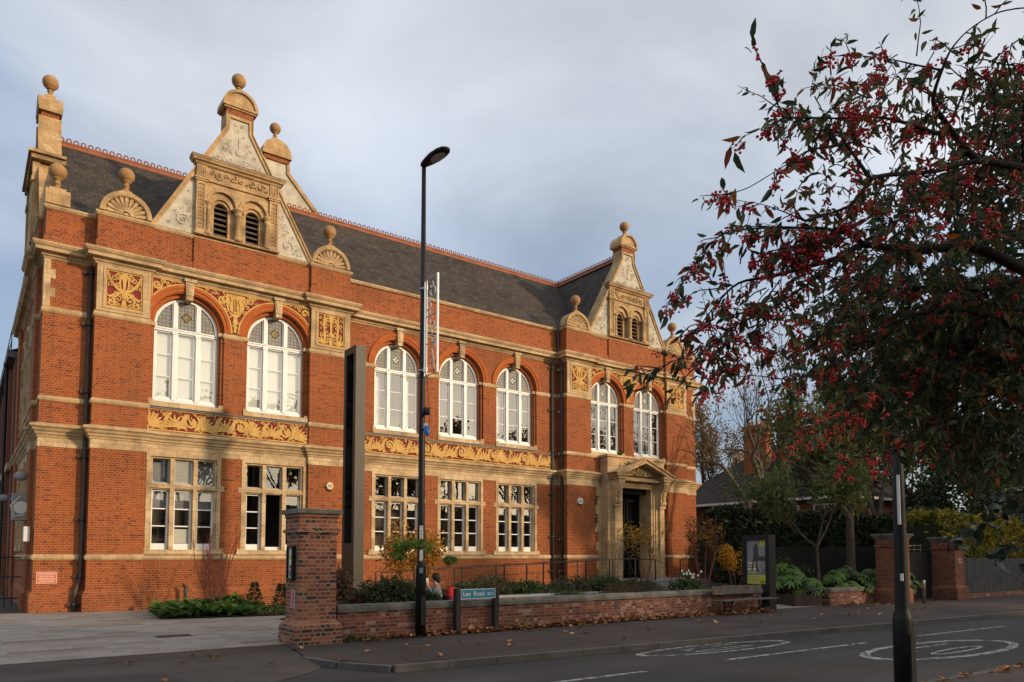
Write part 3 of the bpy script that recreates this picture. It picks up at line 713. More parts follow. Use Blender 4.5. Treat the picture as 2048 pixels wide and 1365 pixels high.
# spandrels above the wing arches
def spandrel(c0, c1, xa, xb, y, seed):
    mb = MB().mat('ochre_relief'); rng = hsh('span', seed)
    outer = lambda x, z: min((x-c)**2 + max(0, z-9.29)**2 for c in (c0, c1))
    ins = lambda x, z: xa+.02 < x < xb-.02 and 9.36 < z < 10.77 and all(((x-c)**2+(z-9.29)**2 > 1.42**2) for c in (c0, c1))
    # ground: built from thin columns between arch extrados and cornice
    N = 120
    gp = []
    for i in range(N+1):
        x = xa+(xb-xa)*i/N
        zz = 9.31
        for c in (c0, c1):
            if abs(x-c) < 1.385: zz = max(zz, 9.29+sqrt(1.385**2-(x-c)**2))
        gp.append((x, min(zz, 10.775)))
    for i in range(N): gd.quad((gp[i][0], y-.014, gp[i][1]), (gp[i+1][0], y-.014, gp[i+1][1]), (gp[i+1][0], y-.014, 10.785), (gp[i][0], y-.014, 10.785))
    for c in (c0, c1):
        lo = 0.03; mb.ribbon([p for p in arc(c, 9.29, 1.405, .02, pi-.02, 40) if xa < p[0] < xb and (p[0] < (c0+c1)/2) == (c < (c0+c1)/2)], .045, y-.05, y)
    mb.box(xa, xb, y-.04, y, 10.735, 10.78)
    for a in (xa, xb-.04): mb.box(a, a+.04, y-.04, y, 9.75, 10.735)
    m = (c0+c1)/2
    # shield with a lyre between the arches
    mb.plate([(m-.33, 10.70), (m-.30, 10.25), (m-.16, 9.98), (m, 9.86), (m+.16, 9.98), (m+.30, 10.25), (m+.33, 10.70)], [], y-.035, y)
    for s in (-1, 1):
        mb.ribbon([(m+s*.03, 10.05), (m+s*.15, 10.12), (m+s*.18, 10.3), (m+s*.12, 10.48), (m+s*.2, 10.62)], [.05, .05, .05, .05, .03], y-.06, y-.03)
        curl(mb, m+s*.38, 10.52, .13, y-.05, y, rng, .4); curl(mb, m+s*.30, 10.12, .10, y-.05, y, rng, .4)
    for k in (-1, 0, 1): mb.ribbon([(m+k*.05, 10.12), (m+k*.05, 10.55)], .018, y-.06, y-.03)
    mb.ribbon([(m, 9.36), (m, 9.62), (m, 9.86)], [.10, .07, .16], y-.045, y)
    ins2 = lambda x, z: ins(x, z) and not (abs(x-m) < .31 and z > 9.95)
    fill_curls(mb, ins2, (xa, xb, 9.3, 10.78), y-.048, y, rng, (.16, .12, .09, .065, .045, .03), 420, .50, .86)
    mb.build('carved_spandrel', parent=hall)
spandrel(4.11, 7.13, 2.94, 8.30, BAY_Y, 1); spandrel(mirx(7.13), mirx(4.11), mirx(8.30), mirx(2.94), BAY_Y, 2)
gd.build('panel_grounds', parent=hall)

# --- upper arched windows
def upper_window(c, y, blind, seed):
    yf = y+.27
    fr = MB().mat('white_paint')
    mull = ((-.46, -.27), (.27, .46)); cols = ((-.93, -.46), (-.27, .27), (.46, .93))
    R = 1.025; Ri = .935
    holes = []
    for a, b in cols: holes.append(rect(c+a, c+b, 6.86, 9.06))
    def zarc(x, r=Ri): return 9.26+sqrt(max(0, r*r-x*x))
    for a, b in cols:
        pts = [(c+a+(.005 if a < -.9 else 0), 9.235), (c+b-(.005 if b > .9 else 0), 9.235)]
        n = 12
        pts += [(c+b-(b-a)*i/n, zarc(b-(b-a)*i/n)) for i in range(n+1)]
        # drop degenerate points at the rim
        pts = [p for i, p in enumerate(pts) if i < 2 or p[1] > 9.25]
        holes.append(pts)
    fr.plate(archpoly(c, R, 6.72, 9.26, 26), holes, yf, yf+.08)
    for a, b in mull:
        m = (a+b)/2; fr.box(c+m-.06, c+m+.06, yf-.05, yf+.01, 6.78, 10.12)
        fr.box(c+m-.085, c+m+.085, yf-.065, yf+.01, 9.03, 9.16)
    fr.box(c-R, c+R, yf-.05, yf, 9.10, 9.22); fr.box(c-R, c+R, yf-.075, yf-.02, 9.17, 9.20)
    fr.box(c-R, c+R, yf-.03, yf, 6.72, 6.80)
    sa = MB().mat('white_paint')
    for a, b in cols:
        for k in (1, 2): z = 6.86+2.2*k/3; sa.box(c+a, c+b, yf+.03, yf+.07, z-.014, z+.014)
        for e in (a, b-.028): sa.box(c+e, c+e+.028, yf+.025, yf+.07, 6.86, 9.06)
        sa.box(c+a, c+b, yf+.025, yf+.07, 6.86, 6.90)
    w = fr.build('arched_window', parent=hall)
    sa.build('glazing_bars', parent=w)
    gl = MB().mat('clear_glass')
    for a, b in cols: gl.quad((c+a, yf+.05, 6.86), (c+b, yf+.05, 6.86), (c+b, yf+.05, 9.06), (c+a, yf+.05, 9.06))
    gl.build('window_pane', parent=w)
    st = MB().mat('leaded_glass'); n = 20
    st.plate([(c-.95, 9.22), (c+.95, 9.22)] + [(c+.95*cos(pi*i/n), 9.25+.95*sin(pi*i/n)) for i in range(n+1)], [], yf+.05, yf+.06)
    st.mat('leaf_yellow' if seed < 2 else 'plastic_white')
    for dx, dz in ((0, .09), (0, -.09), (-.09, 0), (.09, 0)): st.lathe((c+dx, yf+.045, 9.68+dz), [(.0, -.004), (.05, 0), (.05, .006)], 10, 'y')
    st.mat('lead_came')
    st.plate([(c, 9.50), (c+.18, 9.68), (c, 9.86), (c-.18, 9.68)], [[(c, 9.54), (c+.14, 9.68), (c, 9.82), (c-.14, 9.68)]], yf+.044, yf+.05)
    st.build('stained_glass', parent=w)
    bm_ = MB().mat('blind')
    if blind == 'full': bm_.quad((c-1, yf+.14, 6.7), (c+1, yf+.14, 6.7), (c+1, yf+.14, 9.2), (c-1, yf+.14, 9.2)); bm_.build('window_blind', parent=w)
    elif blind == 'half':
        bm_.quad((c-.95, yf+.3, 6.7), (c-.55, yf+.3, 6.7), (c-.55, yf+.3, 9.2), (c-.95, yf+.3, 9.2)); bm_.quad((c+.45, yf+.3, 6.7), (c+.75, yf+.3, 6.7), (c+.75, yf+.3, 9.2), (c+.45, yf+.3, 9.2)); bm_.build('window_curtain', parent=w)
    return w
for i, c in enumerate(UPW): upper_window(c, CEN_Y if 10 < c < 20 else BAY_Y, 'full' if i < 2 else ('half' if i in (2, 4, 5) else 'none'), i)

# --- ground floor mullioned windows
def lower_window(c, y, variant):
    yf = y+.02; T = 'terracotta_block'
    cols = ((-.97, -.46), (-.30, .30), (.46, .97)); cols = ((-.97, -.45), (-.29, .27), (.43, .97))
    su = MB().mat(T)
    holes = [rect(c+a, c+b, 1.82, 3.79) for a, b in cols] + [rect(c+a, c+b, 3.99, 4.80) for a, b in cols]
    su.plate(rect(c-1.16, c+1.16, 1.80, 4.955), holes, yf+.03, yf+.22)
    su.plate(rect(c-1.16, c+1.16, 1.81, 4.955), [rect(c-1.04, c+1.04, 1.815, 4.86)], yf-.04, yf+.035)
    for a, b in ((-.435, -.305), (.285, .415)): su.plate(rect(c+a, c+b, 1.83, 4.80), [], yf-.02, yf+.04)
    su.plate(rect(c-1.04, c+1.04, 3.83, 3.95), [], yf-.021, yf+.04)
    for s in (-1, 1):
        su.box(min(c+s*1.16, c+s*1.28), max(c+s*1.16, c+s*1.28), y-.015, y+.1, 3.80, 3.98)
    su.plate([(c-1.28, 1.64), (c+1.28, 1.64), (c+1.28, 1.86), (c+1.16, 1.86), (c+1.16, 1.81), (c-1.16, 1.81), (c-1.16, 1.86), (c-1.28, 1.86)], [], y-.05, y+.3)
    su.sweep([(c-1.28, y+.02), (c-1.28, y-.05), (c+1.28, y-.05), (c+1.28, y+.02)], [(0, 1.64), (.03, 1.66), (.03, 1.70), (0, 1.76)])
    w = su.build('mullioned_window', parent=hall)
    ys = yf+.14
    for j, (a, b) in enumerate(cols):
        if variant == 1 and j == 1:      # open casement
            ob = MB().mat('white_paint'); ob.box(c+a, c+b, ys, ys+.08, 1.82, 1.93); ob.build('sash', parent=w)
        else:
            sa = MB().mat('white_paint')
            sa.plate(rect(c+a, c+b, 1.82, 3.79), [rect(c+a+.05, c+b-.05, 2.02, 3.73)], ys, ys+.07)
            for k in (1, 2): z = 2.02+1.71*k/3; sa.box(c+a+.05, c+b-.05, ys+.01, ys+.06, z-.02, z+.02)
            sa.build('sash', parent=w)
            gl = MB().mat('clear_glass'); gl.quad((c+a+.05, ys+.04, 2.02), (c+b-.05, ys+.04, 2.02), (c+b-.05, ys+.04, 3.73), (c+a+.05, ys+.04, 3.73))
            gl.build('window_pane', parent=w)
        tp = MB().mat('grey_frame_paint')
        if variant == 0 and j == 1:
            tp.mat('plastic_white'); tp.plate(rect(c+a, c+b, 3.99, 4.80), [rect(c+a+.03, c+b-.03, 4.02, 4.77)], ys, ys+.05)
            for k in range(13):
                z = 4.04+k*.057; tp.obox((c+(a+b)/2, ys+.04, z+.02), (1, 0, 0), (b-a)/2-.03, Vector((0, .7, .7)), .004, Vector((0, -.7, .7)), .03)
            tp.build('vent_louvre', parent=w)
        else:
            tp.plate(rect(c+a, c+b, 3.99, 4.80), [rect(c+a+.03, c+b-.03, 4.03, 4.77)], ys, ys+.06)
            tp.build('top_light_frame', parent=w)
            gl = MB().mat('clear_glass'); gl.quad((c+a+.03, ys+.03, 4.03), (c+b-.03, ys+.03, 4.03), (c+b-.03, ys+.03, 4.77), (c+a+.03, ys+.03, 4.77))
            gl.build('window_pane', parent=w)
    if variant == 0:
        pp = MB().mat('paper'); pp.quad((c-.22, ys+.06, 2.04), (c+.2, ys+.06, 2.04), (c+.2, ys+.06, 2.5), (c-.22, ys+.06, 2.5))
        pp.build('paper_notice', parent=w)
        bl = MB().mat('poster_grey'); bl.quad((c-1, ys+.2, 3.2), (c+1, ys+.2, 3.2), (c+1, ys+.2, 4.8), (c-1, ys+.2, 4.8)); bl.build('roller_blind', parent=w)
lower_window(4.11, BAY_Y, 0); lower_window(7.13, BAY_Y, 1)
for c in UPW[2:5]: lower_window(c, CEN_Y, 2)
# side wall window frames
for cy in (3.9, 6.4, 8.9):
    sw = MB().mat('terracotta_block')
    sw.plate(archpoly(cy, .80, 6.62, 9.3, 14), [archpoly(cy, .66, 6.75, 9.3, 14)], -.05, .2, axis='x')
    sw.plate(rect(cy-.68, cy+.68, 1.8, 5.0), [rect(cy-.5, cy-.04, 2.0, 4.8), rect(cy+.04, cy+.5, 2.0, 4.8)], -.05, .2, axis='x'); sw.build('side_window_surround', parent=hall)
sg = MB().mat('window_glass')
for x in (.18, mirx(.18)):
    for cy in (3.9, 6.4, 8.9):
        sg.quad((x, cy-.7, 6.7), (x, cy+.7, 6.7), (x, cy+.7, 10.0), (x, cy-.7, 10.0)); sg.quad((x, cy-.5, 2), (x, cy+.5, 2), (x, cy+.5, 4.8), (x, cy-.5, 4.8))
sg.build('side_window_panes', parent=hall)
# interior: back wall, floors
it = MB().mat('interior')
it.box(.45, 30.2, 4.2, 4.25, 0, 12.2); it.box(.45, 30.2, 1.1, 11.6, 5.6, 5.8); it.box(.45, 30.2, 1.1, 11.6, 10.9, 11.0); it.box(.45, 30.2, .6, 11.6, .3, .38)
for x in (9.6, 21.0): it.box(x, x+.1, 1.1, 4.2, .4, 10.9)
it.build('interior_partitions', parent=hall)
# --- roofs
RZ, RY = 17.05, 5.65
rf = MB().mat('slate')
rf.quad((.35, .95, 12.25), (30.35, .95, 12.25), (30.35, RY, RZ), (.35, RY, RZ)); rf.quad((.35, 11.4, 12.25), (30.35, 11.4, 12.25), (30.35, RY, RZ), (.35, RY, RZ))
rf.quad((.35, .95, 12.23), (30.35, .95, 12.23), (30.35, 11.4, 12.23), (.35, 11.4, 12.23))
rf.build('main_roof', parent=hall)
for xc in (LC, RC):
    cr = MB().mat('slate_cross')
    for s in (-1, 1):
        cr.quad((xc, .55, RZ-.02), (xc, RY, RZ-.02), (xc+s*2.72, RY, 12.3), (xc+s*2.72, .55, 12.3))
    cr.build('cross_roof', parent=hall)
cr = MB().mat('ridge_tile')
def cresting(p0, p1):
    p0, p1 = Vector(p0), Vector(p1); d = (p1-p0); L = d.length; d.normalize(); side = Vector((-d.y, d.x, 0))
    for s in (-1, 1):
        a, b = p0+Vector((0, 0, .07)), p1+Vector((0, 0, .07))
        cr.quad(tuple(a), tuple(b), tuple(b+side*s*.16-Vector((0, 0, .22))), tuple(a+side*s*.16-Vector((0, 0, .22))))
    cr.obox((p0+p1)/2+Vector((0, 0, .09)), d, L/2, side, .025, (0, 0, 1), .035)
    n = int(L/.24)
    for i in range(n):
        c = p0+d*(L*(i+.5)/n)+Vector((0, 0, .185)); pts = []
        for k in range(9):
            a = -pi*.25+pi*1.5*k/8; pts.append(c+d*cos(a)*.075+Vector((0, 0, sin(a)*.075)))
        cr.tube(pts, .026, 5, cap=False)
cresting((.6, RY, RZ), (30.1, RY, RZ)); cresting((LC, .75, RZ), (LC, RY, RZ)); cresting((RC, .75, RZ), (RC, RY, RZ))
cr.build('ridge_cresting', parent=hall)

# --- gables with aedicules
def finial(mb, c, base_h=.38, r=.245):
    mb.smooth = True
    mb.lathe(c, [(.17, 0), (.17, .04), (.13, .06), (.085, .12), (.075, .2), (.10, .215), (.10, .25), (.07, .27), (.075, .32), (.12, base_h), (.16, base_h+.03)], 14)
    mb.ball((c[0], c[1], c[2]+base_h+r*.93), r, 22, 14); mb.smooth = False
def gable(xc, y0=.10, depth=.5, front=True):
    zb = 12.53; H = [(-2.70, zb), (2.70, zb), (.43, 16.60), (.43, 17.12), (-.43, 17.12), (-.43, 16.60)]
    g = MB().mat('roughcast'); g.plate([(xc+a, b) for a, b in H], [rect(xc-1.02, xc+1.02, 12.6, 14.35)], y0, y0+depth)
    w = g.build('gable_wall', parent=hall)
    # raised terracotta verge copings
    cp = MB().mat('terracotta_gable')
    for s in (-1, 1):
        A, B, Cc, D = (xc+s*2.74, zb), (xc+s*.45, 16.62), (xc+s*.45, 17.14), (xc+s*.32, 17.14)
        poly = [A, B, Cc, D, (xc+s*.34, 16.58), (xc+s*2.60, zb)]
        cp.plate(poly, [], y0-.05, y0+depth+.04)
        poly2 = [(xc+s*2.77, zb), (xc+s*.475, 16.63), (xc+s*.475, 17.14), (xc+s*.44, 17.14), (xc+s*.44, 16.62), (xc+s*2.71, zb)]
        cp.plate(poly2, [], y0-.09, y0+depth+.08)
    cp.box(xc-.32, xc+.32, y0-.06, y0+.02, 17.0, 17.12)
    cp.mat('red_brick_weathered'); cp.box(xc-.47, xc+.47, y0-.07, y0+depth+.06, 17.13, 17.32)
    cp.mat('terracotta_gable'); 
    cp.box(xc-.55, xc+.55, y0-.12, y0+depth+.12, 17.32, 17.38); cp.box(xc-.60, xc+.60, y0-.17, y0+depth+.17, 17.38, 17.45)
    seg = arc(xc, 17.45, .585, 0, pi, 18)
    cp.plate(seg, [], y0-.10, y0+depth+.12)
    cp.plate(arc(xc, 17.45, .60, 0, pi, 18)+arc(xc, 17.45, .50, pi, 0, 18), [], y0-.165, y0+depth+.165)
    cp.box(xc-.2, xc+.2, y0+.02, y0+depth-.02, 17.98, 18.07)
    cp.build('gable_coping', parent=hall)
    fn = MB().mat('finial_stone'); finial(fn, (xc, y0+depth*.4, 18.05), .30); fn.build('ball_finial', parent=hall)
    # shallow plaster relief
    rl = MB().mat('roughcast'); rng = hsh('rl', round(xc))
    def trirel(ins, bb, sizes): fill_curls(rl, ins, bb, y0-.010, y0, rng, sizes, 200, .24, .95)
    def in_up(x, z): t = (z-15.2)/(16.6-15.2); hw = (1.05*(1-t)+.22*t) if z < 16.6 else .24; return abs(x-xc) < hw-.03 and 15.27 < z < 16.98
    for s in (-1, 1):
        curl(rl, xc+s*.28, 15.46, .15, y0-.016, y0, rng, .26, s); curl(rl, xc+s*.74, 15.42, .13, y0-.016, y0, rng, .26, -s)
        rl.ribbon([(xc+s*.28, 15.34), (xc+s*.45, 15.33), (xc+s*.6, 15.48), (xc+s*.74, 15.54)], .035, y0-.014, y0)
        rl.ribbon([(xc+s*.22, 15.7), (xc+s*.36, 16.05)], .025, y0-.014, y0)
    rl.lathe((xc, y0, 15.82), [(0, -.05), (.08, -.045), (.12, -.02), (.13, 0)], 14, 'y'); rl.ribbon([(xc, 15.9), (xc, 16.35)], .035, y0-.015, y0)
    trirel(lambda x, z: in_up(x, z) and z > 15.66 and abs(x-xc) > .16 or (in_up(x, z) and z > 16.35), (xc-1, xc+1, 15.25, 17.0), (.12, .08, .055))
    for s in (-1, 1):
        def in_s(x, z, s=s):
            a = (x-xc)*s; t = (z-zb)/(14.6-zb); return 1.47 < a < 2.46-1.10*t and zb+.08 < z < 14.55
        curl(rl, xc+s*1.80, 12.92, .24, y0-.02, y0, rng, .22)
        trirel(lambda x, z: in_s(x, z) and ((x-xc-s*1.80)**2+(z-12.92)**2 > .26**2), (xc+min(s*1.45, s*2.5), xc+max(s*1.45, s*2.5), zb, 14.6), (.17, .12, .085, .055))
    rl.build('plaster_relief', parent=w)
    # aedicule
    ya = y0-.13
    ae = MB().mat('terracotta_gable')
    lou = [xc-.54, xc+.54]
    ae.plate(rect(xc-1.1, xc+1.1, 12.56, 14.5), [archpoly(l, .44, 12.60, 13.74, 18) for l in lou], ya+.05, ya+.13)
    ae.plate(rect(xc-1.1, xc+1.1, 12.56, 14.4), [archpoly(l, .235, 12.66, 13.62, 14) for l in lou], ya+.19, ya+.40)
    for l in lou:   # stepped reveal and hood
        ae.plate(arc(l, 13.74, .44, 0, pi, 18)+arc(l, 13.66, .30, pi, 0, 18), [], ya+.12, ya+.2)
        ae.plate(arc(l, 13.74, .53, 0, pi, 18)+arc(l, 13.74, .45, pi, 0, 18), [], ya+.01, ya+.06)
    for s in (-1, 1):
        a, b = sorted((xc+s*1.08, xc+s*1.41))
        ae.plate(rect(a, b, 12.56, 15.0), [rect(a+.07, b-.07, 12.72, 14.28)], ya-.02, ya+.14)
        ae.box(a+.06, b-.06, ya+.02, ya+.1, 12.7, 14.3)
        for k in range(11):
            zc_ = 12.82+k*.135; ae.ribbon([(a+.09, zc_-.05), ((a+b)/2, zc_+.05), (b-.09, zc_-.05)], .035, ya-.005, ya+.03); ae.lathe(((a+b)/2, ya+.02, zc_-.03), [(0, -.03), (.03, -.02), (.035, 0)], 8, 'y')
        ae.box(a-.04, b+.04, ya-.06, ya+.1, 14.38, 14.44); ae.box(a-.07, b+.07, ya-.09, ya+.1, 14.44, 14.50)
        for k in range(5): xx = a+.045+k*.055; ae.box(xx, xx+.025, ya-.04, ya, 14.54, 14.90)
    ae.box(xc-1.1, xc+1.1, ya-.01, ya+.12, 14.44, 14.52); ae.box(xc-1.1, xc+1.1, ya+.02, ya+.14, 14.52, 15.0)
    rn = hsh('ent', round(xc)); fill_curls(ae, lambda x, z: abs(x-xc) < 1.04 and 14.56 < z < 14.9, (xc-1.04, xc+1.04, 14.56, 14.9), ya-.02, ya+.03, rn, (.15, .1, .06), 160, .34)
    # cornice with lead top
    ae.sweep([(xc-1.42, y0+.1), (xc-1.42, ya-.02), (xc+1.42, ya-.02), (xc+1.42, y0+.1)], [(-.3, 14.90), (.0, 14.94), (.04, 14.97), (.06, 15.02), (.13, 15.05), (.15, 15.10), (.19, 15.14), (.19, 15.17), (-.3, 15.22)])
    ae.sweep([(xc-1.42, y0+.0), (xc-1.42, ya-.02), (xc+1.42, ya-.02), (xc+1.42, y0+.0)], [(-.05, 12.50), (.0, 12.50), (.04, 12.53), (.04, 12.565), (-.05, 12.60)])
    ae.smooth = True
    for dx, r in ((0, .115), (-1.0, .085), (1.0, .085)):
        ae.lathe((xc+dx, ya+.02, 12.57), [(r*1.5, 0), (r*1.5, .05), (r*1.15, .1), (r, .14), (r*.92, .88), (r*1.15, .9), (r*1.15, .93), (r*.95, .95), (r*1.3, 1.06), (r*1.6, 1.09), (r*1.6, 1.16)], 14)
    ae.smooth = False
    ae.build('aedicule', parent=hall)
    ld = MB().mat('lead'); ld.box(xc-1.62, xc+1.62, ya-.22, y0, 15.17, 15.20); ld.build('aedicule_flashing', parent=hall)
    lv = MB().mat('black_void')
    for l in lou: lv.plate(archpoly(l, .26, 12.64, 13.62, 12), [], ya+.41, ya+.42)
    lv.mat('louvre_wood')
    for l in lou:
        for k in range(6):
            z = 12.76+k*.19; hw = .235 if z < 13.6 else sqrt(max(.01, .235**2-(z-13.62)**2))
            lv.obox((l, ya+.30, z), (1, 0, 0), hw, Vector((0, .8, .6)), .075, Vector((0, -.6, .8)), .012)
    lv.build('louvres', parent=hall)
gable(LC); gable(RC)
# --- shell pediments with ball finials on the parapet pilasters
def shell(xc, yw, w=.755, zb=12.56, rot=0):
    mb = MB().mat('terracotta_gable')
    mb.plate(arc(xc, zb, w, 0, pi, 24)+arc(xc, zb, w-.13, pi, 0, 24), [], yw-.05, yw+.5)
    mb.plate(arc(xc, zb, w-.1, 0, pi, 24)+arc(xc, zb, w-.16, pi, 0, 24), [], yw-.02, yw+.3)
    mb.plate(arc(xc, zb, w-.1, 0, pi, 20), [], yw+.08, yw+.4)
    n = 11
    for k in range(n):
        a = pi*(k+.5)/n; r0, r1 = .16, w-.17
        mb.ribbon([(xc+r0*cos(a), zb+r0*sin(a)), (xc+(r0+r1)/2*cos(a), zb+(r0+r1)/2*sin(a)), (xc+(r1-.04)*cos(a), zb+(r1-.04)*sin(a)), (xc+r1*cos(a), zb+r1*sin(a))], [.045, .085, .115, .04], yw+.005, yw+.09)
    mb.plate(arc(xc, zb, .17, 0, pi, 12)+arc(xc, zb, .12, pi, 0, 12), [], yw-.005, yw+.1); mb.plate(arc(xc, zb, .08, 0, pi, 10), [], yw, yw+.1)
    mb.plate([(xc-.24, zb+w-.06), (xc+.24, zb+w-.06), (xc+.13, zb+w+.06), (xc-.13, zb+w+.06)], [], yw+.02, yw+.36)
    o = mb.build('shell_pediment', parent=hall)
    f = MB().mat('finial_stone'); finial(f, (xc, yw+.19, zb+w+.04), .36); f.build('ball_finial', parent=hall)
for xc in (2.13, 9.09, mirx(9.09), mirx(2.13)): shell(xc, .03)
# corner pedestals on the end strips
for sg in (0, 1):
    f = MB().mat('terracotta_gable'); X = mirx if sg else (lambda x: x)
    a, b = sorted((X(-.05), X(.62))); f.box(a, b, STR_Y-.03, STR_Y+.5, 12.55, 13.02); f.box(min(X(.05), X(.5)), max(X(.05), X(.5)), STR_Y+.02, STR_Y+.42, 13.02, 13.10)
    f.build('corner_pedestal', parent=hall)
    f = MB().mat('finial_stone'); finial(f, (X(.27), STR_Y+.2, 13.06), .38, .26); f.build('ball_finial', parent=hall)
# end gables, facing sideways
def end_gable(x0, x1):
    yc = 5.65; s = -1 if x0 < 15 else 1
    g = MB().mat('terracotta_gable'); hw = 3.05
    poly = [(yc-hw, 12.5), (yc+hw, 12.5), (yc+.46, 16.95), (yc+.46, 17.65), (yc-.46, 17.65), (yc-.46, 16.95)]
    g.plate(poly, [], x0, x1, axis='x')
    for sg in (-1, 1):
        g.plate([(yc+sg*(hw+.12), 12.5), (yc+sg*.55, 17.0), (yc+sg*.55, 17.65), (yc+sg*.44, 17.65), (yc+sg*.44, 16.95), (yc+sg*(hw-.05), 12.5)], [], x0-.05, x1+.05, axis='x')
    g.mat('red_brick_weathered'); g.box(x0+.03, x1-.03, yc-.5, yc+.5, 17.65, 17.85)
    g.mat('terracotta_gable'); g.box(x0-.06, x1+.06, yc-.62, yc+.62, 17.85, 18.0)
    g.plate(arc(yc, 18.0, .60, 0, pi, 16), [], x0-.08, x1+.08, axis='x')
    g.box((x0+x1)/2-.17, (x0+x1)/2+.17, yc-.17, yc+.17, 18.58, 18.70)
    # side aedicule and its cornice
    xo = x0 if s < 0 else x1
    a, b = sorted((xo, xo+s*.16)); g.box(a, b, yc-1.55, yc+1.55, 12.5, 15.45)
    a, b = sorted((xo+s*.36, xo-s*.75)); g.box(a, b, yc-1.85, yc+1.85, 15.62, 15.72); g.box(a+.08 if s < 0 else a, b if s < 0 else b-.08, yc-1.74, yc+1.74, 15.45, 15.62)
    for sg in (-1, 1):
        a, b = sorted((xo+s*.16, xo+s*.22)); g.box(a, b, yc+sg*1.38-.17, yc+sg*1.38+.17, 12.5, 15.45); g.box(a-.03, b+.03, yc+sg*1.38-.22, yc+sg*1.38+.22, 14.7, 14.85)
    g.build('end_gable', parent=hall)
    f = MB().mat('finial_stone'); finial(f, ((x0+x1)/2, yc, 18.68), .32, .27); f.build('ball_finial', parent=hall)
end_gable(0, .62); end_gable(mirx(.62), mirx(0))
# side shells on the flank parapet
for x in (-.05, mirx(-.05)):
    m = MB().mat('terracotta_gable')
    for yc in (10.5,): m.plate(arc(yc, 12.56, .72, 0, pi, 18), [], x-.02 if x < 1 else x-.4, x+.4 if x < 1 else x+.02, axis='x')
    m.build('flank_pediments', parent=hall)
    f = MB().mat('finial_stone')
    for yc in (10.5,): finial(f, (x+(.2 if x < 1 else -.2), yc, 13.3), .36)
    f.build('flank_finials', parent=hall)
# --- rainwater pipes
def pipe(pts, r, brackets, yb):
    m = MB().mat('pipe_paint'); m.smooth = True; m.tube(pts, r, 10)
    for z in brackets:
        p = None
        for a, b in zip(pts, pts[1:]):
            if min(a[2], b[2]) <= z <= max(a[2], b[2]): t = (z-a[2])/((b[2]-a[2]) or 1); p = Vector(a).lerp(Vector(b), t)
        if p:
            m.lathe((p.x, p.y, z-.04), [(r*1.35, 0), (r*1.35, .08)], 10)
            m.smooth = False; m.box(p.x-.17, p.x+.17, p.y+r*.6, p.y+r+.03, z-.035, z+.035)
            for s in (-1, 1): m.box(p.x+s*.15-.03, p.x+s*.15+.03, p.y+r*.2, p.y+r+.05, z-.045, z+.045)
            m.smooth = True
    m.build('rainwater_pipe', parent=hall)
pipe([(1.235, .38, 10.78), (1.235, .38, .95), (1.20, .36, .78), (1.10, .27, .55), (1.09, .27, .45), (1.09, .27, -.1)], .062, (10.55, 8.9, 6.75, 4.7, 2.75, .98, .12), .5)
pipe([(mirx(9.86)-.09, .50, 12.9), (mirx(9.86)-.09, .50, 11.35), (mirx(9.86)-.09, .28, 10.75), (mirx(9.86)-.09, .28, -.1)], .062, (10.4, 8.4, 6.4, 4.4, 2.4, .9), .65)
pipe([(mirx(9.86)-.42, .56, 10.78), (mirx(9.86)-.42, .56, -.1)], .058, (10.5, 8.5, 6.5, 4.5, 2.5, .9), .65)

# --- entrance portal on the right wing
po = MB().mat('portal_stone'); PC = RC
po.plate(rect(PC-2.0, PC+2.0, .5, 6.42), [rect(PC-1.02, PC+1.02, .505, 4.96)], -.40, BAY_Y)
po.plate(rect(PC-2.08, PC+2.08, 6.42, 6.52), [], -.47, BAY_Y)
for i, off in enumerate((.12, .24)):   # moulded door architrave
    po.plate(rect(PC-1.02-off-.12, PC+1.02+off+.12, .51, 4.96+off+.12), [rect(PC-1.02-off, PC+1.02+off, .512, 4.96+off)], -.40-.05*(i+1), -.38)
for s in (-1, 1):
    a, b = sorted((PC+s*1.38, PC+s*1.80)); po.box(a, b, -.52, -.38, .5, 5.25)
    po.box(a+.06, b-.06, -.62, -.5, .6, 4.05); po.box(a-.02, b+.02, -.66, -.4, .5, .62); po.box(a, b, -.68, -.5, 4.0, 4.12)
    prof = [(-.52, 4.12), (-.70, 4.14), (-.76, 4.24), (-.72, 4.36), (-.70, 4.5), (-.78, 4.75), (-.92, 5.0), (-.98, 5.18), (-.94, 5.30), (-.52, 5.32)]
    po.plate(prof, [], a+.02, b-.02, axis='x')
    for k in range(8):
        z = 4.3+k*.115; yy = -.74-.2*max(0, (z-4.5)/.7); po.box(a+.10+(.05 if k % 2 else 0), b-.15+(.05 if k % 2 else 0), yy-.05, yy, z, z+.07)
    po.box(a-.05, b+.05, -1.0, -.4, 5.32, 5.46)
po.box(PC-1.4, PC+1.4, -.74, -.4, 5.28, 5.38); po.box(PC-1.9, PC+1.9, -.62, -.4, 5.38, 5.47)
for s in (-1, 1):
    a, b = sorted((PC+s*1.28, PC+s*1.96)); po.box(a, b, -1.05, -.4, 5.46, 5.58)
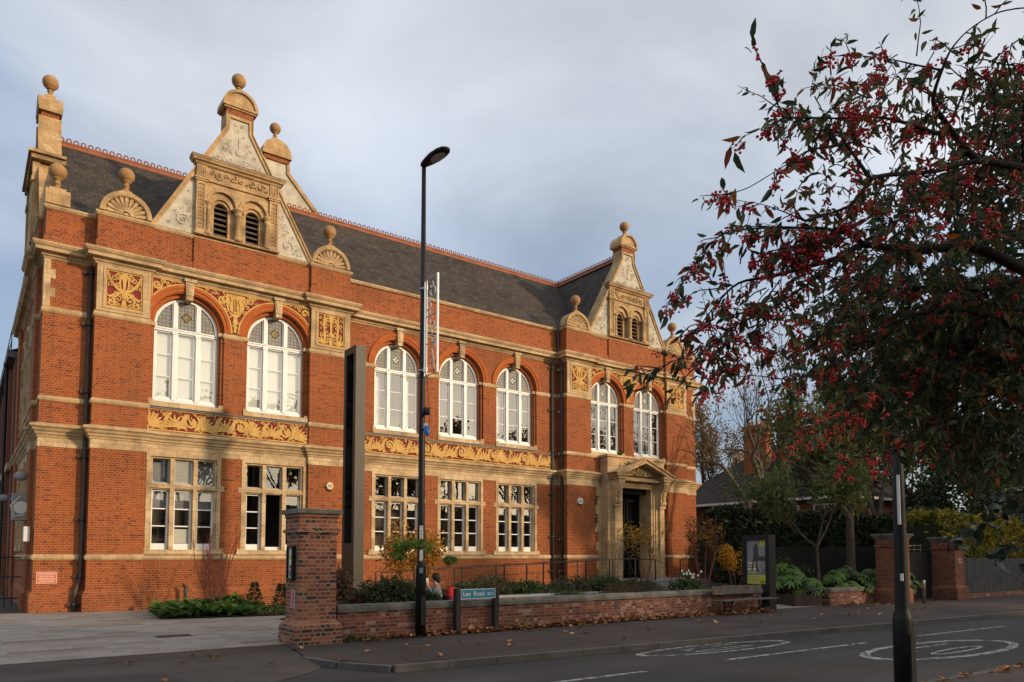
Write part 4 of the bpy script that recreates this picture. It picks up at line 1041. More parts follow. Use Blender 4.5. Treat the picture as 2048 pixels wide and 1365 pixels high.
# pediment
z0, za = 5.56, 6.36
po.plate([(PC-1.6, z0), (PC+1.6, z0), (PC, za-.18)], [], -.60, -.42)
po.plate([(PC-2.03, z0), (PC-1.60, z0), (PC, za-.20), (PC+1.60, z0), (PC+2.03, z0), (PC, za)], [], -1.06, -.42)
po.plate([(PC-2.10, z0+.05), (PC-2.03, z0), (PC, za-.035), (PC+2.03, z0), (PC+2.10, z0+.05), (PC, za+.05)], [], -1.13, -.42)
po.build('entrance_portal', parent=hall)
tr = MB().mat('terracotta_gable'); rng = hsh('tymp'); fill_curls(tr, lambda x, z: z0+.03 < z < z0+.55*(1-abs(x-PC)/1.45), (PC-1.5, PC+1.5, z0, 6.2), -.66, -.6, rng, (.14, .1, .07, .05), 200, .4)
tr.build('tympanum_carving', parent=hall)
for s in (-1, 1):
    qn = MB().mat('portal_stone')
    for k in range(10):
        z = .55+k*.44; w = .30 if k % 2 else .16
        a, b = sorted((PC+s*2.0, PC+s*(2.0+w))); qn.box(a, b, BAY_Y-.03, BAY_Y+.3, z, z+.43)
    qn.build('portal_quoins', parent=hall)
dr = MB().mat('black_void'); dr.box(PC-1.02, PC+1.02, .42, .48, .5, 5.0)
dr.mat('dark_timber'); dr.plate(rect(PC-1.02, PC+1.02, 4.72, 4.96), [], -.05, .1)
for k in range(2):
    for j in range(3):
        x = PC-.92+k*.98; z = .7+j*1.3; dr.plate(rect(x, x+.86, z, z+1.15), [rect(x+.09, x+.77, z+.09, z+1.06)], .37, .43)
dd = dr.build('entrance_door', parent=hall)
po = MB().mat('portal_stone')
for s in (-1, 1): a, b = sorted((PC+s*1.025, PC+s*1.12)); po.box(a, b, BAY_Y, .41, .51, 4.95)
po.build('door_reveal', parent=hall)
hd = MB().mat('steel'); hd.tube([(PC-.3, .30, .9), (PC-.3, .30, 2.9)], .022, 8); hd.mat('steel')
for z in (1.0, 2.8): hd.tube([(PC-.3, .30, z), (PC-.3, .42, z)], .014, 6)
hd.build('door_handle', parent=dd)
# narrow side lights of the lobby
for x in (22.92, 27.28):
    m = MB().mat('white_paint'); m.plate(rect(x-.2, x+.2, 2.98, 4.93), [rect(x-.15, x+.13, 3.08, 4.88)], .2, .28)
    for k in (1, 2, 3): z = 3.08+1.8*k/4; m.box(x-.15, x+.13, .21, .26, z-.016, z+.016)
    w = m.build('side_light', parent=hall)
    g = MB().mat('window_glass'); g.quad((x-.15, .24, 3.08), (x+.13, .24, 3.08), (x+.13, .24, 4.88), (x-.15, .24, 4.88)); g.build('window_pane', parent=w)
    t = MB().mat('terracotta_block'); t.box(x-.26, x+.26, BAY_Y-.05, BAY_Y+.3, 2.76, 2.98); t.build('side_light_sill', parent=w)
# ferns rooted in the ledges
fe = MB().mat('leaf_green'); rng = hsh('fern')
for c, n in (((23.9, -.36, 6.52), 26), ((24.1, -.75, 6.02), 18)):
    for k in range(n):
        a = rng.uniform(0, 2*pi); fe.leaf((c[0]+rng.uniform(-.12, .12), c[1]+rng.uniform(-.06, .06), c[2]), (cos(a), sin(a)*.6, rng.uniform(.5, 1.4)), (0, 0, 1), rng.uniform(.15, .32), .05)
fe.build('self_seeded_fern', loc=(24, -.4, 6.0), tagd=dict(label='small green ferns self-seeded on the ledge above the entrance pediment', cat='plant'))

# --- taller hall behind with its own shaped gable, and the flank range
rear = thing('rear_hall', 'taller gabled hall rising behind the roof ridge with weathered render and ball finial', 'building', (10, 9.2, G0))
rw = MB().mat('roughcast'); gx = 10.0
rw.plate([(gx-8, 12.6), (gx+8, 12.6), (gx+.60, 20.55), (gx+.60, 21.0), (gx-.60, 21.0), (gx-.60, 20.55)], [], 9.2, 9.7); rw.build('gable_wall', parent=rear)
rw = MB().mat('terracotta_gable')
for s in (-1, 1): rw.plate([(gx+s*8.2, 12.6), (gx+s*.66, 20.6), (gx+s*.66, 21.05), (gx+s*.52, 21.05), (gx+s*.52, 20.5), (gx+s*7.9, 12.6)], [], 9.12, 9.8)
rw.mat('red_brick_weathered'); rw.box(gx-.62, gx+.62, 9.12, 9.8, 21.0, 21.22); rw.mat('terracotta_gable'); rw.box(gx-.72, gx+.72, 9.02, 9.9, 21.22, 21.38)
rw.plate(arc(gx, 21.38, .70, 0, pi, 18), [], 9.05, 9.85); rw.box(gx-.2, gx+.2, 9.25, 9.65, 22.05, 22.2); rw.build('gable_coping', parent=rear)
f = MB().mat('finial_stone'); finial(f, (gx, 9.45, 22.18), .36, .27); f.build('ball_finial', parent=rear)
rr = MB().mat('slate_cross')
for s in (-1, 1): rr.quad((gx, 9.7, 20.2), (gx, 40, 20.2), (gx+s*8, 40, 12.6), (gx+s*8, 9.7, 12.6))
rr.build('roof', parent=rear)
rb = MB().mat('distant_brick'); rb.box(gx-8, gx+8, 12.2, 40, G0, 12.6); rb.build('brick_walls', parent=rear)
fl = thing('flank_range', 'long dark brick range with lead gutter running back along the left side alley', 'building', (.5, 12.2, G0))
m = MB().mat('distant_brick'); m.box(-.15, 2.0, 12.12, 60, G0, 10.2)
for k in range(14):
    y = 13.5+k*3.2; m.box(-.3, -.15, y, y+.6, G0, 9.9)
m.build('brick_walls', parent=fl)
m = MB().mat('lead'); m.box(-.45, 2.0, 12.12, 60, 10.2, 10.45); m.quad((-.4, 12.12, 10.46), (-.4, 60, 10.46), (2.0, 60, 11.6), (2.0, 12.12, 11.6)); m.build('gutter', parent=fl)
m = MB().mat('black_metal'); m.tube([(-.45, 14.0, 10.3), (-.38, 14.0, 9.9), (-.32, 14.0, .2)], .07, 8); m.build('rainwater_pipe', parent=fl)
m = MB().mat('terracotta'); m.box(-.32, -.1, 12.12, 60, 5.3, 5.6); m.build('string_course', parent=fl)
m = MB().mat('window_glass')
for k in range(13):
    y = 14.5+k*3.2; m.box(-.17, -.16, y, y+1.3, 6.4, 9.0); m.box(-.17, -.16, y, y+1.3, 2.0, 4.4)
m.build('window_panes', parent=fl)
m = MB().mat('rail_metal')
for k in range(16): m.tube([(-.3, 12.5+k*3, 10.5), (-.3, 12.5+k*3, 11.5)], .02, 5)
for z in (11.0, 11.5): m.tube([(-.3, 12.2, z), (-.3, 60, z)], .02, 5)
m.build('roof_guard_rail', parent=fl)
# ------------------------------------------------------------------ ground, road, pavements
ZP, ZR = -.1, -.20
def sheet(name, poly, z, mat):
    m = MB().mat(mat); n = len(m.v); m.v += [(x, y, z) for x, y in poly]; m.face(tuple(range(n, n+len(poly)))); o = m.build(name); o['kind'] = 'structure'; return o
def kf(x): return -15.45 - .0735*(x-3.6)          # far kerb line
def kn(x): return -21.15 - .06*(x-7)              # near kerb line
sheet('ground', [(-400, -400), (500, -400), (500, 500), (-400, 500)], -.27, 'grass_verge')
sheet('road', [(-120, kn(-120)-.1), (160, kn(160)-.1), (160, kf(160)+.2), (3.6, -15.3), (2.9, -14.2), (-120, -14.5)], ZR, 'road_asphalt')
sheet('far_pavement', [(3.25, -12.4), (2.98, -13.7), (3.75, -15.45), (160, kf(160)), (160, -9.0), (18.6, -9.0), (18.6, -11.9), (3.25, -11.9)], ZP, 'pavement_asphalt')
m = MB().mat('crossover_asphalt')
XS = [-120, -40, -10, -4, 0, 1.6, 2.6, 3.15]; n = 0
def edge(x): return (-15.55 - .07*(x-1)) if x < 2 else -15.5+(x-2)*1.1
for a_, b_ in zip(XS, XS[1:]):
    ya_, yb_ = edge(a_), edge(b_)
    m.quad((a_, -12.5, ZP-.008), (b_, -12.5, ZP-.008), (b_, max(yb_+.5, -14.9) if b_ > 2.5 else yb_+.75, ZP-.02), (a_, max(ya_+.5, -14.9) if a_ > 2.5 else ya_+.75, ZP-.02))
    m.quad((a_, max(ya_+.5, -14.9) if a_ > 2.5 else ya_+.75, ZP-.02), (b_, max(yb_+.5, -14.9) if b_ > 2.5 else yb_+.75, ZP-.02), (b_, yb_, ZR+.006), (a_, ya_, ZR+.006))
m.build('crossover')['kind'] = 'structure'
sheet('crossover_edge', [(-120, -11.73), (3.6, -11.73), (3.45, -12.55), (-120, -12.7)], ZP-.005, 'pavement_asphalt')
sheet('near_pavement', [(-120, kn(-120)), (160, kn(160)), (160, -40), (-120, -40)], ZP, 'pavement_asphalt')
sheet('forecourt_paving', [(-60, -11.72), (5.2, -11.72), (5.2, -6), (9.5, -2.5), (9.5, .7), (0, .7), (-1.2, .9), (-60, .9)], ZP, 'paving')
sheet('side_alley', [(-60, .9), (-.05, .7), (-.05, 70), (-60, 70)], ZP, 'pavement_asphalt')
sheet('garden_path', [(18.6, -11.9), (22.0, -11.9), (23.6, -8.5), (27, -6), (27, -3.5), (21.0, -3.5), (18.8, -9)], ZP+.004, 'paving')
# kerbs
def kerb(name, fn, xs, w, side):
    m = MB().mat('kerb_stone')
    for a, b in zip(xs, xs[1:]):
        g = .006
        p, q = Vector((a+g, fn(a+g), 0)), Vector((b-g, fn(b-g), 0)); d = (q-p).normalized(); n = Vector((d.y, -d.x, 0))*side
        m.obox((p+q)/2+n*(w/2)+Vector((0, 0, (ZR-.03+ZP+.006)/2)), d, (q-p).length/2, n, w/2, (0, 0, 1), (ZP+.006-ZR+.03)/2)
    o = m.build(name); o['kind'] = 'structure'
kerb('far_kerb', kf, [3.7+.92*i for i in range(75)], .14, 1)
kerb('near_kerb', kn, [-10+.92*i for i in range(60)], .14, -1)
m = MB().mat('kerb_stone')
for a, b in (((2.95, -13.72), (3.2, -14.6)), ((3.2, -14.62), (3.68, -15.5))):
    p, q = Vector((*a, -.16)), Vector((*b, -.16)); d = (q-p).normalized(); m.obox((p+q)/2, d, (q-p).length/2-.005, Vector((d.y, -d.x, 0)), .07, (0, 0, 1), .062)
m.build('dropped_kerb')['kind'] = 'structure'
# paint on the road: broken centre line and two 20 roundels
def lane_mark(name, quads, z=ZR+.005):
    m = MB().mat('road_paint')
    for q in quads: m.quad(*[(x, y, z) for x, y in q])
    o = m.build(name); o['kind'] = 'structure'
def dash(x0, x1, y0, y1, w=.11): return [(x0, y0-w/2), (x1, y1-w/2), (x1, y1+w/2), (x0, y0+w/2)]
lane_mark('centre_line_marking', [dash(3.6, 6.9, -17.68, -17.82), dash(9.0, 13.4, -17.78, -17.92), dash(15.6, 19.8, -17.95, -18.2), dash(22.3, 26.5, -18.35, -18.6), dash(29, 33, -18.8, -19.0), dash(-3, .8, -17.4, -17.55)])
def roundel(name, cx, cy, rx, ry, rot):
    qs = []; n = 60
    def P(a, k, kx): return (cx+cos(rot)*rx*kx*cos(a)-sin(rot)*ry*k*sin(a), cy+sin(rot)*rx*kx*cos(a)+cos(rot)*ry*k*sin(a))
    for i in range(n):
        a, b = 2*pi*i/n, 2*pi*(i+1)/n; qs.append([P(a, .82, .90), P(b, .82, .90), P(b, 1, 1), P(a, 1, 1)])
    for i in range(40):     # the 0
        a, b = 2*pi*i/40, 2*pi*(i+1)/40
        def O(t, k): return (cx+rx*.02+rx*.42*k*cos(t), cy-ry*.28+ry*.22*(1 if k == 1 else .55)*sin(t))
        qs.append([O(a, .86), O(b, .86), O(b, 1), O(a, 1)])
    for i in range(24):     # the 2
        pts = [(-.40+.8*t, (.30+.16*sin(pi*1.4*t)) if t < .55 else .30+.16*sin(pi*1.4*.55)-.0*(t)) for t in (i/24, (i+1)/24)]
        (u0, v0), (u1, v1) = pts; qs.append([(cx+rx*u0, cy+ry*(v0-.05)), (cx+rx*u1, cy+ry*(v1-.05)), (cx+rx*u1, cy+ry*(v1+.05)), (cx+rx*u0, cy+ry*(v0+.05))])
    qs.append([(cx-rx*.40, cy+ry*.10), (cx-rx*.33, cy+ry*.10), (cx-rx*.33, cy+ry*.5), (cx-rx*.40, cy+ry*.5)])
    lane_mark(name, qs)
roundel('speed_roundel_marking', 10.25, -16.62, 2.15, .50, -.06)
roundel('speed_roundel_marking', 13.6, -19.35, 2.5, .85, -.05)
# access covers
for name, P in (('access_cover', [(4.3, -14.61), (4.1, -15.3), (4.98, -15.34), (5.1, -14.72)]), ('access_cover', [(8.2, -14.0), (8.2, -14.5), (9.0, -14.5), (9.0, -14.0)]), ('access_cover', [(1.6, -8.6), (1.6, -9.1), (2.3, -9.1), (2.3, -8.6)])):
    m = MB().mat('corten'); m.v += [(x, y, ZP+.004) for x, y in P]; m.face((0, 1, 2, 3)); o = m.build(name); o['kind'] = 'structure'

# ------------------------------------------------------------------ gate pier, low walls
pier = thing('gate_pier', 'tall weathered brick gate pier with grey stone cap beside the paved forecourt', 'pier', (3.9, -11.75, ZP))
m = MB().mat('old_brick'); x0, x1, y0, y1 = 3.46, 4.21, -12.12, -11.40
m.box(x0, x1, y0, y1, .32, 2.30)
m.rings([[(x0-o, y0-o, z), (x1+o, y0-o, z), (x1+o, y1+o, z), (x0-o, y1+o, z)] for o, z in ((.10, ZP), (.10, .22), (.085, .26), (.0, .36))])
m.build('brick_shaft', parent=pier)
m = MB().mat('old_brick')
for o, a, b in ((.025, 2.02, 2.06), (.06, 2.06, 2.12), (.025, 2.12, 2.16)): m.box(x0-o, x1+o, y0-o, y1+o, a, b)
m.box(x0-.01, x1+.01, y0-.01, y1+.01, 2.16, 2.36); m.box(x0-.035, x1+.035, y0-.035, y1+.035, 2.36, 2.43); m.build('brick_cornice', parent=pier)
m = MB().mat('coping_stone'); m.bevbox(x0-.09, x1+.09, y0-.09, y1+.09, 2.43, 2.52, .012); m.build('stone_cap', parent=pier)
nb = thing('notice_case', 'black framed notice case with a pale leaflet on the gate pier', 'notice board', (3.42, -11.76, 1.2))
m = MB().mat('black_metal'); m.plate(rect(-11.92, -11.60, 1.14, 1.80), [rect(-11.88, -11.64, 1.18, 1.76)], 3.38, 3.46, axis='x'); m.build('case_frame', parent=nb)
m = MB().mat('paper'); m.quad((3.42, -11.88, 1.18), (3.42, -11.64, 1.18), (3.42, -11.64, 1.76), (3.42, -11.88, 1.76))
m.mat('poster_yellow'); m.box(3.415, 3.42, -11.86, -11.66, 1.55, 1.62); m.mat('leaf_orange'); m.box(3.414, 3.42, -11.85, -11.70, 1.36, 1.43); m.mat('ink')
for k in range(8): m.box(3.413, 3.42, -11.86, -11.68, 1.21+k*.016, 1.218+k*.016)
m.build('leaflet', parent=nb)
def wall_sign(name, label, lines, c, right, w, h, matn, cat='sign'):
    s = thing(name, label, cat, c); right = Vector(right); nrm = right.cross(Vector((0, 0, 1)))
    m = MB().mat('plastic_white'); m.obox(Vector(c), right, w/2, nrm, .006, (0, 0, 1), h/2); m.build('sign_plate', parent=s)
    m = MB().mat(matn); m.obox(Vector(c)+nrm*.006, right, w/2-.012, nrm, .002, (0, 0, 1), h/2-.012); m.build('coloured_face', parent=s)
    m = MB().mat('plastic_white'); lh = (h-.05)/len(lines)
    for i, t in enumerate(lines): text_into(m, t, Vector(c)+nrm*.0095+Vector((0, 0, h/2-.025-lh*(i+.5))), right, (0, 0, 1), lh*.82, width=(w-.08)*(.55+.45*len(t)/max(len(x) for x in lines)))
    m.build('lettering', parent=s); return s
wall_sign('warning_sign', 'small red sign with white lettering on the brick gate pier', ['EMERGENCY', 'ACCESS', 'KEEP CLEAR', 'AT ALL TIMES'], (3.452, -11.80, .78), (0, -1, 0), .22, .34, 'sign_red')
wall_sign('access_sign', 'orange sign with white lettering low on the hall wall beside the downpipe', ['ACCESS FOR EMERGENCY', 'VEHICLES ONLY', 'PLEASE KEEP CLEAR', 'AT ALL TIMES'], (.36, STR_Y-.01, .95), (1, 0, 0), .54, .35, 'sign_orange')
def low_wall(name, label, x0, x1, y, yd, h, seed):
    w = thing(name, label, 'wall', (x0, y, ZP)); m = MB().mat('low_wall_brick'); m.box(x0, x1, y, y+yd, ZP, h-.135); m.build('brickwork', parent=w)
    c = MB().mat('coping_stone'); rng = hsh(seed); x = x0-.01
    while x < x1:
        L = min(rng.uniform(1.1, 1.9), x1+.02-x); j = rng.uniform(-.006, .006)
        c.rings([[(x+.004, y-.045+j, h-.135), (x+L-.004, y-.045+j, h-.135), (x+L-.004, y+yd+.04, h-.135), (x+.004, y+yd+.04, h-.135)],
                 [(x+.004, y-.045+j, h-.06), (x+L-.004, y-.045+j, h-.06), (x+L-.004, y+yd+.04, h-.06), (x+.004, y+yd+.04, h-.06)],
                 [(x+.02, y-.015+j, h), (x+L-.02, y-.015+j, h), (x+L-.02, y+yd+.01, h), (x+.02, y+yd+.01, h)]], cap=True); x += L
    c.build('stone_coping', parent=w); return w
low_wall('low_brick_wall', 'long low brick garden wall with grey stone coping along the pavement', 4.3, 18.45, -11.97, .36, .61, 1)
w2 = low_wall('low_brick_wall', 'shorter low brick wall with planting behind, right of the garden entrance', 22.2, 27.0, -12.1, .34, .50, 2)
m = MB().mat('low_wall_brick'); m.box(22.2, 22.55, -11.76, -10.4, ZP, .33); m.build('return_brickwork', parent=w2)
sheet('garden_soil', [(4.4, -11.62), (18.4, -11.62), (18.4, -8), (20.5, -3), (9.6, -3), (5.4, -6.2)], .08, 'soil')
sheet('far_bed_soil', [(22.4, -11.7), (27.2, -11.7), (33, -4), (27.2, -3), (24.1, -8.4)], .05, 'soil')
sheet('left_bed_soil', [(2.6, -4.3), (5.9, -4.9), (9.0, -3.0), (9.0, -.6), (3.0, -.6)], ZP+.03, 'soil')
iw = MB().mat('grey_slab'); iw.bevbox(9.4, 16.5, -8.6, -8.25, ZP, .46, .02); iw.build('planter_wall', loc=(9, -8.6, ZP), tagd=dict(label='smooth pale grey garden wall behind the street name sign', cat='wall'))
st = MB().mat('grey_slab'); st.bevbox(8.3, 9.38, -8.75, -8.2, ZP, .27, .02); st.build('stone_seat', loc=(8.8, -8.5, ZP), tagd=dict(label='low stone seat where the person in grey is sitting', cat='seat'))
# ramp, landing and steps
rp = MB().mat('grey_slab')
rp.rings([[(9.3, y, ZP), (22.9, y, ZP), (22.9, y, .50), (9.3, y, -.02)] for y in (-2.75, -.75)], cap=True); rp.build('access_ramp', loc=(9.3, -2, ZP), tagd=dict(label='sloping grey ramp rising along the front of the hall to the entrance', cat='ramp'))
sp = MB().mat('grey_slab'); sp.box(22.9, 27.5, -2.9, -.42, ZP, .498)
for k in range(4): sp.box(23.6, 27.4, -2.9-.34*(k+1), -2.9-.34*k, ZP, .498-.12*(k+1))
sp.build('entrance_steps', loc=(25, -3, ZP), tagd=dict(label='pale grey steps and landing in front of the entrance door', cat='steps'))
def rail(name, label, pts, hts, top):
    r = thing(name, label, 'handrail', pts[0], 'black handrails by the ramp and steps'); m = MB().mat('rail_metal'); m.tube([Vector(p)+Vector((0, 0, top)) for p in pts], .018, 6); m.build('rail', parent=r)
    for p in pts: m = MB().mat('rail_metal'); x, y, z = p; m.box(x-.022, x+.022, y-.022, y+.022, z-.1, z+top); m.build('post', parent=r)
rz = lambda x: -.02+(x-9.3)/13.6*.52
rail('handrail', 'black handrail along the outer edge of the ramp', [(x, -2.6, rz(x)) for x in (10.0, 11.3, 13.0, 14.9, 16.4, 18.0, 19.6, 21.2, 22.6)], None, 1.02)
rail('handrail', 'black handrail along the wall side of the ramp', [(x, -.95, rz(x)) for x in (10.6, 12.4, 14.4, 16.5, 18.6, 20.6, 22.6)], None, 1.0)
rail('handrail', 'sloping black handrail left of the entrance steps', [(23.7, -1.2, .5), (23.7, -2.8, .5), (23.7, -4.3, 0)], None, .95)
rail('handrail', 'sloping black handrail right of the entrance steps', [(27.3, -1.2, .5), (27.3, -2.8, .5), (27.3, -4.3, 0), (27.3, -6.0, ZP)], None, .95)
# ------------------------------------------------------------------ bronze totem
tm = thing('bronze_totem', 'tall slender bronze frame sculpture with cut-out lettering standing before the hall', 'sculpture', (8.0, -4.55, ZP))
m = MB().mat('bronze'); X0, X1, Y0, Y1, ZT = 7.84, 8.17, -5.0, -4.12, 8.16
m.plate(rect(Y0, Y1, ZP, ZT), [rect(Y0+.17, Y1-.17, 2.0, ZT-.22)], X0, X0+.26, axis='x'); m.box(X0+.26, X1, Y0, Y1, ZP, ZT); m.build('frame', parent=tm)
m = MB().mat('black_metal'); rng = hsh('totem'); z = 2.9
while z < 7.4:
    h = rng.choice((.05, .07, .1, .14, .22)); d = rng.uniform(.03, .07)
    m.box(X0+.02, X0+.24, Y0+.17, Y0+.17+d, z, z+h); 
    if rng.random() < .6: m.box(X0+.02, X0+.24, Y1-.17-d, Y1-.17, z, z+h)
    z += h+rng.uniform(.05, .12)
m.build('cut_letter_edges', parent=tm)
# ------------------------------------------------------------------ lamp columns
def lamp_column(base, r0, r1, hb, H, label, head=True):
    x, y, z = base; t = thing('street_lamp', label, 'street lamp', base)
    m = MB().mat('black_metal'); m.smooth = True
    m.lathe((x, y, z), [(r0, 0), (r0, hb), (r0*.98, hb+.03), (r1*1.02, hb+.11), (r1, hb+.13), (r1*.82, H*.55), (r1*.6, H)], 20); m.build('column', parent=t)
    m = MB().mat('black_metal'); m.box(x-r0*.5, x+r0*.5, y-r0-.004, y-r0*.7, z+.25, z+.85); m.build('access_door', parent=t)
    if head:
        d = Vector((.20, -.98, .12)).normalized(); sd_ = Vector((d.y, -d.x, 0)).normalized(); u = sd_.cross(d); u = u if u.z > 0 else -u
        c = Vector((x, y, z+H)); m = MB().mat('black_metal'); m.smooth = True; rings = []
        for t_, w, hh in ((-.06, .05, .05), (0, .09, .08), (.15, .13, .10), (.35, .165, .115), (.55, .165, .10), (.70, .13, .07), (.78, .06, .03)):
            cc = c+d*t_; rings.append([cc+sd_*w*cos(2*pi*k/16)+u*(hh*sin(2*pi*k/16)*(1.0 if sin(2*pi*k/16) > 0 else .45)+.03) for k in range(16)])
        m.rings(rings, cap=True); h = m.build('lantern', parent=t)
        m = MB().mat('galvanised'); m.smooth = True; cc = c+d*.46-u*.02; m.v += [tuple(cc+d*.21*cos(2*pi*k/20)+sd_*.115*sin(2*pi*k/20)-u*.004) for k in range(20)]; m.face(tuple(range(20))); m.build('lamp_glass', parent=h)
    return t
LB = (6.12, -12.12, ZP)
lamp_a = lamp_column(LB, .112, .078, 1.45, 10.28, 'tall black street lamp standing against the low brick wall')
lamp_b = lamp_column((6.60, -21.92, ZP), .104, .076, 1.0, 4.15, 'thick black sign post close to the camera, rising into the berry tree', head=False)
lamp_b.name = 'sign_post'; lamp_b['category'] = 'sign post'
m = MB().mat('plastic_grey'); m.bevbox(6.17, 7.07, -21.83, -21.81, 3.36, 3.98, .004); m.build('sign_panel', parent=lamp_b)
def plate_on(t, base, r, z, w, h, name, matn, texts=None, ang=0.0):
    # a label bent flat on the column, facing the road
    n = Vector((CAM.x-base[0], CAM.y-base[1], 0)).normalized(); n = Vector((-.45, -.89, 0)); sd_ = Vector((-n.y, n.x, 0)); c = Vector((base[0], base[1], z))+n*(r+.004)
    m = MB().mat(matn); m.obox(c, sd_, w/2, n, .003, (0, 0, 1), h/2)
    if texts:
        m.mat('ink'); k = len(texts)
        for i, ch in enumerate(texts): text_into(m, ch, c+n*.0045+Vector((0, 0, h/2-h*(i+.5)/k)), sd_, (0, 0, 1), h/k*1.05)
    return m.build(name, parent=t)
plate_on(lamp_a, LB, .079, 2.10, .075, .30, 'number_plate', 'plastic_white', '0005')
plate_on(lamp_a, LB, .080, 1.62, .075, .24, 'sticker', 'petal_white'); plate_on(lamp_a, LB, .080, 1.84, .06, .05, 'sticker', 'petal_white'); plate_on(lamp_a, LB, .113, 1.30, .08, .11, 'sticker', 'plastic_grey'); plate_on(lamp_a, LB, .082, 1.50, .07, .03, 'sticker', 'plastic_grey')
m = MB().mat('plastic_white'); m.box(6.525, 6.540, -21.965, -21.935, 1.95, 2.50); m.build('side_strip', parent=lamp_b)
m = MB().mat('plastic_white'); m.box(6.518, 6.535, -21.975, -21.945, 1.33, 1.41); m.build('torn_sticker', parent=lamp_b)
# festive light motif clamped to the column
mo = thing('festive_light_motif', 'unlit festive wire frame of white tubes and curls clamped to the street lamp', 'street decoration', (6.12, -12.3, 5.4))
m = MB().mat('galvanised'); ya, yb, za, zb = -12.20, -12.75, 5.46, 7.56
for z in (za, zb, 6.75, 6.15): m.tube([(6.12, ya, z), (6.12, yb, z+.02)], .013, 6)
for y in (ya, ya-.09): m.tube([(6.12, y, za), (6.12, y, zb)], .014, 6)
for z in (5.6, 7.4): m.lathe((6.12, -12.12, z), [(.083, 0), (.083, .03)], 14); m.box(6.09, 6.15, -12.28, -12.19, z-.03, z+.06)
m.build('frame', parent=mo)
m = MB().mat('unlit_tube_glow'); m.tube([(6.12, yb, za), (6.12, yb, zb+.03)], .024, 8); m.tube([(6.10, ya-.05, za+.1), (6.10, ya-.05, zb-.1)], .018, 8); m.build('light_tube', parent=mo)
m = MB().mat('galvanised'); rng = hsh('motif')
for k in range(13):
    cy, cz = rng.uniform(yb+.12, ya-.14), 5.62+k*.148; r = rng.uniform(.07, .13); a0 = rng.uniform(0, 6.28)
    m.tube([(6.12, cy+r*(1-.5*i/9)*cos(a0+i*.52), cz+r*(1-.5*i/9)*sin(a0+i*.52)) for i in range(10)], .014, 5)
m.build('wire_curls', parent=mo)
m = MB().mat('black_metal'); m.smooth = True; m.lathe((6.12, -12.30, 4.62), [(.06, 0), (.085, .02), (.085, .13), (.05, .16)], 12); m.tube([(6.12, -12.30, 5.5), (6.13, -12.36, 5.1), (6.13, -12.42, 4.5), (6.12, -12.38, 4.25), (6.12, -12.30, 4.3)], .008, 5); m.build('timer_box', loc=(6.12, -12.3, 4.6), tagd=dict(label='small round black timer box with a cable on the street lamp', cat='box'))
m = MB().mat('plastic_grey'); m.obox((6.12, -12.26, 4.38), (1, 0, 0), .045, (0, 1, 0), .04, (0, 0, 1), .06); m.mat('plug_blue'); m.smooth = True; m.tube([(6.12, -12.29, 4.36), (6.12, -12.34, 4.26), (6.12, -12.36, 4.17)], [.05, .055, .035], 10); m.build('power_socket', loc=(6.12, -12.3, 4.2), tagd=dict(label='blue and grey power socket strapped to the street lamp', cat='socket'))
# ------------------------------------------------------------------ street name sign
sn = thing('street_name_sign', 'blue and white Lee Road street name plate on two dark posts', 'sign', (7.53, -12.14, ZP))
for x in (7.03, 8.06): m = MB().mat('plastic_grey' if False else 'rail_metal'); m.bevbox(x-.065, x+.065, -12.2, -12.06, ZP, .90, .012); m.build('post', parent=sn)
m = MB().mat('plastic_white'); m.box(7.08, 8.01, -12.205, -12.185, .655, .875); m.build('name_plate', parent=sn)
m = MB().mat('sign_blue'); m.box(7.095, 7.995, -12.209, -12.2, .67, .86); m.build('blue_field', parent=sn)
m = MB().mat('plastic_white'); text_into(m, 'Lee  Road', (7.42, -12.2105, .765), (1, 0, 0), (0, 0, 1), .145, width=.56); text_into(m, 'SE 3', (7.87, -12.2105, .755), (1, 0, 0), (0, 0, 1), .085, width=.16)
m.build('lettering', parent=sn)
# ------------------------------------------------------------------ bench
bn = thing('bench', 'weathered timber slat bench on cast iron legs against the low wall', 'bench', (17.0, -12.4, ZP))
m = MB().mat('bench_wood')
for k in range(3): y = -12.62+k*.13; m.bevbox(15.75, 18.4, y, y+.11, .30, .335, .008)
m.build('seat', parent=bn)
m = MB().mat('bench_wood'); m.obox((16.95, -12.19, .60), (1, 0, 0), 1.2, Vector((0, .97, -.25)), .018, Vector((0, .25, .97)), .13); m.build('backrest', parent=bn)
for x in (16.15, 17.85):
    m = MB().mat('black_metal'); m.box(x-.02, x+.02, -12.64, -12.22, .265, .30)
    m.tube([(x, -12.60, .27), (x, -12.52, .10), (x, -12.60, ZP)], .022, 6); m.tube([(x, -12.26, .27), (x, -12.34, .10), (x, -12.24, ZP)], .022, 6); m.tube([(x, -12.52, .12), (x, -12.43, .15), (x, -12.34, .12)], .018, 6); m.tube([(x, -12.55, .02), (x, -12.43, .05), (x, -12.30, .02)], .016, 6)
    m.tube([(x, -12.27, .27), (x, -12.22, .45), (x, -12.17, .72)], .02, 6); m.tube([(x, -12.6, .27), (x, -12.43, .2), (x, -12.27, .27)], .014, 6)
    m.build('leg', parent=bn)
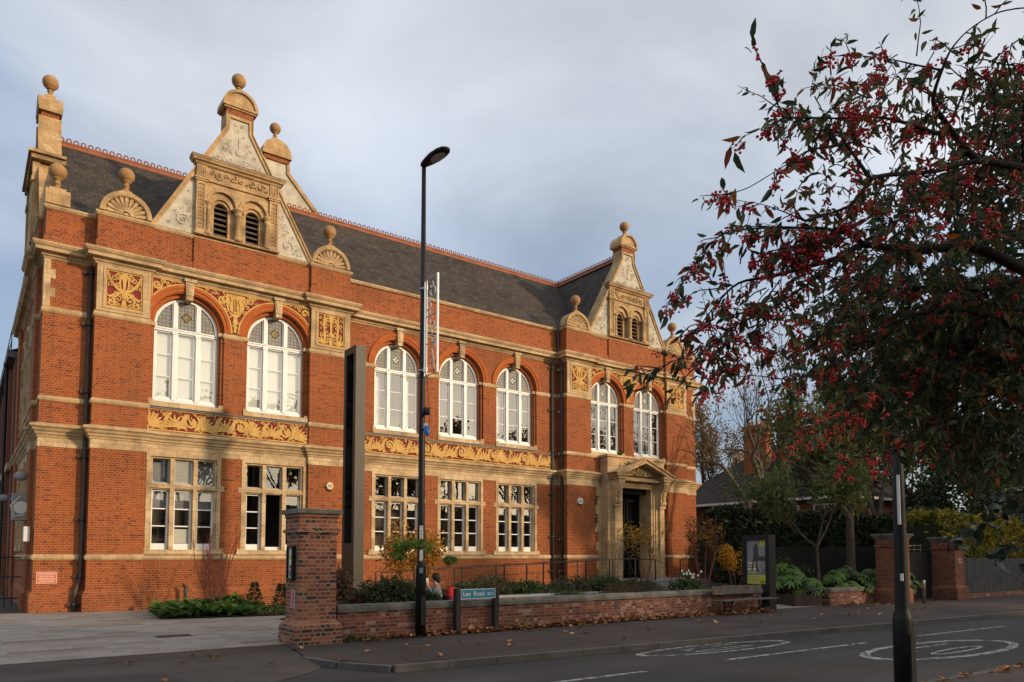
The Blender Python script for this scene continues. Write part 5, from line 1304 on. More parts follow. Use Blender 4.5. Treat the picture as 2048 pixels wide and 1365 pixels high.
# ------------------------------------------------------------------ poster kiosk
ki = thing('poster_kiosk', 'dark upright kiosk with an illuminated style grey and yellow poster by the garden entrance', 'kiosk', (18.85, -11.6, ZP))
ki['label'] = 'dark upright kiosk showing a grey and yellow poster by the garden entrance'
m = MB().mat('ink'); m.plate(rect(-12.12, -11.12, ZP, 2.28), [rect(-11.99, -11.25, .72, 2.12)], 18.66, 18.76, axis='x'); m.box(18.76, 19.02, -12.12, -11.12, ZP, 2.28)
m.mat('ink'); m.box(18.80, 18.96, -12.123, -12.12, 1.75, 2.1); m.build('casing', parent=ki)
m = MB().mat('poster_grey'); xk = 18.735
def pq(y0, y1, z0, z1, mt, d=0): m.mat(mt); m.quad((xk-d, y0, z0), (xk-d, y1, z0), (xk-d, y1, z1), (xk-d, y0, z1))
pq(-11.99, -11.25, .72, 2.12, 'poster_grey'); pq(-11.99, -11.25, .72, 1.0, 'poster_yellow', .004); pq(-11.99, -11.75, 1.92, 2.12, 'poster_yellow', .004)
for k in range(4): pq(-11.60, -11.28, 1.06+k*.1, 1.11+k*.1, 'poster_yellow' if k % 2 == 0 else 'paper', .003)
for y in (-11.35, -11.45): pq(y-.02, y+.02, 1.4, 2.0, 'plastic_grey', .003)
pq(-11.95, -11.72, 1.1, 1.95, 'plastic_grey', .002); pq(-11.98, -11.66, 1.45, 1.60, 'poster_dark', .003)
m.mat('poster_dark'); yk = -11.60
m.v_n = len(m.v)
sil = [(0, 2.02), (.05, 1.98), (.05, 1.92), (.09, 1.88), (.10, 1.62), (.06, 1.55), (.05, 1.3), (.10, 1.12), (.02, 1.10), (-.01, 1.3), (-.03, 1.5), (-.10, 1.3), (-.14, 1.12), (-.19, 1.14), (-.13, 1.4), (-.10, 1.6), (-.10, 1.86), (-.05, 1.92), (-.05, 1.98)]
n = len(m.v); m.v += [(xk-.006, yk-a, b) for a, b in sil]; m.face(tuple(range(n, n+len(sil))))
m.mat('ink'); text_into(m, '2025', (xk-.008, -11.86, .78), (0, -1, 0), (0, 0, 1), .12)
for k in range(4): pq(-11.70, -11.30, .80+k*.05, .815+k*.05, 'poster_grey', .008)
text_into(m.mat('ink'), 'LIVE', (xk-.008, -11.90, 1.14), (0, -1, 0), (0, 0, 1), .07)
m.build('poster', parent=ki)
# ------------------------------------------------------------------ alarm boxes and little fittings on the walls
def hexbox(label, c, r, mt):
    a = thing('alarm_box', label, 'alarm box', c); m = MB().mat(mt)
    h0 = [(c[0]+r*cos(pi/3*k), c[2]+r*sin(pi/3*k)) for k in range(6)]; h1 = [(c[0]+r*.85*cos(pi/3*k), c[2]+r*.85*sin(pi/3*k)) for k in range(6)]
    m.rings([[(p[0], c[1], p[1]) for p in h0], [(p[0], c[1]-.07, p[1]) for p in h0], [(p[0], c[1]-.1, p[1]) for p in h1]], cap=True); m.build('cover', parent=a)
    m = MB().mat('plastic_grey'); m.box(c[0]-r*.45, c[0]+r*.45, c[1]-.103, c[1]-.1, c[2]-r*.3, c[2]+r*.3); m.build('badge', parent=a)
    m = MB().mat('ink'); m.box(c[0]-r*.5, c[0]+r*.5, c[1]-.08, c[1], c[2]-r*1.02, c[2]-r*.87); m.build('strobe', parent=a)
hexbox('yellow hexagonal alarm box on the brick pilaster left of the bronze sculpture', (9.12, 0, 4.2), .16, 'alarm_yellow')
hexbox('white hexagonal alarm box on the brick pilaster left of the entrance', (21.6, 0, 4.2), .18, 'plastic_white')
m = MB().mat('plastic_grey'); m.box(-.5, -.03, 2.1, 2.75, 2.75, 3.6); m.mat('plastic_white'); m.lathe((-.28, 2.1, 3.15), [(.2, -.01), (.2, 0)], 16, 'y'); m.tube([(-.3, 2.08, 3.5), (-.55, 2.05, 3.2), (-.45, 2.05, 2.85), (-.2, 2.06, 2.9)], .018, 6); m.build('cooling_unit', loc=(-.3, 2.4, 2.7), tagd=dict(label='grey cooling unit with trailing white cable on the side wall', cat='cooling unit'))
for lab, c in (('domed grey wall light above the cooling unit on the side wall', (-.3, 2.2, 4.15)), ('domed grey wall light further back along the side alley', (-.45, 9.5, 3.9))):
    m = MB().mat('plastic_grey'); m.smooth = True; m.ball(c, .19, 14, 8, (1, .8, .8)); m.smooth = False; m.box(c[0], c[0]+.3, c[1]-.06, c[1]+.06, c[2]-.1, c[2]+.02); m.build('wall_light', loc=c, tagd=dict(label=lab, cat='wall light'))
m = MB().mat('plastic_white'); m.box(-.25, -.1, .75, 1.2, 2.05, 2.5); m.build('meter_box', loc=(-.2, 1, 2.1), tagd=dict(label='small dark meter box on the side wall below the cooling unit', cat='box')); 
gt = thing('side_gate', 'black railing gate closing the side alley', 'gate', (-1.5, 3.4, ZP))
m = MB().mat('rail_metal')
for k in range(24): m.box(-5.2+k*.21, -5.17+k*.21, 3.4, 3.43, ZP+.05, 1.6)
for z in (.2, .9, 1.55): m.box(-5.3, -.12, 3.4, 3.44, z, z+.04)
m.build('bars', parent=gt)
m = MB().mat('pipe_paint'); m.smooth = True; m.tube([(4.15, -.25, ZP), (4.15, -.25, .62), (4.10, -.2, .66)], .055, 10); m.lathe((4.15, -.25, .58), [(.07, 0), (.07, .06)], 10); m.build('vent_pipe', loc=(4.15, -.25, ZP), tagd=dict(label='stubby grey vent pipe rising from the planting bed against the wall', cat='pipe'))
# pendant lamps glowing inside the ground floor
for i, (x, z, where) in enumerate(((11.75, 3.38, 'behind the left light of the first centre window'), (12.45, 3.42, 'behind the middle light of the first centre window'), (13.25, 3.40, 'behind the right light of the first centre window'), (15.6, 3.20, 'behind the middle light of the second centre window'), (18.9, 2.85, 'behind the middle light of the third centre window'))):
    p = thing('pendant_lamp', 'small glowing bulb '+where, 'lamp', (x, 1.9, z), 'pendant lamps inside the hall')
    m = MB().mat('bulb_glow'); m.smooth = True; m.ball((x, 1.9, z), .055, 12, 8); m.build('bulb', parent=p); m = MB().mat('ink'); m.tube([(x, 1.9, z+.05), (x, 1.9, 5.55)], .008, 5); m.build('cord', parent=p)
# ------------------------------------------------------------------ right hand end: planter, bollard, gate, fences
m = MB().mat('corten'); P = [(20.95, -11.55), (22.1, -11.9), (22.15, -11.0), (22.9, -9.6), (22.2, -9.4)]; m.plate(P, [[(x*.97+21.9*.03, y*.97-10.7*.03) for x, y in P]], ZP, .28, axis='z'); m.mat('soil'); m.plate(P, [], .20, .21, axis='z'); m.build('steel_planter', loc=(21.6, -11, ZP), tagd=dict(label='low dark steel planter edge beside the garden entrance', cat='planter'))
m = MB().mat('steel'); m.smooth = True; m.lathe((26.3, -13.35, ZP), [(.055, 0), (.055, .80), (.05, .83), (.0, .835)], 14); m.build('bollard', loc=(26.3, -13.35, ZP), tagd=dict(label='slim stainless steel bollard in front of the dark gate', cat='bollard'))
def gpost(c, w, h, label, num=None):
    g = thing('gate_post', label, 'gate post', (c[0], c[1], ZP), 'brick gate posts'); x, y = c; m = MB().mat('distant_brick'); m.box(x-w/2, x+w/2, y-w/2, y+w/2, .45, h-.2)
    m.rings([[(x-w/2-o, y-w/2-o, z), (x+w/2+o, y-w/2-o, z), (x+w/2+o, y+w/2+o, z), (x-w/2-o, y+w/2+o, z)] for o, z in ((.08, ZP), (.08, .36), (.0, .46))]); m.box(x-w/2-.05, x+w/2+.05, y-w/2-.05, y+w/2+.05, h-.48, h-.42); m.build('brick_shaft', parent=g)
    m = MB().mat('coping_stone')
    for o, a, b in ((.03, h-.2, h-.13), (.07, h-.13, h-.07), (.12, h-.07, h)): m.box(x-w/2-o, x+w/2+o, y-w/2-o, y+w/2+o, a, b)
    m.build('stone_cap', parent=g)
    if num: m = MB().mat('plastic_white'); m.plate(rect(x-.12, x+.12, 1.35, 1.52), [rect(x-.09, x+.09, 1.38, 1.49)], y-w/2-.012, y-w/2-.001); m.build('house_number_plate', parent=g)
gpost((25.6, -12.6), .82, 2.42, 'brick gate post with stepped stone cap partly hidden behind the near street lamp')
gpost((29.8, -12.75), .86, 2.36, 'brick gate post with stepped stone cap and small number plate, beside the corrugated fence', True)
dg = thing('garden_gate', 'solid black timber gate between the two brick gate posts', 'gate', (27.4, -12.3, ZP)); m = MB().mat('dark_timber')
for k in range(20): m.box(25.95+k*.17, 26.11+k*.17, -12.32, -12.28, ZP+.05, 1.75)
for z in (.3, 1.1, 1.6): m.box(25.95, 28.82, -12.28, -12.24, z, z+.1)
m.build('boards', parent=dg); m = MB().mat('bench_wood')
for k in range(6): m.box(25.95+k*.5, 25.98+k*.5, -12.31, -12.29, 1.75, 2.1)
for z in (1.85, 2.0): m.box(25.95, 28.6, -12.315, -12.29, z, z+.03)
m.build('trellis', parent=dg)
cf = thing('corrugated_fence', 'grey corrugated metal fence on a low brick kerb', 'fence', (33, -12.9, ZP)); m = MB().mat('corrugated'); pts = []
for k in range(300): x = 30.4+k*.05; pts.append((x, -12.95+.045*(1 if (k//2) % 2 else -1)))
n = len(m.v)
for x, y in pts: m.v += [(x, y, .08), (x, y, 1.52)]
for k in range(len(pts)-1): a = n+2*k; m.face((a, a+2, a+3, a+1))
m.build('sheeting', parent=cf); m = MB().mat('low_wall_brick'); m.box(30.4, 44.8, -13.05, -12.8, ZP, .08); m.build('kerb_course', parent=cf)
bf = thing('board_fence', 'dark close-boarded fence behind the planting on the right', 'fence', (27, -8.5, ZP)); m = MB().mat('dark_timber')
for k in range(80):
    t = k/79; x, y = 26.0+t*8.5, -6.6-t*3.4; m.obox((x, y, .95), Vector((.93, -.37, 0)), .075, Vector((.37, .93, 0)), .012, (0, 0, 1), 1.05+.01*sin(k*3.3))
m.build('boards', parent=bf)
# ------------------------------------------------------------------ plants
def px(x, y, dep): return CAM + (fw + rt*((x-1024)/F_PX) + up*((YP-y)/F_PX))*dep
def gp(x, dep, z=ZP): p = px(x, 1113, dep); return Vector((p.x, p.y, z))
def rdir(rng, flat=1.0):
    a = rng.uniform(0, 2*pi); z = rng.uniform(-1, 1)*flat; r = sqrt(max(0, 1-z*z)); return Vector((r*cos(a), r*sin(a), z))
def branch(mb, p, d, L, r, depth, rng, tips, spread=.6, lift=.15, n=4, kids=(2, 3), shrink=.72, wob=.14, sides=6):
    pts = [Vector(p)]; d = Vector(d).normalized(); seg = L/n
    for i in range(n):
        d = (d + rdir(rng)*wob + Vector((0, 0, lift*.3))).normalized(); pts.append(pts[-1]+d*seg)
    mb.tube(pts, [r*(1-.42*i/n) for i in range(n+1)], max(3, sides), cap=False)
    if depth <= 0: tips.append((pts[-1], d)); tips.append((pts[-2], d)); return
    for k in range(rng.randint(*kids)):
        t = rng.uniform(.45, 1.0) if k else 1.0
        q = pts[0].lerp(pts[-1], t) if t < 1 else pts[-1]
        i = min(n-1, int(t*n)); q = pts[i].lerp(pts[i+1], t*n-i) if t < 1 else pts[-1]
        nd = (d + rdir(rng)*spread + Vector((0, 0, lift))).normalized()
        branch(mb, q, nd, L*shrink*rng.uniform(.75, 1.15), r*.58, depth-1, rng, tips, spread, lift, max(2, n-1), kids, shrink, wob, sides-1)
def scatter_leaves(mb, c, R, n, size, mats, rng, flat=1.0, droop=.3, asp=.38):
    for _ in range(n):
        o = rdir(rng); o.z *= flat; rr = R*rng.random()**.45
        mb.mat(rng.choice(mats)); d = rdir(rng); d.z -= droop
        mb.leaf(c+o*rr, d, rdir(rng), size*rng.uniform(.6, 1.25), size*asp*rng.uniform(.7, 1.2))
def tree(name, label, cat, base, H, r, rng, mats, lsize, nl, R=.5, depth=4, spread=.6, lift=.25, bark='bark', group=None, trunk=.3, lean=(0, 0), asp=.5, kids=(2, 3), shrink=.72):
    t = thing(name, label, cat, base, group); m = MB().mat(bark); m.smooth = True; tips = []
    top = Vector(base)+Vector((lean[0], lean[1], H*trunk)); m.tube([Vector(base), Vector(base).lerp(top, .5)+rdir(rng)*.05, top], [r*1.25, r*1.02, r*.9], 9, cap=False)
    L = H*(1-trunk)/(1+shrink+shrink**2+(shrink**3 if depth > 3 else 0))*1.15
    for k in range(rng.randint(2, 4)):
        branch(m, top, (rng.uniform(-.7, .7), rng.uniform(-.7, .7), 1), L, r*.7, depth-1, rng, tips, spread, lift, 4, kids, shrink)
    m.build('trunk', parent=t)
    if nl and mats:
        f = MB(); per = max(1, nl//max(1, len(tips)))
        for p, d in tips: scatter_leaves(f, p, R, per, lsize, mats, rng, asp=asp)
        f.build('crown', parent=t)
    return t
def bush(name, label, c, rx, ry, h, n, size, mats, rng, asp=.4, stems=6, cat='shrub', group=None, stem_mat='bark_dark', clumps=18, up_=.0, z0=0.0):
    t = thing(name, label, cat, c, group); c = Vector(c); f = MB(); s = MB().mat(stem_mat); cl = []
    for k in range(clumps):
        o = rdir(rng); k_ = rng.uniform(.55, .92); cl.append(c+Vector((o.x*rx*k_, o.y*ry*k_, (.12+.82*abs(o.z)**.6)*h*rng.uniform(.8, 1.0)+z0)))
    for k in range(n):
        q = rng.choice(cl); o = rdir(rng)*rng.random()**.5; p = q+Vector((o.x*rx*.38, o.y*ry*.38, o.z*h*.24)); p.z = max(p.z, c.z+.02)
        f.mat(rng.choice(mats)); d = rdir(rng); d.z += up_
        f.leaf(p, d, rdir(rng), size*rng.uniform(.6, 1.3), size*asp*rng.uniform(.7, 1.2))
    for k in range(stems):
        q = rng.choice(cl); s.tube([c+rdir(rng)*.03+Vector((0, 0, -.02)), c.lerp(q, .5)+rdir(rng)*rx*.08, q], [.014, .010, .004], 5, cap=False)
    f.build('foliage', parent=t)
    if stems: s.build('stems', parent=t)
    return t
R_ = lambda s: hsh('plant', s)
# left bed: bergenia drift, young firs, red-stemmed maple
def drift(name, label, poly, n, size, mats, rng, h=.3, asp=.6, up_=.7):
    t = MB(); xs = [p[0] for p in poly]; ys = [p[1] for p in poly]
    def inside(x, y):
        c = False; j = len(poly)-1
        for i in range(len(poly)):
            (xi, yi), (xj, yj) = poly[i], poly[j]
            if (yi > y) != (yj > y) and x < (xj-xi)*(y-yi)/(yj-yi)+xi: c = not c
            j = i
        return c
    k = 0
    while k < n:
        x, y = rng.uniform(min(xs), max(xs)), rng.uniform(min(ys), max(ys))
        if not inside(x, y): continue
        k += 1; a = rng.uniform(0, 2*pi); t.mat(rng.choice(mats)); hh = h*(.55+.45*sin(x*2.1)*cos(y*1.7))
        t.leaf((x, y, ZP+.02+rng.random()*hh), (cos(a), sin(a), rng.uniform(.1, 1)*up_+.2), (0, 0, 1), size*rng.uniform(.7, 1.3), size*asp*rng.uniform(.8, 1.2), .15, .5)
    o = t.build(name, loc=(sum(xs)/len(xs), sum(ys)/len(ys), ZP)); tag(o, label, 'ground cover', kind='stuff'); return o
drift('bergenia_bed', 'glossy green broad-leaved ground cover in the bed before the left wing', [(2.55, -4.25), (5.0, -4.75), (5.6, -3.2), (5.2, -1.0), (3.1, -1.0)], 1500, .30, ['leaf_green', 'leaf_green', 'leaf_bright', 'leaf_green', 'leaf_dark'], R_('berg'), .36, .58, 1.0)
drift('low_ground_cover', 'finer olive ground cover beside the broad-leaved bed', [(5.0, -4.75), (6.2, -4.9), (9.0, -3.0), (8.6, -.8), (5.3, -1.0), (5.6, -3.2)], 2400, .09, ['leaf_green', 'leaf_olive', 'leaf_yellowgreen', 'leaf_dark'], R_('gc'), .2, .5)
for i, (x, y, h, lab) in enumerate(((5.95, -1.6, .85, 'leftmost young dark fir behind the broad-leaved bed'), (6.7, -2.0, .80, 'middle young dark fir behind the broad-leaved bed'), (7.15, -1.8, .95, 'rightmost young dark fir, next to the gate pier'))):
    t = thing('young_fir', lab, 'shrub', (x, y, ZP), 'young firs in the left bed'); f = MB(); rng = R_('fir%d' % i); m = MB().mat('bark'); m.tube([(x, y, ZP), (x, y, ZP+h)], [.018, .006], 6); m.build('trunk', parent=t)
    for k in range(700):
        q = rng.random(); a = rng.uniform(0, 6.28); r = (.26*(1-q)+.05)*rng.random()**.5; f.mat(rng.choice(['leaf_olive', 'leaf_grey', 'leaf_green'])); f.leaf((x+r*cos(a), y+r*sin(a), ZP+.08+q*(h-.08)), (cos(a), sin(a), rng.uniform(-.2, .5)), rdir(rng), .10, .03)
    f.build('foliage', parent=t)
def stems_tree(name, label, base, n, H, sp, mat, rng, leaves=None, lsize=.06, nl=0, R=.2, depth=2, cat='tree', r=.016):
    t = thing(name, label, cat, base); m = MB().mat(mat); tips = []
    for k in range(n): a = 2*pi*k/n+rng.uniform(-.4, .4); branch(m, Vector(base)+Vector((cos(a)*.04, sin(a)*.04, 0)), (cos(a)*sp, sin(a)*sp, 1), H*.5, r, depth, rng, tips, .45, .35, 4, (2, 3), .62, .10, 6)
    m.build('stems', parent=t)
    if leaves:
        f = MB(); per = max(1, nl//len(tips))
        for p, d in tips: scatter_leaves(f, p, R, per, lsize, leaves, rng, asp=.7)
        f.build('foliage', parent=t)
    return t
stems_tree('bare_maple', 'leafless red-stemmed shrub standing in the bed before the left wing', (4.55, -2.2, ZP), 6, 2.7, .42, 'red_stem', R_('redstem'), r=.026)
# garden behind the low wall
bush('nandina_bush', 'reddish leafy shrub between the gate pier and the bronze sculpture', (5.0, -10.55, .05), .62, .5, 1.15, 2600, .12, ['leaf_heather', 'leaf_rust', 'leaf_dark', 'leaf_olive', 'leaf_heather'], R_('nand'))
bush('privet_bush', 'dense dark green bush just left of the street lamp behind the wall', (6.25, -10.5, .05), 1.0, .6, 1.08, 6500, .10, ['leaf_dark', 'leaf_dark', 'leaf_olive'], R_('privet'), clumps=30)
bush('privet_bush', 'dense dark green bush just right of the street lamp, spilling over the wall', (6.95, -10.85, .05), .5, .45, .78, 2800, .10, ['leaf_dark', 'leaf_dark', 'leaf_green'], R_('privet2'), clumps=24)
bush('pansy_clump', 'low clump of white and yellow flowers beside the street name sign', (8.1, -11.0, .1), .45, .25, .5, 700, .06, ['leaf_green', 'petal_white', 'leaf_yellow', 'leaf_bright'], R_('pansy'), cat='flowers')
gm = stems_tree('golden_maple', 'small golden maple with lime green tips behind the street lamp', (8.25, -8.0, .05), 7, 2.3, .50, 'bark', R_('gmap'), ['leaf_gold', 'leaf_gold', 'leaf_yellow'], .095, 1900, .34, 2)
lm = MB(); rng = R_('lime')
for c, r_, n in ((px(803, 1092, 15.4), .22, 60), (px(828, 1086, 15.2), .20, 36), (px(848, 1092, 15.3), .2, 24), (px(797, 1112, 15.4), .16, 30), (px(900, 1121, 15.6), .18, 40)): scatter_leaves(lm, c, r_, n*2, .09, ['leaf_bright', 'leaf_bright', 'leaf_yellowgreen'], rng, .6, asp=.7)
lm.build('lime_green_tips', parent=gm)
xs = [10.2, 11.4, 12.6, 13.8, 15.0, 16.1, 17.2, 18.3]
for i, x in enumerate(xs):
    y = -7.4+.25*sin(i*2.3)+.10*i; rng = R_('yew%d' % i)
    bush('low_yew', ['low spreading yew behind the pale garden wall, nearest the street name sign', 'low spreading yew behind the pale garden wall, second from the street name sign', 'low dark yew behind the right end of the pale garden wall', 'low yew below the handrail, left of the downpipes', 'low yew right below the twin downpipes', 'low yew just right of the twin downpipes', 'low yew below the narrow lobby window', 'low yew below the left side of the portal'][i], (x, y, .08), .95, .7, .72+.12*sin(i*1.7), 2600, .15, [['leaf_dark', 'leaf_olive', 'leaf_dark'], ['leaf_dark', 'leaf_heather', 'leaf_olive'], ['leaf_dark', 'leaf_green', 'leaf_olive']][i % 3], rng, .22, up_=.25, clumps=20, group='low yews along the ramp')
for i, (x, y, h, rx, mats, lab) in enumerate(((11.9, -10.4, .50, .75, ['leaf_dark', 'leaf_olive', 'leaf_dark'], 'dark feathery shrub spilling over the wall right of the pale garden wall'), (13.6, -10.6, .42, .7, ['leaf_heather', 'leaf_dark', 'leaf_olive'], 'pinkish heather behind the middle of the low wall'), (15.2, -10.6, .45, .7, ['leaf_green', 'leaf_olive', 'leaf_heather'], 'mixed heather behind the wall left of the bench'), (16.4, -10.7, .40, .55, ['leaf_grey', 'leaf_grey', 'leaf_olive'], 'silver grey lavender behind the wall near the bench'), (14.4, -9.6, .55, .8, ['leaf_heather', 'leaf_brown', 'leaf_dark'], 'brownish heather in the middle of the garden bed'), (16.0, -9.3, .6, .8, ['leaf_dark', 'leaf_heather', 'leaf_olive'], 'dark heather in the garden bed below the entrance'), (17.6, -10.6, .45, .6, ['leaf_yellowgreen', 'leaf_olive', 'leaf_green'], 'yellow green grassy plant behind the bench backrest'))):
    bush('heather', lab, (x, y, .08), rx*1.1, .5, h*1.1, 2000, .11, mats, R_('hea%d' % i), .2, up_=.3, group='heathers behind the low wall')
an = bush('anemone', 'leafy clump dotted with white flowers below the right side of the portal', (19.3, -8.2, .08), .7, .6, .85, 900, .12, ['leaf_green', 'leaf_dark', 'leaf_olive'], R_('anem'), .6)
m = MB().mat('petal_white'); rng = R_('fl')
for k in range(16):
    c = Vector((19.3+rng.uniform(-.6, .5), -8.3+rng.uniform(-.4, .2), .75+rng.uniform(0, .35)))
    for j in range(5): a = j*1.257; m.leaf(c, (cos(a), -.4, sin(a)), (0, -1, 0), .06, .05)
m.build('white_flowers', parent=an)
stems_tree('witch_hazel', 'slender shrub with clear yellow leaves in front of the entrance door', (20.3, -5.2, .08), 5, 2.8, .40, 'bark', R_('wh'), ['leaf_yellow', 'leaf_gold', 'leaf_yellow'], .10, 520, .26, 2, 'shrub', .02)
stems_tree('thin_yellow_shrub', 'sparse thin shrub with few yellow leaves against the left portal jamb', (18.9, -5.0, .08), 3, 2.5, .30, 'bark', R_('wh2'), ['leaf_gold', 'leaf_yellow'], .09, 90, .2, 2, 'shrub', .014)
stems_tree('russet_maple', 'reddish stemmed shrub with russet and tan leaves right of the entrance', (22.2, -6.8, .08), 7, 3.0, .34, 'red_stem', R_('rm'), ['leaf_brown', 'leaf_gold', 'leaf_brown'], .10, 650, .22, 2, 'shrub', .022)
stems_tree('golden_shrub', 'glowing orange yellow shrub beside the poster kiosk', (23.9, -7.0, .05), 6, 1.9, .42, 'bark', R_('gs'), ['leaf_gold', 'leaf_yellow', 'leaf_gold'], .085, 1500, .26, 2, 'shrub', .016)
bush('laurel_bush', 'rounded glossy dark laurel at the right foot of the hall', (27.8, -4.2, .05), 1.3, 1.0, 1.5, 2600, .15, ['leaf_dark', 'leaf_green', 'leaf_dark'], R_('lau'), .45, clumps=26)
bush('laurel_bush', 'dark laurel mass behind the golden shrub and the kiosk', (27.0, -7.2, .05), 1.3, 1.0, 1.4, 2400, .15, ['leaf_dark', 'leaf_dark', 'leaf_olive'], R_('lau2'), .45, clumps=26)
def fatsia(label, c, n, R, h, seed, z=.05):
    t = thing('fatsia', label, 'shrub', c, 'fatsias behind the right wall'); f = MB(); s = MB().mat('bark'); rng = R_(seed); c = Vector(c)
    for k in range(n):
        a = rng.uniform(0, 2*pi); rr = R*rng.random()**.5; p = c+Vector((rr*cos(a), rr*sin(a), h*(1-.5*(rr/R)**2)*rng.uniform(.55, 1))); s.tube([c+(p-c)*.1, p], [.01, .006], 4, cap=False)
        nrm = Vector((cos(a)*.5, sin(a)*.5-.3, 1)).normalized(); u = nrm.orthogonal().normalized(); w = nrm.cross(u); f.mat(rng.choice(['leaf_green', 'leaf_bright', 'leaf_green', 'leaf_dark'])); L = rng.uniform(.22, .36)
        for j in range(8): b = rng.uniform(-.1, .1)+j*.72; f.leaf(p, u*cos(b)+w*sin(b)-nrm*.25, nrm, L*(1-.25*abs(j-3.5)/3.5), L*.26, .1, .3)
    f.build('foliage', parent=t); s.build('stems', parent=t)
for i, (x, d, n, R, h, lab) in enumerate(((1575, 26.8, 70, .9, 1.35, 'big-leaved fatsia just right of the poster kiosk'), (1625, 25.9, 34, .55, .85, 'bright fatsia hanging over the end of the right low wall'), (1690, 27.4, 80, 1.0, 1.2, 'big-leaved fatsia around the slender young tree'), (1745, 28.1, 80, 1.0, 1.1, 'lighter fatsia spilling along the top of the right low wall'), (1790, 28.7, 60, .9, 1.15, 'big-leaved fatsia against the first brick gate post'))):
    fatsia(lab, gp(x, d, .05), int(n*1.4), R, h, 'fat%d' % i)
drift('sedge_strip', 'brown and olive sedge filling the low steel planter', [(21.05, -11.5), (22.0, -11.7), (22.1, -11.0), (22.6, -9.8), (22.2, -9.5)], 500, .14, ['leaf_olive', 'leaf_brown', 'leaf_yellowgreen'], R_('sedge'), .6, .12, 1.5)
# trees at the right
tree('young_robinia', 'slender young tree with hanging feathery green leaves behind the right low wall', 'tree', gp(1634, 27.2, .05), 5.2, .055, R_('rob'), ['leaf_robinia', 'leaf_robinia', 'leaf_green', 'leaf_olive'], .26, 2700, .62, 4, .8, -.05, 'bark', trunk=.36, asp=.30)
tree('cherry_tree', 'taller garden tree with a thick reddish trunk behind the fence', 'tree', gp(1702, 30.5, .05), 8.5, .17, R_('cherry'), ['leaf_robinia', 'leaf_olive', 'leaf_olive'], .26, 3000, .8, 4, .65, .1, 'bark', trunk=.36, asp=.4)
tree('ash_tree', 'pale barked leafy tree with sparse crown right of the tiled house', 'tree', gp(1760, 40, 0), 11.5, .2, R_('ash'), ['leaf_robinia', 'leaf_olive', 'leaf_yellowgreen'], .38, 5000, 1.0, 4, .6, .2, 'bark', trunk=.28)
tree('garden_tree', 'leafy olive green tree to the right of the tiled house behind the hedge', 'tree', gp(1735, 45, 0), 9.5, .2, R_('gt1'), ['leaf_robinia', 'leaf_olive', 'leaf_dark'], .32, 4200, 1.0, 4, .65, .15, 'bark', trunk=.25, asp=.45)
tree('garden_tree', 'darker leafy tree between the tall hedge and the evergreens', 'tree', gp(1835, 47, 0), 10.0, .2, R_('gt2'), ['leaf_robinia', 'leaf_dark', 'leaf_dark'], .32, 4600, 1.0, 4, .65, .15, 'bark', trunk=.22, asp=.45)
# gnarled dead tree: limbs follow their own bends
dt = thing('dead_tree', 'gnarled bare tree with pale twisted limbs between the hall and the tiled house', 'tree', gp(1503, 37, 0)); m = MB().mat('bark_mid'); m.smooth = True; rng = R_('dead'); tips = []
D = 37
def limb(pts, r0, r1, dz=0.0, kids=0, depth=2, L=1.0, mb=m):
    P = [px(x, y, D+dz*i/len(pts)) for i, (x, y) in enumerate(pts)]; k = len(P); mb.tube(P, [r0+(r1-r0)*i/(k-1) for i in range(k)], 7, cap=False)
    for j in range(kids):
        i = rng.randrange(k//3, k); d = (P[i]-P[max(0, i-1)]).normalized()
        branch(mb, P[i], d+rdir(rng)*.8+Vector((0, 0, .35)), L*rng.uniform(.6, 1.2), r1*.6, depth, rng, tips, .6, .15, 3, (2, 3), .7, .2, 5)
limb([(1500, 1130), (1499, 1060), (1493, 1020), (1498, 1000)], .28, .22)
limb([(1498, 1000), (1508, 980), (1517, 955), (1512, 935), (1503, 915), (1512, 895), (1518, 880)], .17, .08, -1.5, 5, 2, 1.4)
limb([(1497, 1005), (1480, 985), (1462, 955), (1447, 935), (1436, 928), (1415, 924), (1388, 925)], .13, .06, 1.5, 7, 3, 1.3)
limb([(1478, 985), (1462, 982), (1448, 985)], .07, .03, .3, 2, 1, .6)
limb([(1523, 1010), (1520, 975), (1524, 950), (1520, 925), (1500, 905), (1480, 900), (1462, 908)], .13, .05, 1.0, 7, 3, 1.3)
limb([(1512, 905), (1500, 870), (1495, 845), (1515, 820)], .07, .03, -1.5, 8, 3, 1.5)
m.build('trunk', parent=dt)
f = MB()
for p, d in tips:
    if rng.random() < .3: scatter_leaves(f, p, .3, 3, .12, ['leaf_brown', 'leaf_olive'], rng, asp=.5)
f.build('last_leaves', parent=dt)
for x, dep, H, mats, nl, lab in ((1408, 58, 13, ['leaf_brown', 'leaf_gold', 'leaf_olive'], 2200, 'distant tree with thinning yellow brown leaves right of the hall corner'), (1422, 66, 12.0, ['leaf_brown', 'leaf_olive', 'leaf_gold'], 2000, 'distant tree with thinning leaves behind the tiled roof'), (1560, 56, 17.5, ['leaf_brown'], 60, 'tall leafless tree whose fine twigs rise behind the chimneys'), (1860, 60, 14, ['leaf_robinia', 'leaf_yellowgreen'], 2600, 'distant yellow green tree glimpsed through the berry tree')):
    tree('bare_tree' if nl < 100 else 'autumn_tree', lab, 'tree', gp(x, dep, 0), H, .22, R_('bt%d' % x), mats, .26, nl, .8, 5 if nl < 100 else 4, .55, .3, 'bark', group='trees behind the house', trunk=.25, asp=.5)
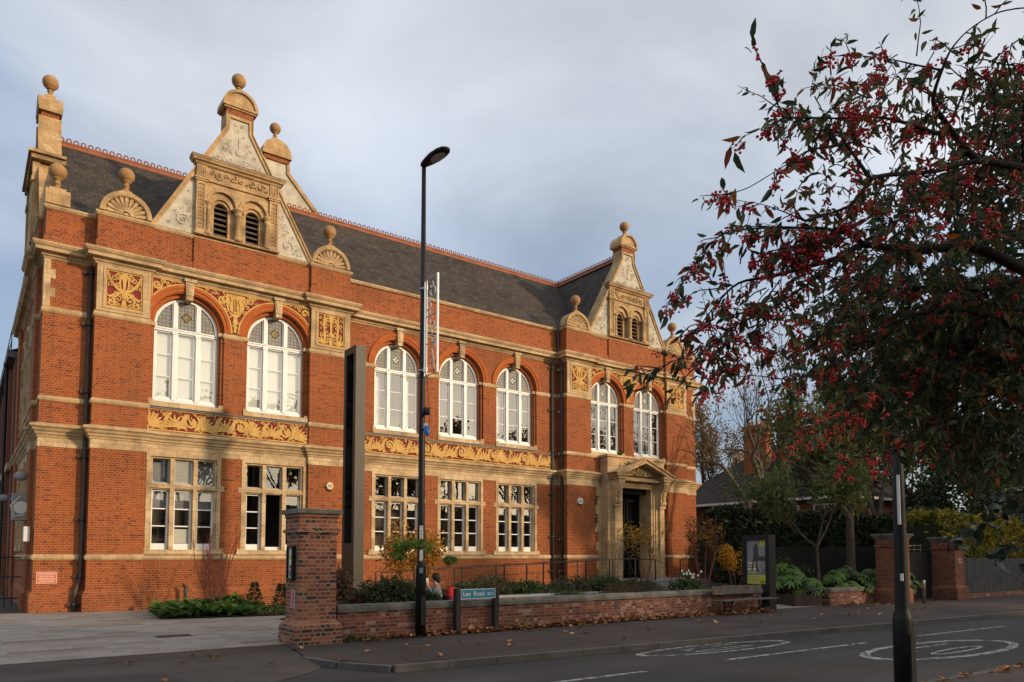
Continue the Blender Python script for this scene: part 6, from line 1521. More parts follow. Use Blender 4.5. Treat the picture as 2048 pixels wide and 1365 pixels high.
for x, dep, rx, h, lab in ((1930, 41, 3.0, 8.6, 'tall dark evergreen behind the yellow topped hedge'), (2040, 38, 3.2, 8.2, 'tall dark evergreen at the right edge behind the corrugated fence'), (1845, 44, 2.2, 6.6, 'lower dark evergreen left of the tall evergreens')):
    bush('evergreen_tree', lab, gp(x, dep, 0), rx, rx*.8, h, 3200, .32, ['leaf_dark', 'leaf_hedge', 'leaf_olive', 'leaf_dark'], R_('ev%d' % x), .5, 5, 'tree', clumps=40, stem_mat='bark')
for x, dep, rx, h, lab in ((1430, 41, 2.2, 3.4, 'dark evergreen shrub at the right foot of the hall, behind the russet shrub'), (1520, 39, 2.4, 3.2, 'dark evergreen shrub behind the poster kiosk'), (1590, 36, 2.0, 2.7, 'dark evergreen shrub left of the slender young tree')):
    bush('dark_shrub', lab, gp(x, dep, 0), rx, rx*.7, h, 2600, .2, ['leaf_hedge', 'leaf_dark', 'leaf_hedge'], R_('ds%d' % x), .45, 5, clumps=36)
def hedge(name, label, p0, p1, w, z0, z1, n, size, mats, seed):
    f = MB(); rng = R_(seed); p0, p1 = Vector(p0), Vector(p1); d = p1-p0; s = Vector((d.y, -d.x, 0)).normalized()
    for k in range(n):
        t = rng.random(); v = rng.random(); u = rng.uniform(-1, 1)
        if rng.random() < .75: u = math.copysign(1-.25*rng.random()**2, u if rng.random() < .3 else 1)
        zt = z1+.18*sin(t*17)+.1*sin(t*41); z = z0+(zt-z0)*v; 
        if rng.random() < .3: z = zt-.2*rng.random()**2; u = rng.uniform(-1, 1)
        f.mat(rng.choice(mats)); f.leaf(p0+d*t+s*(u*w*(1-.25*max(0, v-.7)))+Vector((0, 0, z)), rdir(rng)+Vector((0, 0, .2)), rdir(rng), size*rng.uniform(.6, 1.3), size*.5)
    f.mat('leaf_hedge'); f.obox((p0+p1)/2+Vector((0, 0, (z0+z1)/2-.1)), d.normalized(), d.length/2, s, w*.72, (0, 0, 1), (z1-z0)/2-.25)
    return f.build(name, loc=tuple(p0), tagd=dict(label=label, cat='hedge'))
hedge('tall_hedge', 'tall clipped dark hedge rising above the black board fence', (25.5, -4.5, 0), (37.5, -10.2, 0), .8, .6, 3.55, 14000, .24, ['leaf_hedge', 'leaf_dark', 'leaf_hedge'], 'h1')
hedge('yellow_hedge', 'yellow green leafy hedge behind the corrugated fence', (30.4, -11.6, 0), (44, -11.9, 0), .8, .2, 3.25, 13000, .22, ['leaf_yellowgreen', 'leaf_yellowgreen', 'leaf_olive', 'leaf_yellow'], 'h2')
# ------------------------------------------------------------------ house at the right
hs = thing('tiled_house', 'low brick house with a big hipped slate roof and tall brick chimneys behind the trees', 'house', (46, 4, ZP))
m = MB().mat('distant_brick'); m.box(41.4, 52, -2.1, 11.6, ZP, 5.3); m.build('brick_walls', parent=hs)
m = MB().mat('slate_cross'); E0 = [(40.9, 12.2, 5.3), (40.9, -2.6, 5.3), (52.5, -2.6, 5.3), (52.5, 12.2, 5.3)]; A, B = (46.5, 6.6, 9.9), (46.5, 2.8, 9.9)
m.quad(E0[0], E0[1], B, A); m.tri(E0[1], E0[2], B); m.quad(E0[2], E0[3], A, B); m.tri(E0[3], E0[0], A); m.build('roof', parent=hs)
m = MB().mat('white_paint'); m.box(40.8, 40.92, -2.6, 12.2, 5.17, 5.33); m.box(40.8, 52.5, -2.72, -2.58, 5.17, 5.33); m.build('eaves_board', parent=hs)
for a, b, z in ((5.0, 6.6, 11.0), (2.6, 3.9, 11.1)):
    m = MB().mat('red_brick'); m.box(43.6, 44.7, a, b, 7, z-.35); m.box(43.5, 44.8, a-.1, b+.1, z-.75, z-.65); m.box(43.45, 44.85, a-.15, b+.15, z-.35, z-.2); m.box(43.5, 44.8, a-.08, b+.08, z-.2, z)
    ch = m.build('chimney', parent=hs); m = MB().mat('finial_stone')
    for k in range(3): m.lathe((44.15, a+(b-a)*(k+.5)/3, z), [(.14, 0), (.16, .1), (.13, .32), (.16, .36)], 10)
    m.build('chimney_pots', parent=ch)
for y0 in (6.0, .9, -1.6):
    m = MB().mat('white_paint'); m.plate(rect(y0, y0+1.5, 3.4, 4.9), [rect(y0+.1, y0+.7, 3.5, 4.8), rect(y0+.8, y0+1.4, 3.5, 4.8)], 41.33, 41.41, axis='x'); w = m.build('window_frame', parent=hs); m = MB().mat('window_glass'); m.box(41.385, 41.395, y0+.1, y0+1.4, 3.5, 4.8); m.build('window_pane', parent=w)
h2 = thing('far_house', 'sunlit orange brick house half hidden behind the tree and hedge', 'house', (52, -12, ZP)); m = MB().mat('red_brick'); m.box(50, 60, -14, -6.5, ZP, 5.6); m.build('brick_walls', parent=h2)
m = MB().mat('white_paint'); m.box(49.8, 60.1, -14.2, -6.3, 5.6, 5.8); m.build('eaves_board', parent=h2); m = MB().mat('slate'); m.quad((49.7, -14.3, 5.8), (60.2, -14.3, 5.8), (60.2, -10.2, 8.6), (49.7, -10.2, 8.6)); m.quad((49.7, -6.2, 5.8), (60.2, -6.2, 5.8), (60.2, -10.2, 8.6), (49.7, -10.2, 8.6)); m.build('roof', parent=h2)
m = MB().mat('white_paint'); m.plate(rect(-12.2, -10.2, 3.2, 4.9), [rect(-12.1, -11.25, 3.3, 4.8), rect(-11.15, -10.3, 3.3, 4.8)], 49.9, 50.01, axis='x'); m.build('window_frame', parent=h2)
bs = MB().mat('distant_brick'); bs.box(36.5, 38.2, 9.5, 11.5, ZP, 7.4); bs.box(36.4, 38.3, 9.4, 11.6, 7.4, 7.6); bs.mat('slate'); bs.quad((36.4, 9.4, 7.6), (38.3, 9.4, 7.6), (38.3, 10.5, 8.2), (36.4, 10.5, 8.2)); bs.quad((36.4, 11.6, 7.6), (38.3, 11.6, 7.6), (38.3, 10.5, 8.2), (36.4, 10.5, 8.2)); bs.build('brick_outbuilding', loc=(37, 10, ZP), tagd=dict(label='narrow dark brick outbuilding just past the right corner of the hall', cat='building'))
# ------------------------------------------------------------------ across the road: trees and a terrace (they shade the street and show in the windows)
rngA = R_('across')
for k in range(22):
    x = 6+k*4.9+rngA.uniform(-1.2, 1.2); y = -47+rngA.uniform(-3, 3); H = 15.9+rngA.uniform(-.4, .4)+(.8 if x > 72 else 0)-(1.6 if 27 < x < 41 else 0)
    tree('street_tree', 'tall thinning autumn tree in the row across the road', 'tree', (x, y, ZP), H, .26, R_('ac%d' % k), ['leaf_brown', 'leaf_olive', 'leaf_gold'], .42, 3000, 1.15, 4, .6, .22, 'bark', group='trees across the road', trunk=.22, asp=.6)
tr_ = thing('terrace', 'brick terrace across the road behind the camera', 'building', (30, -56, ZP)); m = MB().mat('distant_brick'); m.box(-30, 95, -62, -54, ZP, 5.2); m.build('brick_walls', parent=tr_); m = MB().mat('slate'); m.quad((-30.5, -53.6, 5.2), (95.5, -53.6, 5.2), (95.5, -58, 7.6), (-30.5, -58, 7.6)); m.quad((-30.5, -62.4, 5.2), (95.5, -62.4, 5.2), (95.5, -58, 7.6), (-30.5, -58, 7.6)); m.build('roof', parent=tr_)
m = MB().mat('white_paint')
for k in range(24):
    for z in (.8, 3.2): m.plate(rect(-26+k*5, -24.6+k*5, z, z+1.8), [rect(-25.9+k*5, -24.7+k*5, z+.1, z+1.7)], -53.98, -53.9)
m.build('window_frames', parent=tr_)
# ------------------------------------------------------------------ berry tree reaching in from the right, close to the camera
bt = thing('berry_tree', 'arching foreground tree with red berry clusters, dark willow-like leaves and rusty ones', 'tree', (4.1, -24.7, ZP))
rngB = hsh('berry'); wood = MB().mat('bark_dark'); wood.smooth = True; lf = MB(); be = MB().mat('berry'); be.smooth = True
LM = ['leaf_dark']*8+['leaf_olive']*9+['leaf_rust']*3+['leaf_orange']
ico = None
def berry(p, r):
    n = len(be.v)
    for dz, k in ((-.95, 0), (-.45, 6), (.45, 6), (.95, 0)):
        if k == 0: be.v.append((p.x, p.y, p.z+dz*r))
        else:
            rr = r*.9
            for j in range(6): a = j*pi/3+(pi/6 if dz > 0 else 0); be.v.append((p.x+rr*cos(a), p.y+rr*sin(a), p.z+dz*r))
    for j in range(6):
        a, b = n+1+j, n+1+(j+1) % 6; c, d = n+7+j, n+7+(j+1) % 6
        be.face((n, b, a)); be.face((a, b, c)); be.face((b, d, c)); be.face((c, d, n+13))
def cluster(p, n, R):
    for k in range(n):
        q = p+rdir(rngB)*R*rngB.random()**.5+Vector((0, 0, -.3*R)); berry(q, rngB.uniform(.0052, .0074))
        if k % 3 == 0: wood.tube([p+Vector((0, 0, R*.5)), q], [.0012, .0009], 3, cap=False)
VIEW = -fw
LM2 = ['leaf_dark']*14+['leaf_olive']*6+['leaf_rust']+['leaf_orange']
LMs = [LM]
def leaves_at(p, d, n, L, k=1.0):
    for i in range(n):
        dd = (Vector(d)*.5+rdir(rngB)*.75+Vector((0, 0, -.55))).normalized(); lf.mat(rngB.choice(LMs[0])); l = L*rngB.uniform(.55, 1.1)
        lf.leaf(p+rdir(rngB)*.02, dd, rdir(rngB), l, l*rngB.uniform(.27, .37), .18, rngB.uniform(.3, 1.0))
def twig(p, d, L, nl, LL, pb, r=.0035):
    d = Vector(d).normalized(); pts = [Vector(p)]
    for i in range(4): d = (d+rdir(rngB)*.22+Vector((0, 0, -.10))).normalized(); pts.append(pts[-1]+d*L/4)
    wood.tube(pts, [r, r*.85, r*.7, r*.5, r*.3], 4, cap=False)
    for i in range(nl):
        t = rngB.uniform(.15, 1)*4; j = min(3, int(t)); leaves_at(pts[j].lerp(pts[j+1], t-j), d, 1, LL)
    for j in (2, 3, 4):
        if rngB.random() < pb*.58: cluster(pts[j]+Vector((0, 0, -.015)), rngB.randint(5, 14), rngB.uniform(.018, .036))
def blimb(pts, d0, d1, r0, r1, dens=1.0, pb=.35, LL=.075, twl=.17, skip=0.0):
    """pts: bends of a limb as seen in the picture; the limb's distance runs from d0 to d1"""
    k = len(pts); P = [px(x, y, d0+(d1-d0)*i/(k-1)) for i, (x, y) in enumerate(pts)]
    Q = []
    for i in range(k-1):
        for j in range(4):
            t = j/4; a = P[max(0, i-1)]; b = P[i]; c = P[i+1]; e = P[min(k-1, i+2)]
            Q.append(.5*((2*b)+(c-a)*t+(2*a-5*b+4*c-e)*t*t+(3*b-a-3*c+e)*t**3))
    Q.append(P[-1]); n = len(Q); wood.tube(Q, [max(r1, r0*(1-.97*i/(n-1))**1.35) for i in range(n)], 7, cap=False)
    for i in range(n-1):
        seg = Q[i+1]-Q[i]; f = i/(n-1)
        if f < skip: continue
        m_ = seg.length/.05*dens*1.5; cnt = int(m_)+(1 if rngB.random() < m_-int(m_) else 0)
        for _ in range(cnt):
            d = (seg.normalized()*.6+rdir(rngB)*.8+Vector((0, 0, rngB.uniform(-.25, .25)))).normalized()
            twig(Q[i].lerp(Q[i+1], rngB.random()), d, twl*rngB.uniform(.4, 1.1), rngB.randint(2, 5), LL, pb)
    twig(Q[-1], Q[-1]-Q[-2], .12, 5, LL, pb)
# trunk and the great limbs (out of the frame to the right)
tb = Vector((4.1, -24.7, ZP)); fork = Vector((3.9, -24.6, 1.7))
wood.tube([tb, tb.lerp(fork, .5)+Vector((.05, .03, 0)), fork], [.13, .11, .10], 10, cap=False)
LA0 = px(2120, 342, 3.7); LB0 = px(2120, 560, 4.1); LC0 = px(2120, 700, 4.4)
for q, r in ((LA0, .032), (LB0, .04), (LC0, .03)): wood.tube([fork, fork.lerp(q, .5)+Vector((.05, -.05, .15)), q], [.075, r*1.4, r], 8, cap=False)
# upper limb A
blimb([(2120, 342), (2048, 336), (1954, 323), (1872, 343), (1780, 350), (1740, 358)], 3.7, 3.3, .026, .010, .8, .35, twl=.2)
blimb([(1740, 358), (1700, 300), (1670, 262), (1640, 262)], 3.3, 3.1, .010, .004, .9, .5)
blimb([(1690, 290), (1623, 300), (1585, 322), (1548, 345), (1498, 375), (1466, 386)], 3.2, 2.9, .006, .002, .5, .55, .075, .07)
blimb([(1954, 323), (1920, 285), (1892, 247), (1868, 210), (1870, 180), (1884, 141), (1902, 100), (1938, 60), (1990, 28), (2030, 18)], 3.55, 3.2, .018, .003, .62, .4)
blimb([(1900, 258), (1875, 267), (1830, 252), (1778, 238), (1733, 234), (1680, 237), (1623, 236), (1568, 236)], 3.5, 3.0, .013, .004, 1.25, .5, .07, .12)
blimb([(1568, 236), (1552, 200), (1546, 168), (1532, 138)], 3.0, 2.95, .004, .0015, .6, .7, .07, .08)
blimb([(1640, 237), (1662, 215), (1664, 180), (1662, 150)], 3.05, 3.0, .003, .0013, .5, .6, .07, .08)
blimb([(1705, 234), (1708, 200), (1716, 180)], 3.1, 3.05, .003, .0013, .5, .6, .07, .08)
blimb([(1568, 238), (1545, 248), (1513, 262), (1490, 272)], 3.0, 2.9, .004, .0015, .7, .5, .08, .09)
blimb([(1884, 141), (1840, 132), (1780, 119), (1717, 112), (1655, 113)], 3.4, 3.0, .006, .002, .42, .6, .075, .08)
blimb([(1870, 195), (1820, 170), (1780, 155), (1752, 158)], 3.4, 3.2, .004, .0015, .5, .6, .075, .08)
blimb([(1905, 235), (1925, 190), (1935, 150), (1960, 120), (2010, 130), (2060, 133)], 3.5, 3.4, .006, .003, .7, .45)
blimb([(1960, 325), (1985, 260), (1990, 200), (1975, 160), (1950, 150)], 3.7, 3.5, .009, .003, .9, .4)
blimb([(2048, 335), (2044, 260), (2050, 190)], 3.8, 3.6, .01, .004, 1.2, .3)
blimb([(1935, 300), (1960, 240), (2010, 200), (2048, 170)], 3.9, 3.8, .007, .003, .9, .4)
for pts in ([(1872, 343), (1850, 380), (1820, 420), (1790, 450)], [(1800, 352), (1790, 390), (1760, 420), (1735, 440)], [(1950, 330), (1930, 380), (1890, 430), (1850, 470)], [(2048, 340), (2010, 390), (1980, 430), (1930, 470)], [(1990, 330), (1930, 350), (1880, 395), (1840, 400)]):
    blimb(pts, 3.7, 3.5, .007, .002, 1.0, .3)
# middle limbs B
blimb([(2120, 560), (2048, 540), (1960, 498), (1878, 497), (1820, 502), (1728, 490), (1677, 516), (1611, 535), (1545, 553), (1477, 567), (1432, 610), (1400, 652), (1370, 690)], 4.1, 3.7, .036, .003, .75, .45, .075, .16, .25)
blimb([(1690, 510), (1640, 550), (1611, 572), (1560, 605), (1520, 630), (1475, 650), (1407, 694), (1350, 722), (1290, 746)], 3.9, 3.5, .010, .002, .85, .5, .075, .14)
blimb([(1728, 490), (1700, 470), (1650, 458), (1611, 457), (1560, 455), (1517, 457), (1470, 462), (1435, 476), (1400, 511), (1375, 550), (1345, 595)], 3.8, 3.4, .012, .0015, .95, .6, .075, .12)
blimb([(1740, 360), (1715, 395), (1693, 415), (1650, 430), (1611, 441), (1570, 425), (1527, 410), (1480, 402), (1447, 394)], 3.5, 3.2, .010, .0015, .75, .6, .075, .10)
blimb([(1592, 430), (1590, 415), (1594, 385), (1598, 375)], 3.2, 3.2, .0025, .001, .4, 0, .07, .06)
blimb([(1600, 460), (1610, 480), (1590, 500), (1640, 480), (1680, 455)], 3.6, 3.7, .004, .002, 2.6, .9, .065, .10)
blimb([(1500, 500), (1540, 520), (1570, 500), (1600, 520)], 3.6, 3.6, .003, .002, 2.6, .9, .065, .09)
blimb([(1740, 540), (1705, 580), (1680, 620), (1634, 682), (1622, 720), (1600, 760)], 4.0, 3.9, .008, .002, .8, .4, .075, .14)
blimb([(1600, 575), (1585, 610), (1582, 660), (1584, 720), (1580, 760)], 3.8, 3.8, .003, .001, .8, .4, .075, .12)
blimb([(1560, 560), (1530, 600), (1490, 620), (1460, 612)], 3.8, 3.6, .004, .0015, 1.1, .6, .075, .12)
blimb([(1475, 650), (1450, 690), (1430, 730), (1412, 770)], 3.6, 3.5, .004, .0015, .9, .5, .075, .12)
blimb([(1540, 610), (1520, 660), (1500, 700), (1470, 730)], 3.7, 3.6, .004, .0015, .9, .5, .075, .12)
blimb([(1660, 640), (1620, 680), (1560, 710), (1500, 730), (1440, 742)], 4.0, 3.7, .005, .0015, .7, .4, .08, .14)
# lower limbs C, a dense drooping mass
blimb([(2120, 700), (2000, 640), (1900, 620), (1800, 640), (1720, 690), (1650, 740), (1560, 770)], 4.5, 4.2, .028, .003, 1.2, .3, .08, .2)
blimb([(2120, 720), (1980, 720), (1880, 740), (1760, 770), (1680, 830), (1590, 862), (1545, 880)], 4.8, 4.2, .02, .003, 1.2, .35, .08, .2)
blimb([(2048, 560), (1950, 580), (1850, 575), (1760, 600), (1700, 640)], 4.6, 4.3, .02, .004, 1.5, .35, .08, .22)
blimb([(1760, 770), (1700, 830), (1660, 850), (1600, 868)], 3.9, 3.6, .005, .0015, 1.1, .7, .075, .12)
blimb([(1900, 830), (1820, 880), (1760, 900), (1700, 925), (1680, 940)], 4.6, 4.3, .006, .0015, .8, .5, .08, .16)
def inpoly(x, y, poly):
    c = False; j = len(poly)-1
    for i in range(len(poly)):
        (xi, yi), (xj, yj) = poly[i], poly[j]
        if (yi > y) != (yj > y) and x < (xj-xi)*(y-yi)/(yj-yi)+xi: c = not c
        j = i
    return c
def mass(poly, n, d0, d1, nl, pb, LL):
    xs = [p[0] for p in poly]; ys = [p[1] for p in poly]; k = 0
    while k < n:
        x, y = rngB.uniform(min(xs), max(xs)), rngB.uniform(min(ys), max(ys))
        if not inpoly(x, y, poly): continue
        k += 1; p = px(x, y, rngB.uniform(d0, d1)); twig(p, rdir(rngB)+Vector((-.3, .2, .1)), rngB.uniform(.15, .34), nl, LL, pb, .004)
mass([(1530, 200), (1640, 150), (1760, 110), (1900, 90), (2090, 30), (2090, 480), (1700, 470), (1640, 330)], 95, 3.4, 4.8, 11, .2, .068)
mass([(1420, 560), (1500, 450), (1640, 420), (1740, 480), (1700, 640), (1600, 770), (1480, 770), (1330, 740), (1400, 660)], 60, 3.5, 4.2, 7, .42, .07)
LMs[0] = LM2
mass([(1700, 520), (1760, 485), (1880, 470), (1960, 440), (2090, 400), (2090, 900), (1980, 930), (1900, 900), (1800, 860), (1700, 800), (1640, 740), (1650, 640)], 640, 4.2, 6.4, 15, .10, .085)
mass([(1800, 620), (2090, 560), (2090, 940), (1960, 940), (1830, 840)], 480, 4.6, 6.4, 15, .04, .09)
mass([(1760, 380), (1900, 360), (2090, 340), (2090, 480), (1900, 480), (1780, 470)], 110, 3.8, 5.0, 9, .2, .075)
mass([(1960, 200), (2090, 160), (2090, 360), (1980, 340)], 70, 3.8, 4.6, 9, .25, .075)
wood.build('trunk', parent=bt); lf.build('crown', parent=bt); be.build('berries', parent=bt)
# dark broad-leaved branch low at the right edge
hb2 = thing('broadleaf_sapling', 'dark broad-leaved sapling branch hanging into the right edge in front of the yellow hedge', 'shrub', gp(2160, 6.5)); w2_ = MB().mat('bark_dark'); l2 = MB(); rng = hsh('hol')
base = gp(2160, 6.5); w2_.tube([base, px(2165, 1150, 6.5), px(2150, 1000, 6.4)], [.03, .025, .015], 6, cap=False)
for pts in ([(2150, 1020), (2060, 1015), (1990, 1040), (1930, 1065), (1895, 1085)], [(2155, 1060), (2070, 1075), (2010, 1095), (1985, 1130)], [(2150, 990), (2080, 985), (2000, 1000), (1960, 1010)], [(2160, 1100), (2090, 1110), (2040, 1150)]):
    P = [px(x, y, 6.4-.12*i) for i, (x, y) in enumerate(pts)]; w2_.tube(P, [.009, .007, .005, .003, .002][:len(P)], 5, cap=False)
    for i in range(len(P)-1):
        for k in range(7):
            q = P[i].lerp(P[i+1], rng.random()); d = (P[i+1]-P[i]).normalized()*.5+rdir(rng)*.7+Vector((0, 0, -.35)); l2.mat('leaf_holly'); L = rng.uniform(.10, .17); l2.leaf(q, d, rdir(rng), L, L*.62, .12, .5)
w2_.build('stems', parent=hb2); l2.build('foliage', parent=hb2)
# ------------------------------------------------------------------ fallen leaves
fa = MB(); rng = hsh('fall')
for k in range(2600):
    x = rng.uniform(4.6, 18.6); 
    if rng.random() > (.15 + .85*min(1, max(0, (x-5.2)/3))): continue
    if 5.9 < x < 6.4 and rng.random() < .5: continue
    y = -12.0-abs(rng.gauss(0, .13))-(.25 if 15.8 < x < 18.3 and rng.random() < .5 else 0); fa.mat(rng.choice(['leaf_fallen', 'leaf_fallen', 'leaf_fallen_pale', 'leaf_brown'])); s = rng.uniform(.05, .12)
    fa.leaf((x, y, ZP+.012+rng.random()*.05*(1 if y > -12.2 else .3)), (rng.uniform(-1, 1), rng.uniform(-1, 1), rng.uniform(-.1, .35)), (rng.uniform(-.5, .5), rng.uniform(-.5, .5), 1), s*1.3, s*1.1, .2, .1)
for k in range(70):
    x, y = rng.uniform(0, 26), rng.uniform(-15.2, -12.4); fa.mat(rng.choice(['leaf_fallen', 'leaf_fallen_pale'])); fa.leaf((x, y, ZP+.012), (rng.uniform(-1, 1), rng.uniform(-1, 1), .12), (.1, .1, 1), .13, .11, .2, -.1)
for k in range(130):
    x = rng.uniform(8.2, 13); y = kn(x)+abs(rng.gauss(0, .2))-.1; fa.mat(rng.choice(['leaf_fallen', 'leaf_fallen_pale', 'leaf_brown'])); fa.leaf((x, y, (ZP if y < kn(x) else ZR)+.015), (rng.uniform(-1, 1), rng.uniform(-1, 1), .2), (.1, .2, 1), .12, .10, .2, -.1)
for k in range(120):
    x = rng.uniform(22.3, 30); fa.mat('leaf_fallen'); fa.leaf((x, -12.3-abs(rng.gauss(0, .2)), ZP+.02), (rng.uniform(-1, 1), rng.uniform(-1, 1), .2), (.1, .2, 1), .1, .08, .2, -.1)
tag(fa.build('fallen_leaves', loc=(10, -12.2, ZP)), 'drift of fallen brown leaves along the foot of the low wall', 'leaves', kind='stuff')
we = MB(); rng = hsh('weed')
for x in (4.55, 4.95, 8.9, 10.6, 12.3, 13.8, 15.4, 16.8, 23.5, 25.2):
    for k in range(22): a = rng.uniform(0, 6.28); we.mat(rng.choice(['leaf_green', 'leaf_olive', 'leaf_bright'])); we.leaf((x+rng.uniform(-.14, .14), -12.02-rng.random()*.1-(.1 if x > 20 else 0), ZP), (cos(a)*.6, sin(a)*.6, 1), (0, 0, 1), rng.uniform(.08, .2), .03, .1, .6)
tag(we.build('wall_foot_weeds', loc=(10, -12.1, ZP)), 'small green weeds sprouting at the foot of the low walls', 'weeds', kind='stuff')
# ------------------------------------------------------------------ the person sitting in the garden
def skin(name, J, E, mat, parent, root, sub=2):
    me = bpy.data.meshes.new(name); keys = list(J); o3 = parent.matrix_world.translation if False else parent.location
    me.from_pydata([tuple(J[k][0]-o3) for k in keys], [(keys.index(a), keys.index(b)) for a, b in E], []); o = bpy.data.objects.new(name, me); COL.objects.link(o)
    sk = o.modifiers.new('s', 'SKIN'); sk.use_smooth_shade = True; sb_ = o.modifiers.new('u', 'SUBSURF'); sb_.levels = sub; sb_.render_levels = sub
    for i, k in enumerate(keys):
        r = J[k][1]; me.skin_vertices[0].data[i].radius = r if isinstance(r, tuple) else (r, r); me.skin_vertices[0].data[i].use_root = (k == root)
    dg = bpy.context.evaluated_depsgraph_get(); m2 = bpy.data.meshes.new_from_object(o.evaluated_get(dg)); bpy.data.objects.remove(o)
    m2.materials.clear(); m2.materials.append(MATS[mat]); m2.polygons.foreach_set('use_smooth', [True]*len(m2.polygons)); o = bpy.data.objects.new(name, m2); COL.objects.link(o); o.parent = parent; return o
S0 = Vector((8.72, -8.5, .27)); pf = Vector((-.88, .47, 0)).normalized(); ps = Vector((pf.y, -pf.x, 0))
pe = thing('person', 'person in a grey jacket sitting in the garden eating from a white wrapper', 'person', tuple(S0))
def at_(f, s, z): return S0+pf*f+ps*s+Vector((0, 0, z))
J = {'pel': (at_(0, 0, .11), (.15, .12)), 'sp': (at_(-.01, 0, .28), (.14, .11)), 'ch': (at_(.02, 0, .46), (.165, .11)), 'nk': (at_(.05, 0, .58), .05), 'hd': (at_(.08, 0, .67), .075), 'ht': (at_(.09, 0, .76), (.075, .09)), 'hc': (at_(.08, 0, .83), .05)}
E_ = [('pel', 'sp'), ('sp', 'ch'), ('ch', 'nk'), ('nk', 'hd'), ('hd', 'ht'), ('ht', 'hc')]
for s, n in ((1, 'r'), (-1, 'l')):
    J.update({n+'sh': (at_(.02, s*.17, .50), .058), n+'el': (at_(.14, s*.22, .30), .045), n+'wr': (at_(.27, s*.07, .52), .028), n+'pm': (at_(.285, s*.05, .57), (.036, .02)),
              n+'hp': (at_(.05, s*.09, .09), .085), n+'kn': (at_(.43, s*.10, .10), .062), n+'an': (at_(.40, s*.10, -.26), .04), n+'ft': (at_(.56, s*.11, -.31), .035)})
    E_ += [('ch', n+'sh'), (n+'sh', n+'el'), (n+'el', n+'wr'), (n+'wr', n+'pm'), ('pel', n+'hp'), (n+'hp', n+'kn'), (n+'kn', n+'an'), (n+'an', n+'ft')]
    for q in range(4):
        o = (q-1.5)*.018; L = (.055, .065, .06, .048)[q]; J[n+'f%da' % q] = (at_(.295, s*.05+o*.4, .60+.004*q), .009); J[n+'f%db' % q] = (at_(.292-.012, s*(.05-.02)+o*.5, .60+L*.7), .0085); J[n+'f%dc' % q] = (at_(.27, s*(.05-.035)+o*.5, .60+L), .007)
        E_ += [(n+'pm', n+'f%da' % q), (n+'f%da' % q, n+'f%db' % q), (n+'f%db' % q, n+'f%dc' % q)]
    J[n+'t1'] = (at_(.262, s*.035, .575), .010); J[n+'t2'] = (at_(.25, s*.02, .60), .008); E_ += [(n+'pm', n+'t1'), (n+'t1', n+'t2')]
skin('body', J, E_, 'skin', pe, 'pel', 1)
JJ = {k: (J[k][0], r) for k, r in (('pel', (.17, .14)), ('sp', (.165, .135)), ('ch', (.19, .135)), ('rsh', .078), ('rel', .066), ('rwr', .045), ('lsh', .078), ('lel', .066), ('lwr', .045))}; JJ['col'] = (at_(.04, 0, .56), .075)
skin('jacket', JJ, [('pel', 'sp'), ('sp', 'ch'), ('ch', 'col'), ('ch', 'rsh'), ('rsh', 'rel'), ('rel', 'rwr'), ('ch', 'lsh'), ('lsh', 'lel'), ('lel', 'lwr')], 'jacket', pe, 'pel')
JT = {k: (J[k][0], r) for k, r in (('pel', (.165, .13)), ('rhp', .10), ('rkn', .075), ('ran', .055), ('lhp', .10), ('lkn', .075), ('lan', .055))}
skin('trousers', JT, [('pel', 'rhp'), ('rhp', 'rkn'), ('rkn', 'ran'), ('pel', 'lhp'), ('lhp', 'lkn'), ('lkn', 'lan')], 'trousers', pe, 'pel')
m = MB().mat('hair'); m.smooth = True; c = at_(.045, 0, .765); m.ball(c, .118, 18, 12, (1, 1, 1.02)); m.ball(at_(.0, 0, .68), .085, 14, 10); m.build('hair', parent=pe)
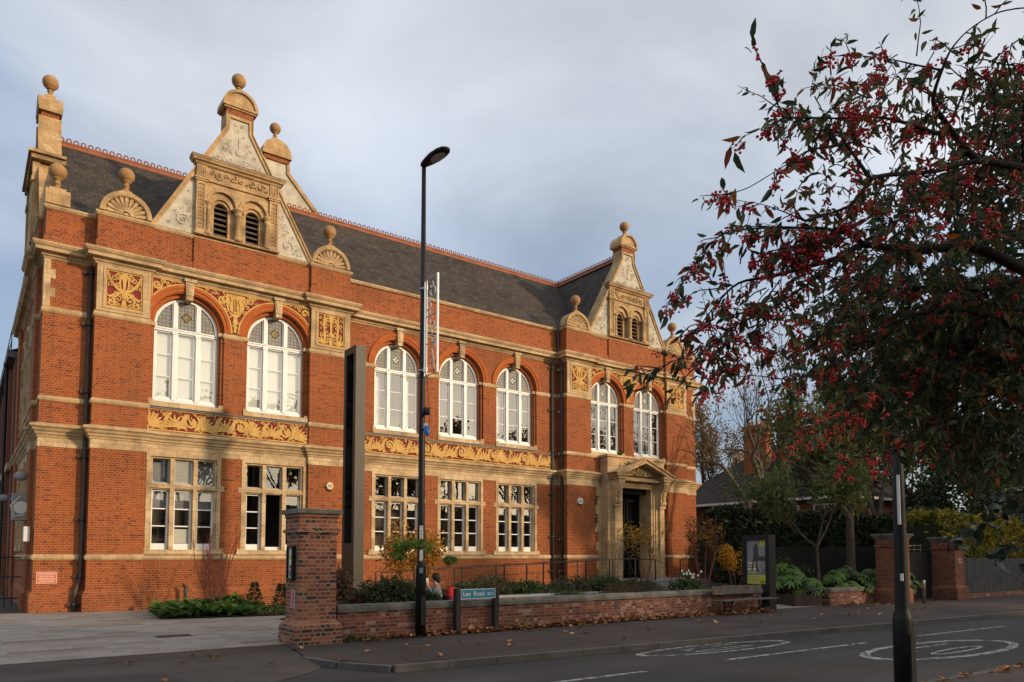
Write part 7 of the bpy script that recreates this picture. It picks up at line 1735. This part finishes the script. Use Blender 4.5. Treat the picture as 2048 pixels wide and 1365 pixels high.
m = MB().mat('skin'); m.smooth = True; m.ball(at_(.178, 0, .715), .014, 10, 8, (1, 1, 1.5)); m.ball(at_(.155, 0, .70), .055, 14, 10, (.7, .9, 1.15)); m.ball(at_(.135, 0, .755), .06, 14, 10, (.7, .95, .9)); m.build('face', parent=pe)
m = MB().mat('ink')
for s in (-1, 1): m.ball(at_(.176, s*.026, .748), .007, 8, 6)
m.mat('backpack_dark'); m.ball(at_(.186, 0, .675), .010, 8, 6, (.6, 1.6, .5)); m.build('features', parent=pe)
m = MB().mat('paper'); rng = hsh('wrap'); rings = []
for i, (z, r) in enumerate(((.56, .02), (.60, .045), (.66, .06), (.72, .065), (.735, .05))): rings.append([at_(.285+.012*i, 0, z)+(pf*cos(a)+ps*sin(a))*r*rng.uniform(.8, 1.2) for a in [2*pi*k/9 for k in range(9)]])
m.rings(rings, cap=True); m.build('food_wrapper', loc=tuple(at_(.28, 0, .6)), tagd=dict(label='crumpled white food wrapper held up by the sitting person', cat='wrapper'))
bp_ = thing('backpack', 'bright red backpack standing beside the sitting person', 'backpack', (9.18, -8.55, .27)); m = MB().mat('backpack_red'); m.smooth = True
rings = []
for z, a, b in ((0, .13, .10), (.02, .16, .125), (.2, .17, .13), (.36, .16, .12), (.44, .13, .09), (.48, .07, .05)): rings.append([Vector((9.15, -8.55, .27+z))+Vector((a*math.copysign(abs(cos(t))**.7, cos(t)), b*math.copysign(abs(sin(t))**.7, sin(t)), 0)) for t in [2*pi*k/20 for k in range(20)]])
m.rings(rings, cap=True); m.build('bag', parent=bp_); m = MB().mat('backpack_dark'); m.smooth = True
rings = []
for z, a, b in ((.03, .10, .05), (.05, .12, .07), (.2, .12, .075), (.26, .10, .05)): rings.append([Vector((9.03, -8.60, .27+z))+Vector((a*cos(t)*.7, b*sin(t)*1.6, 0)) for t in [2*pi*k/16 for k in range(16)]])
m.rings(rings, cap=True); m.build('front_pocket', parent=bp_); m = MB().mat('backpack_dark'); m.tube([(9.11, -8.55, .73), (9.13, -8.55, .79), (9.19, -8.55, .79), (9.21, -8.55, .73)], .010, 6); m.build('handle', parent=bp_)
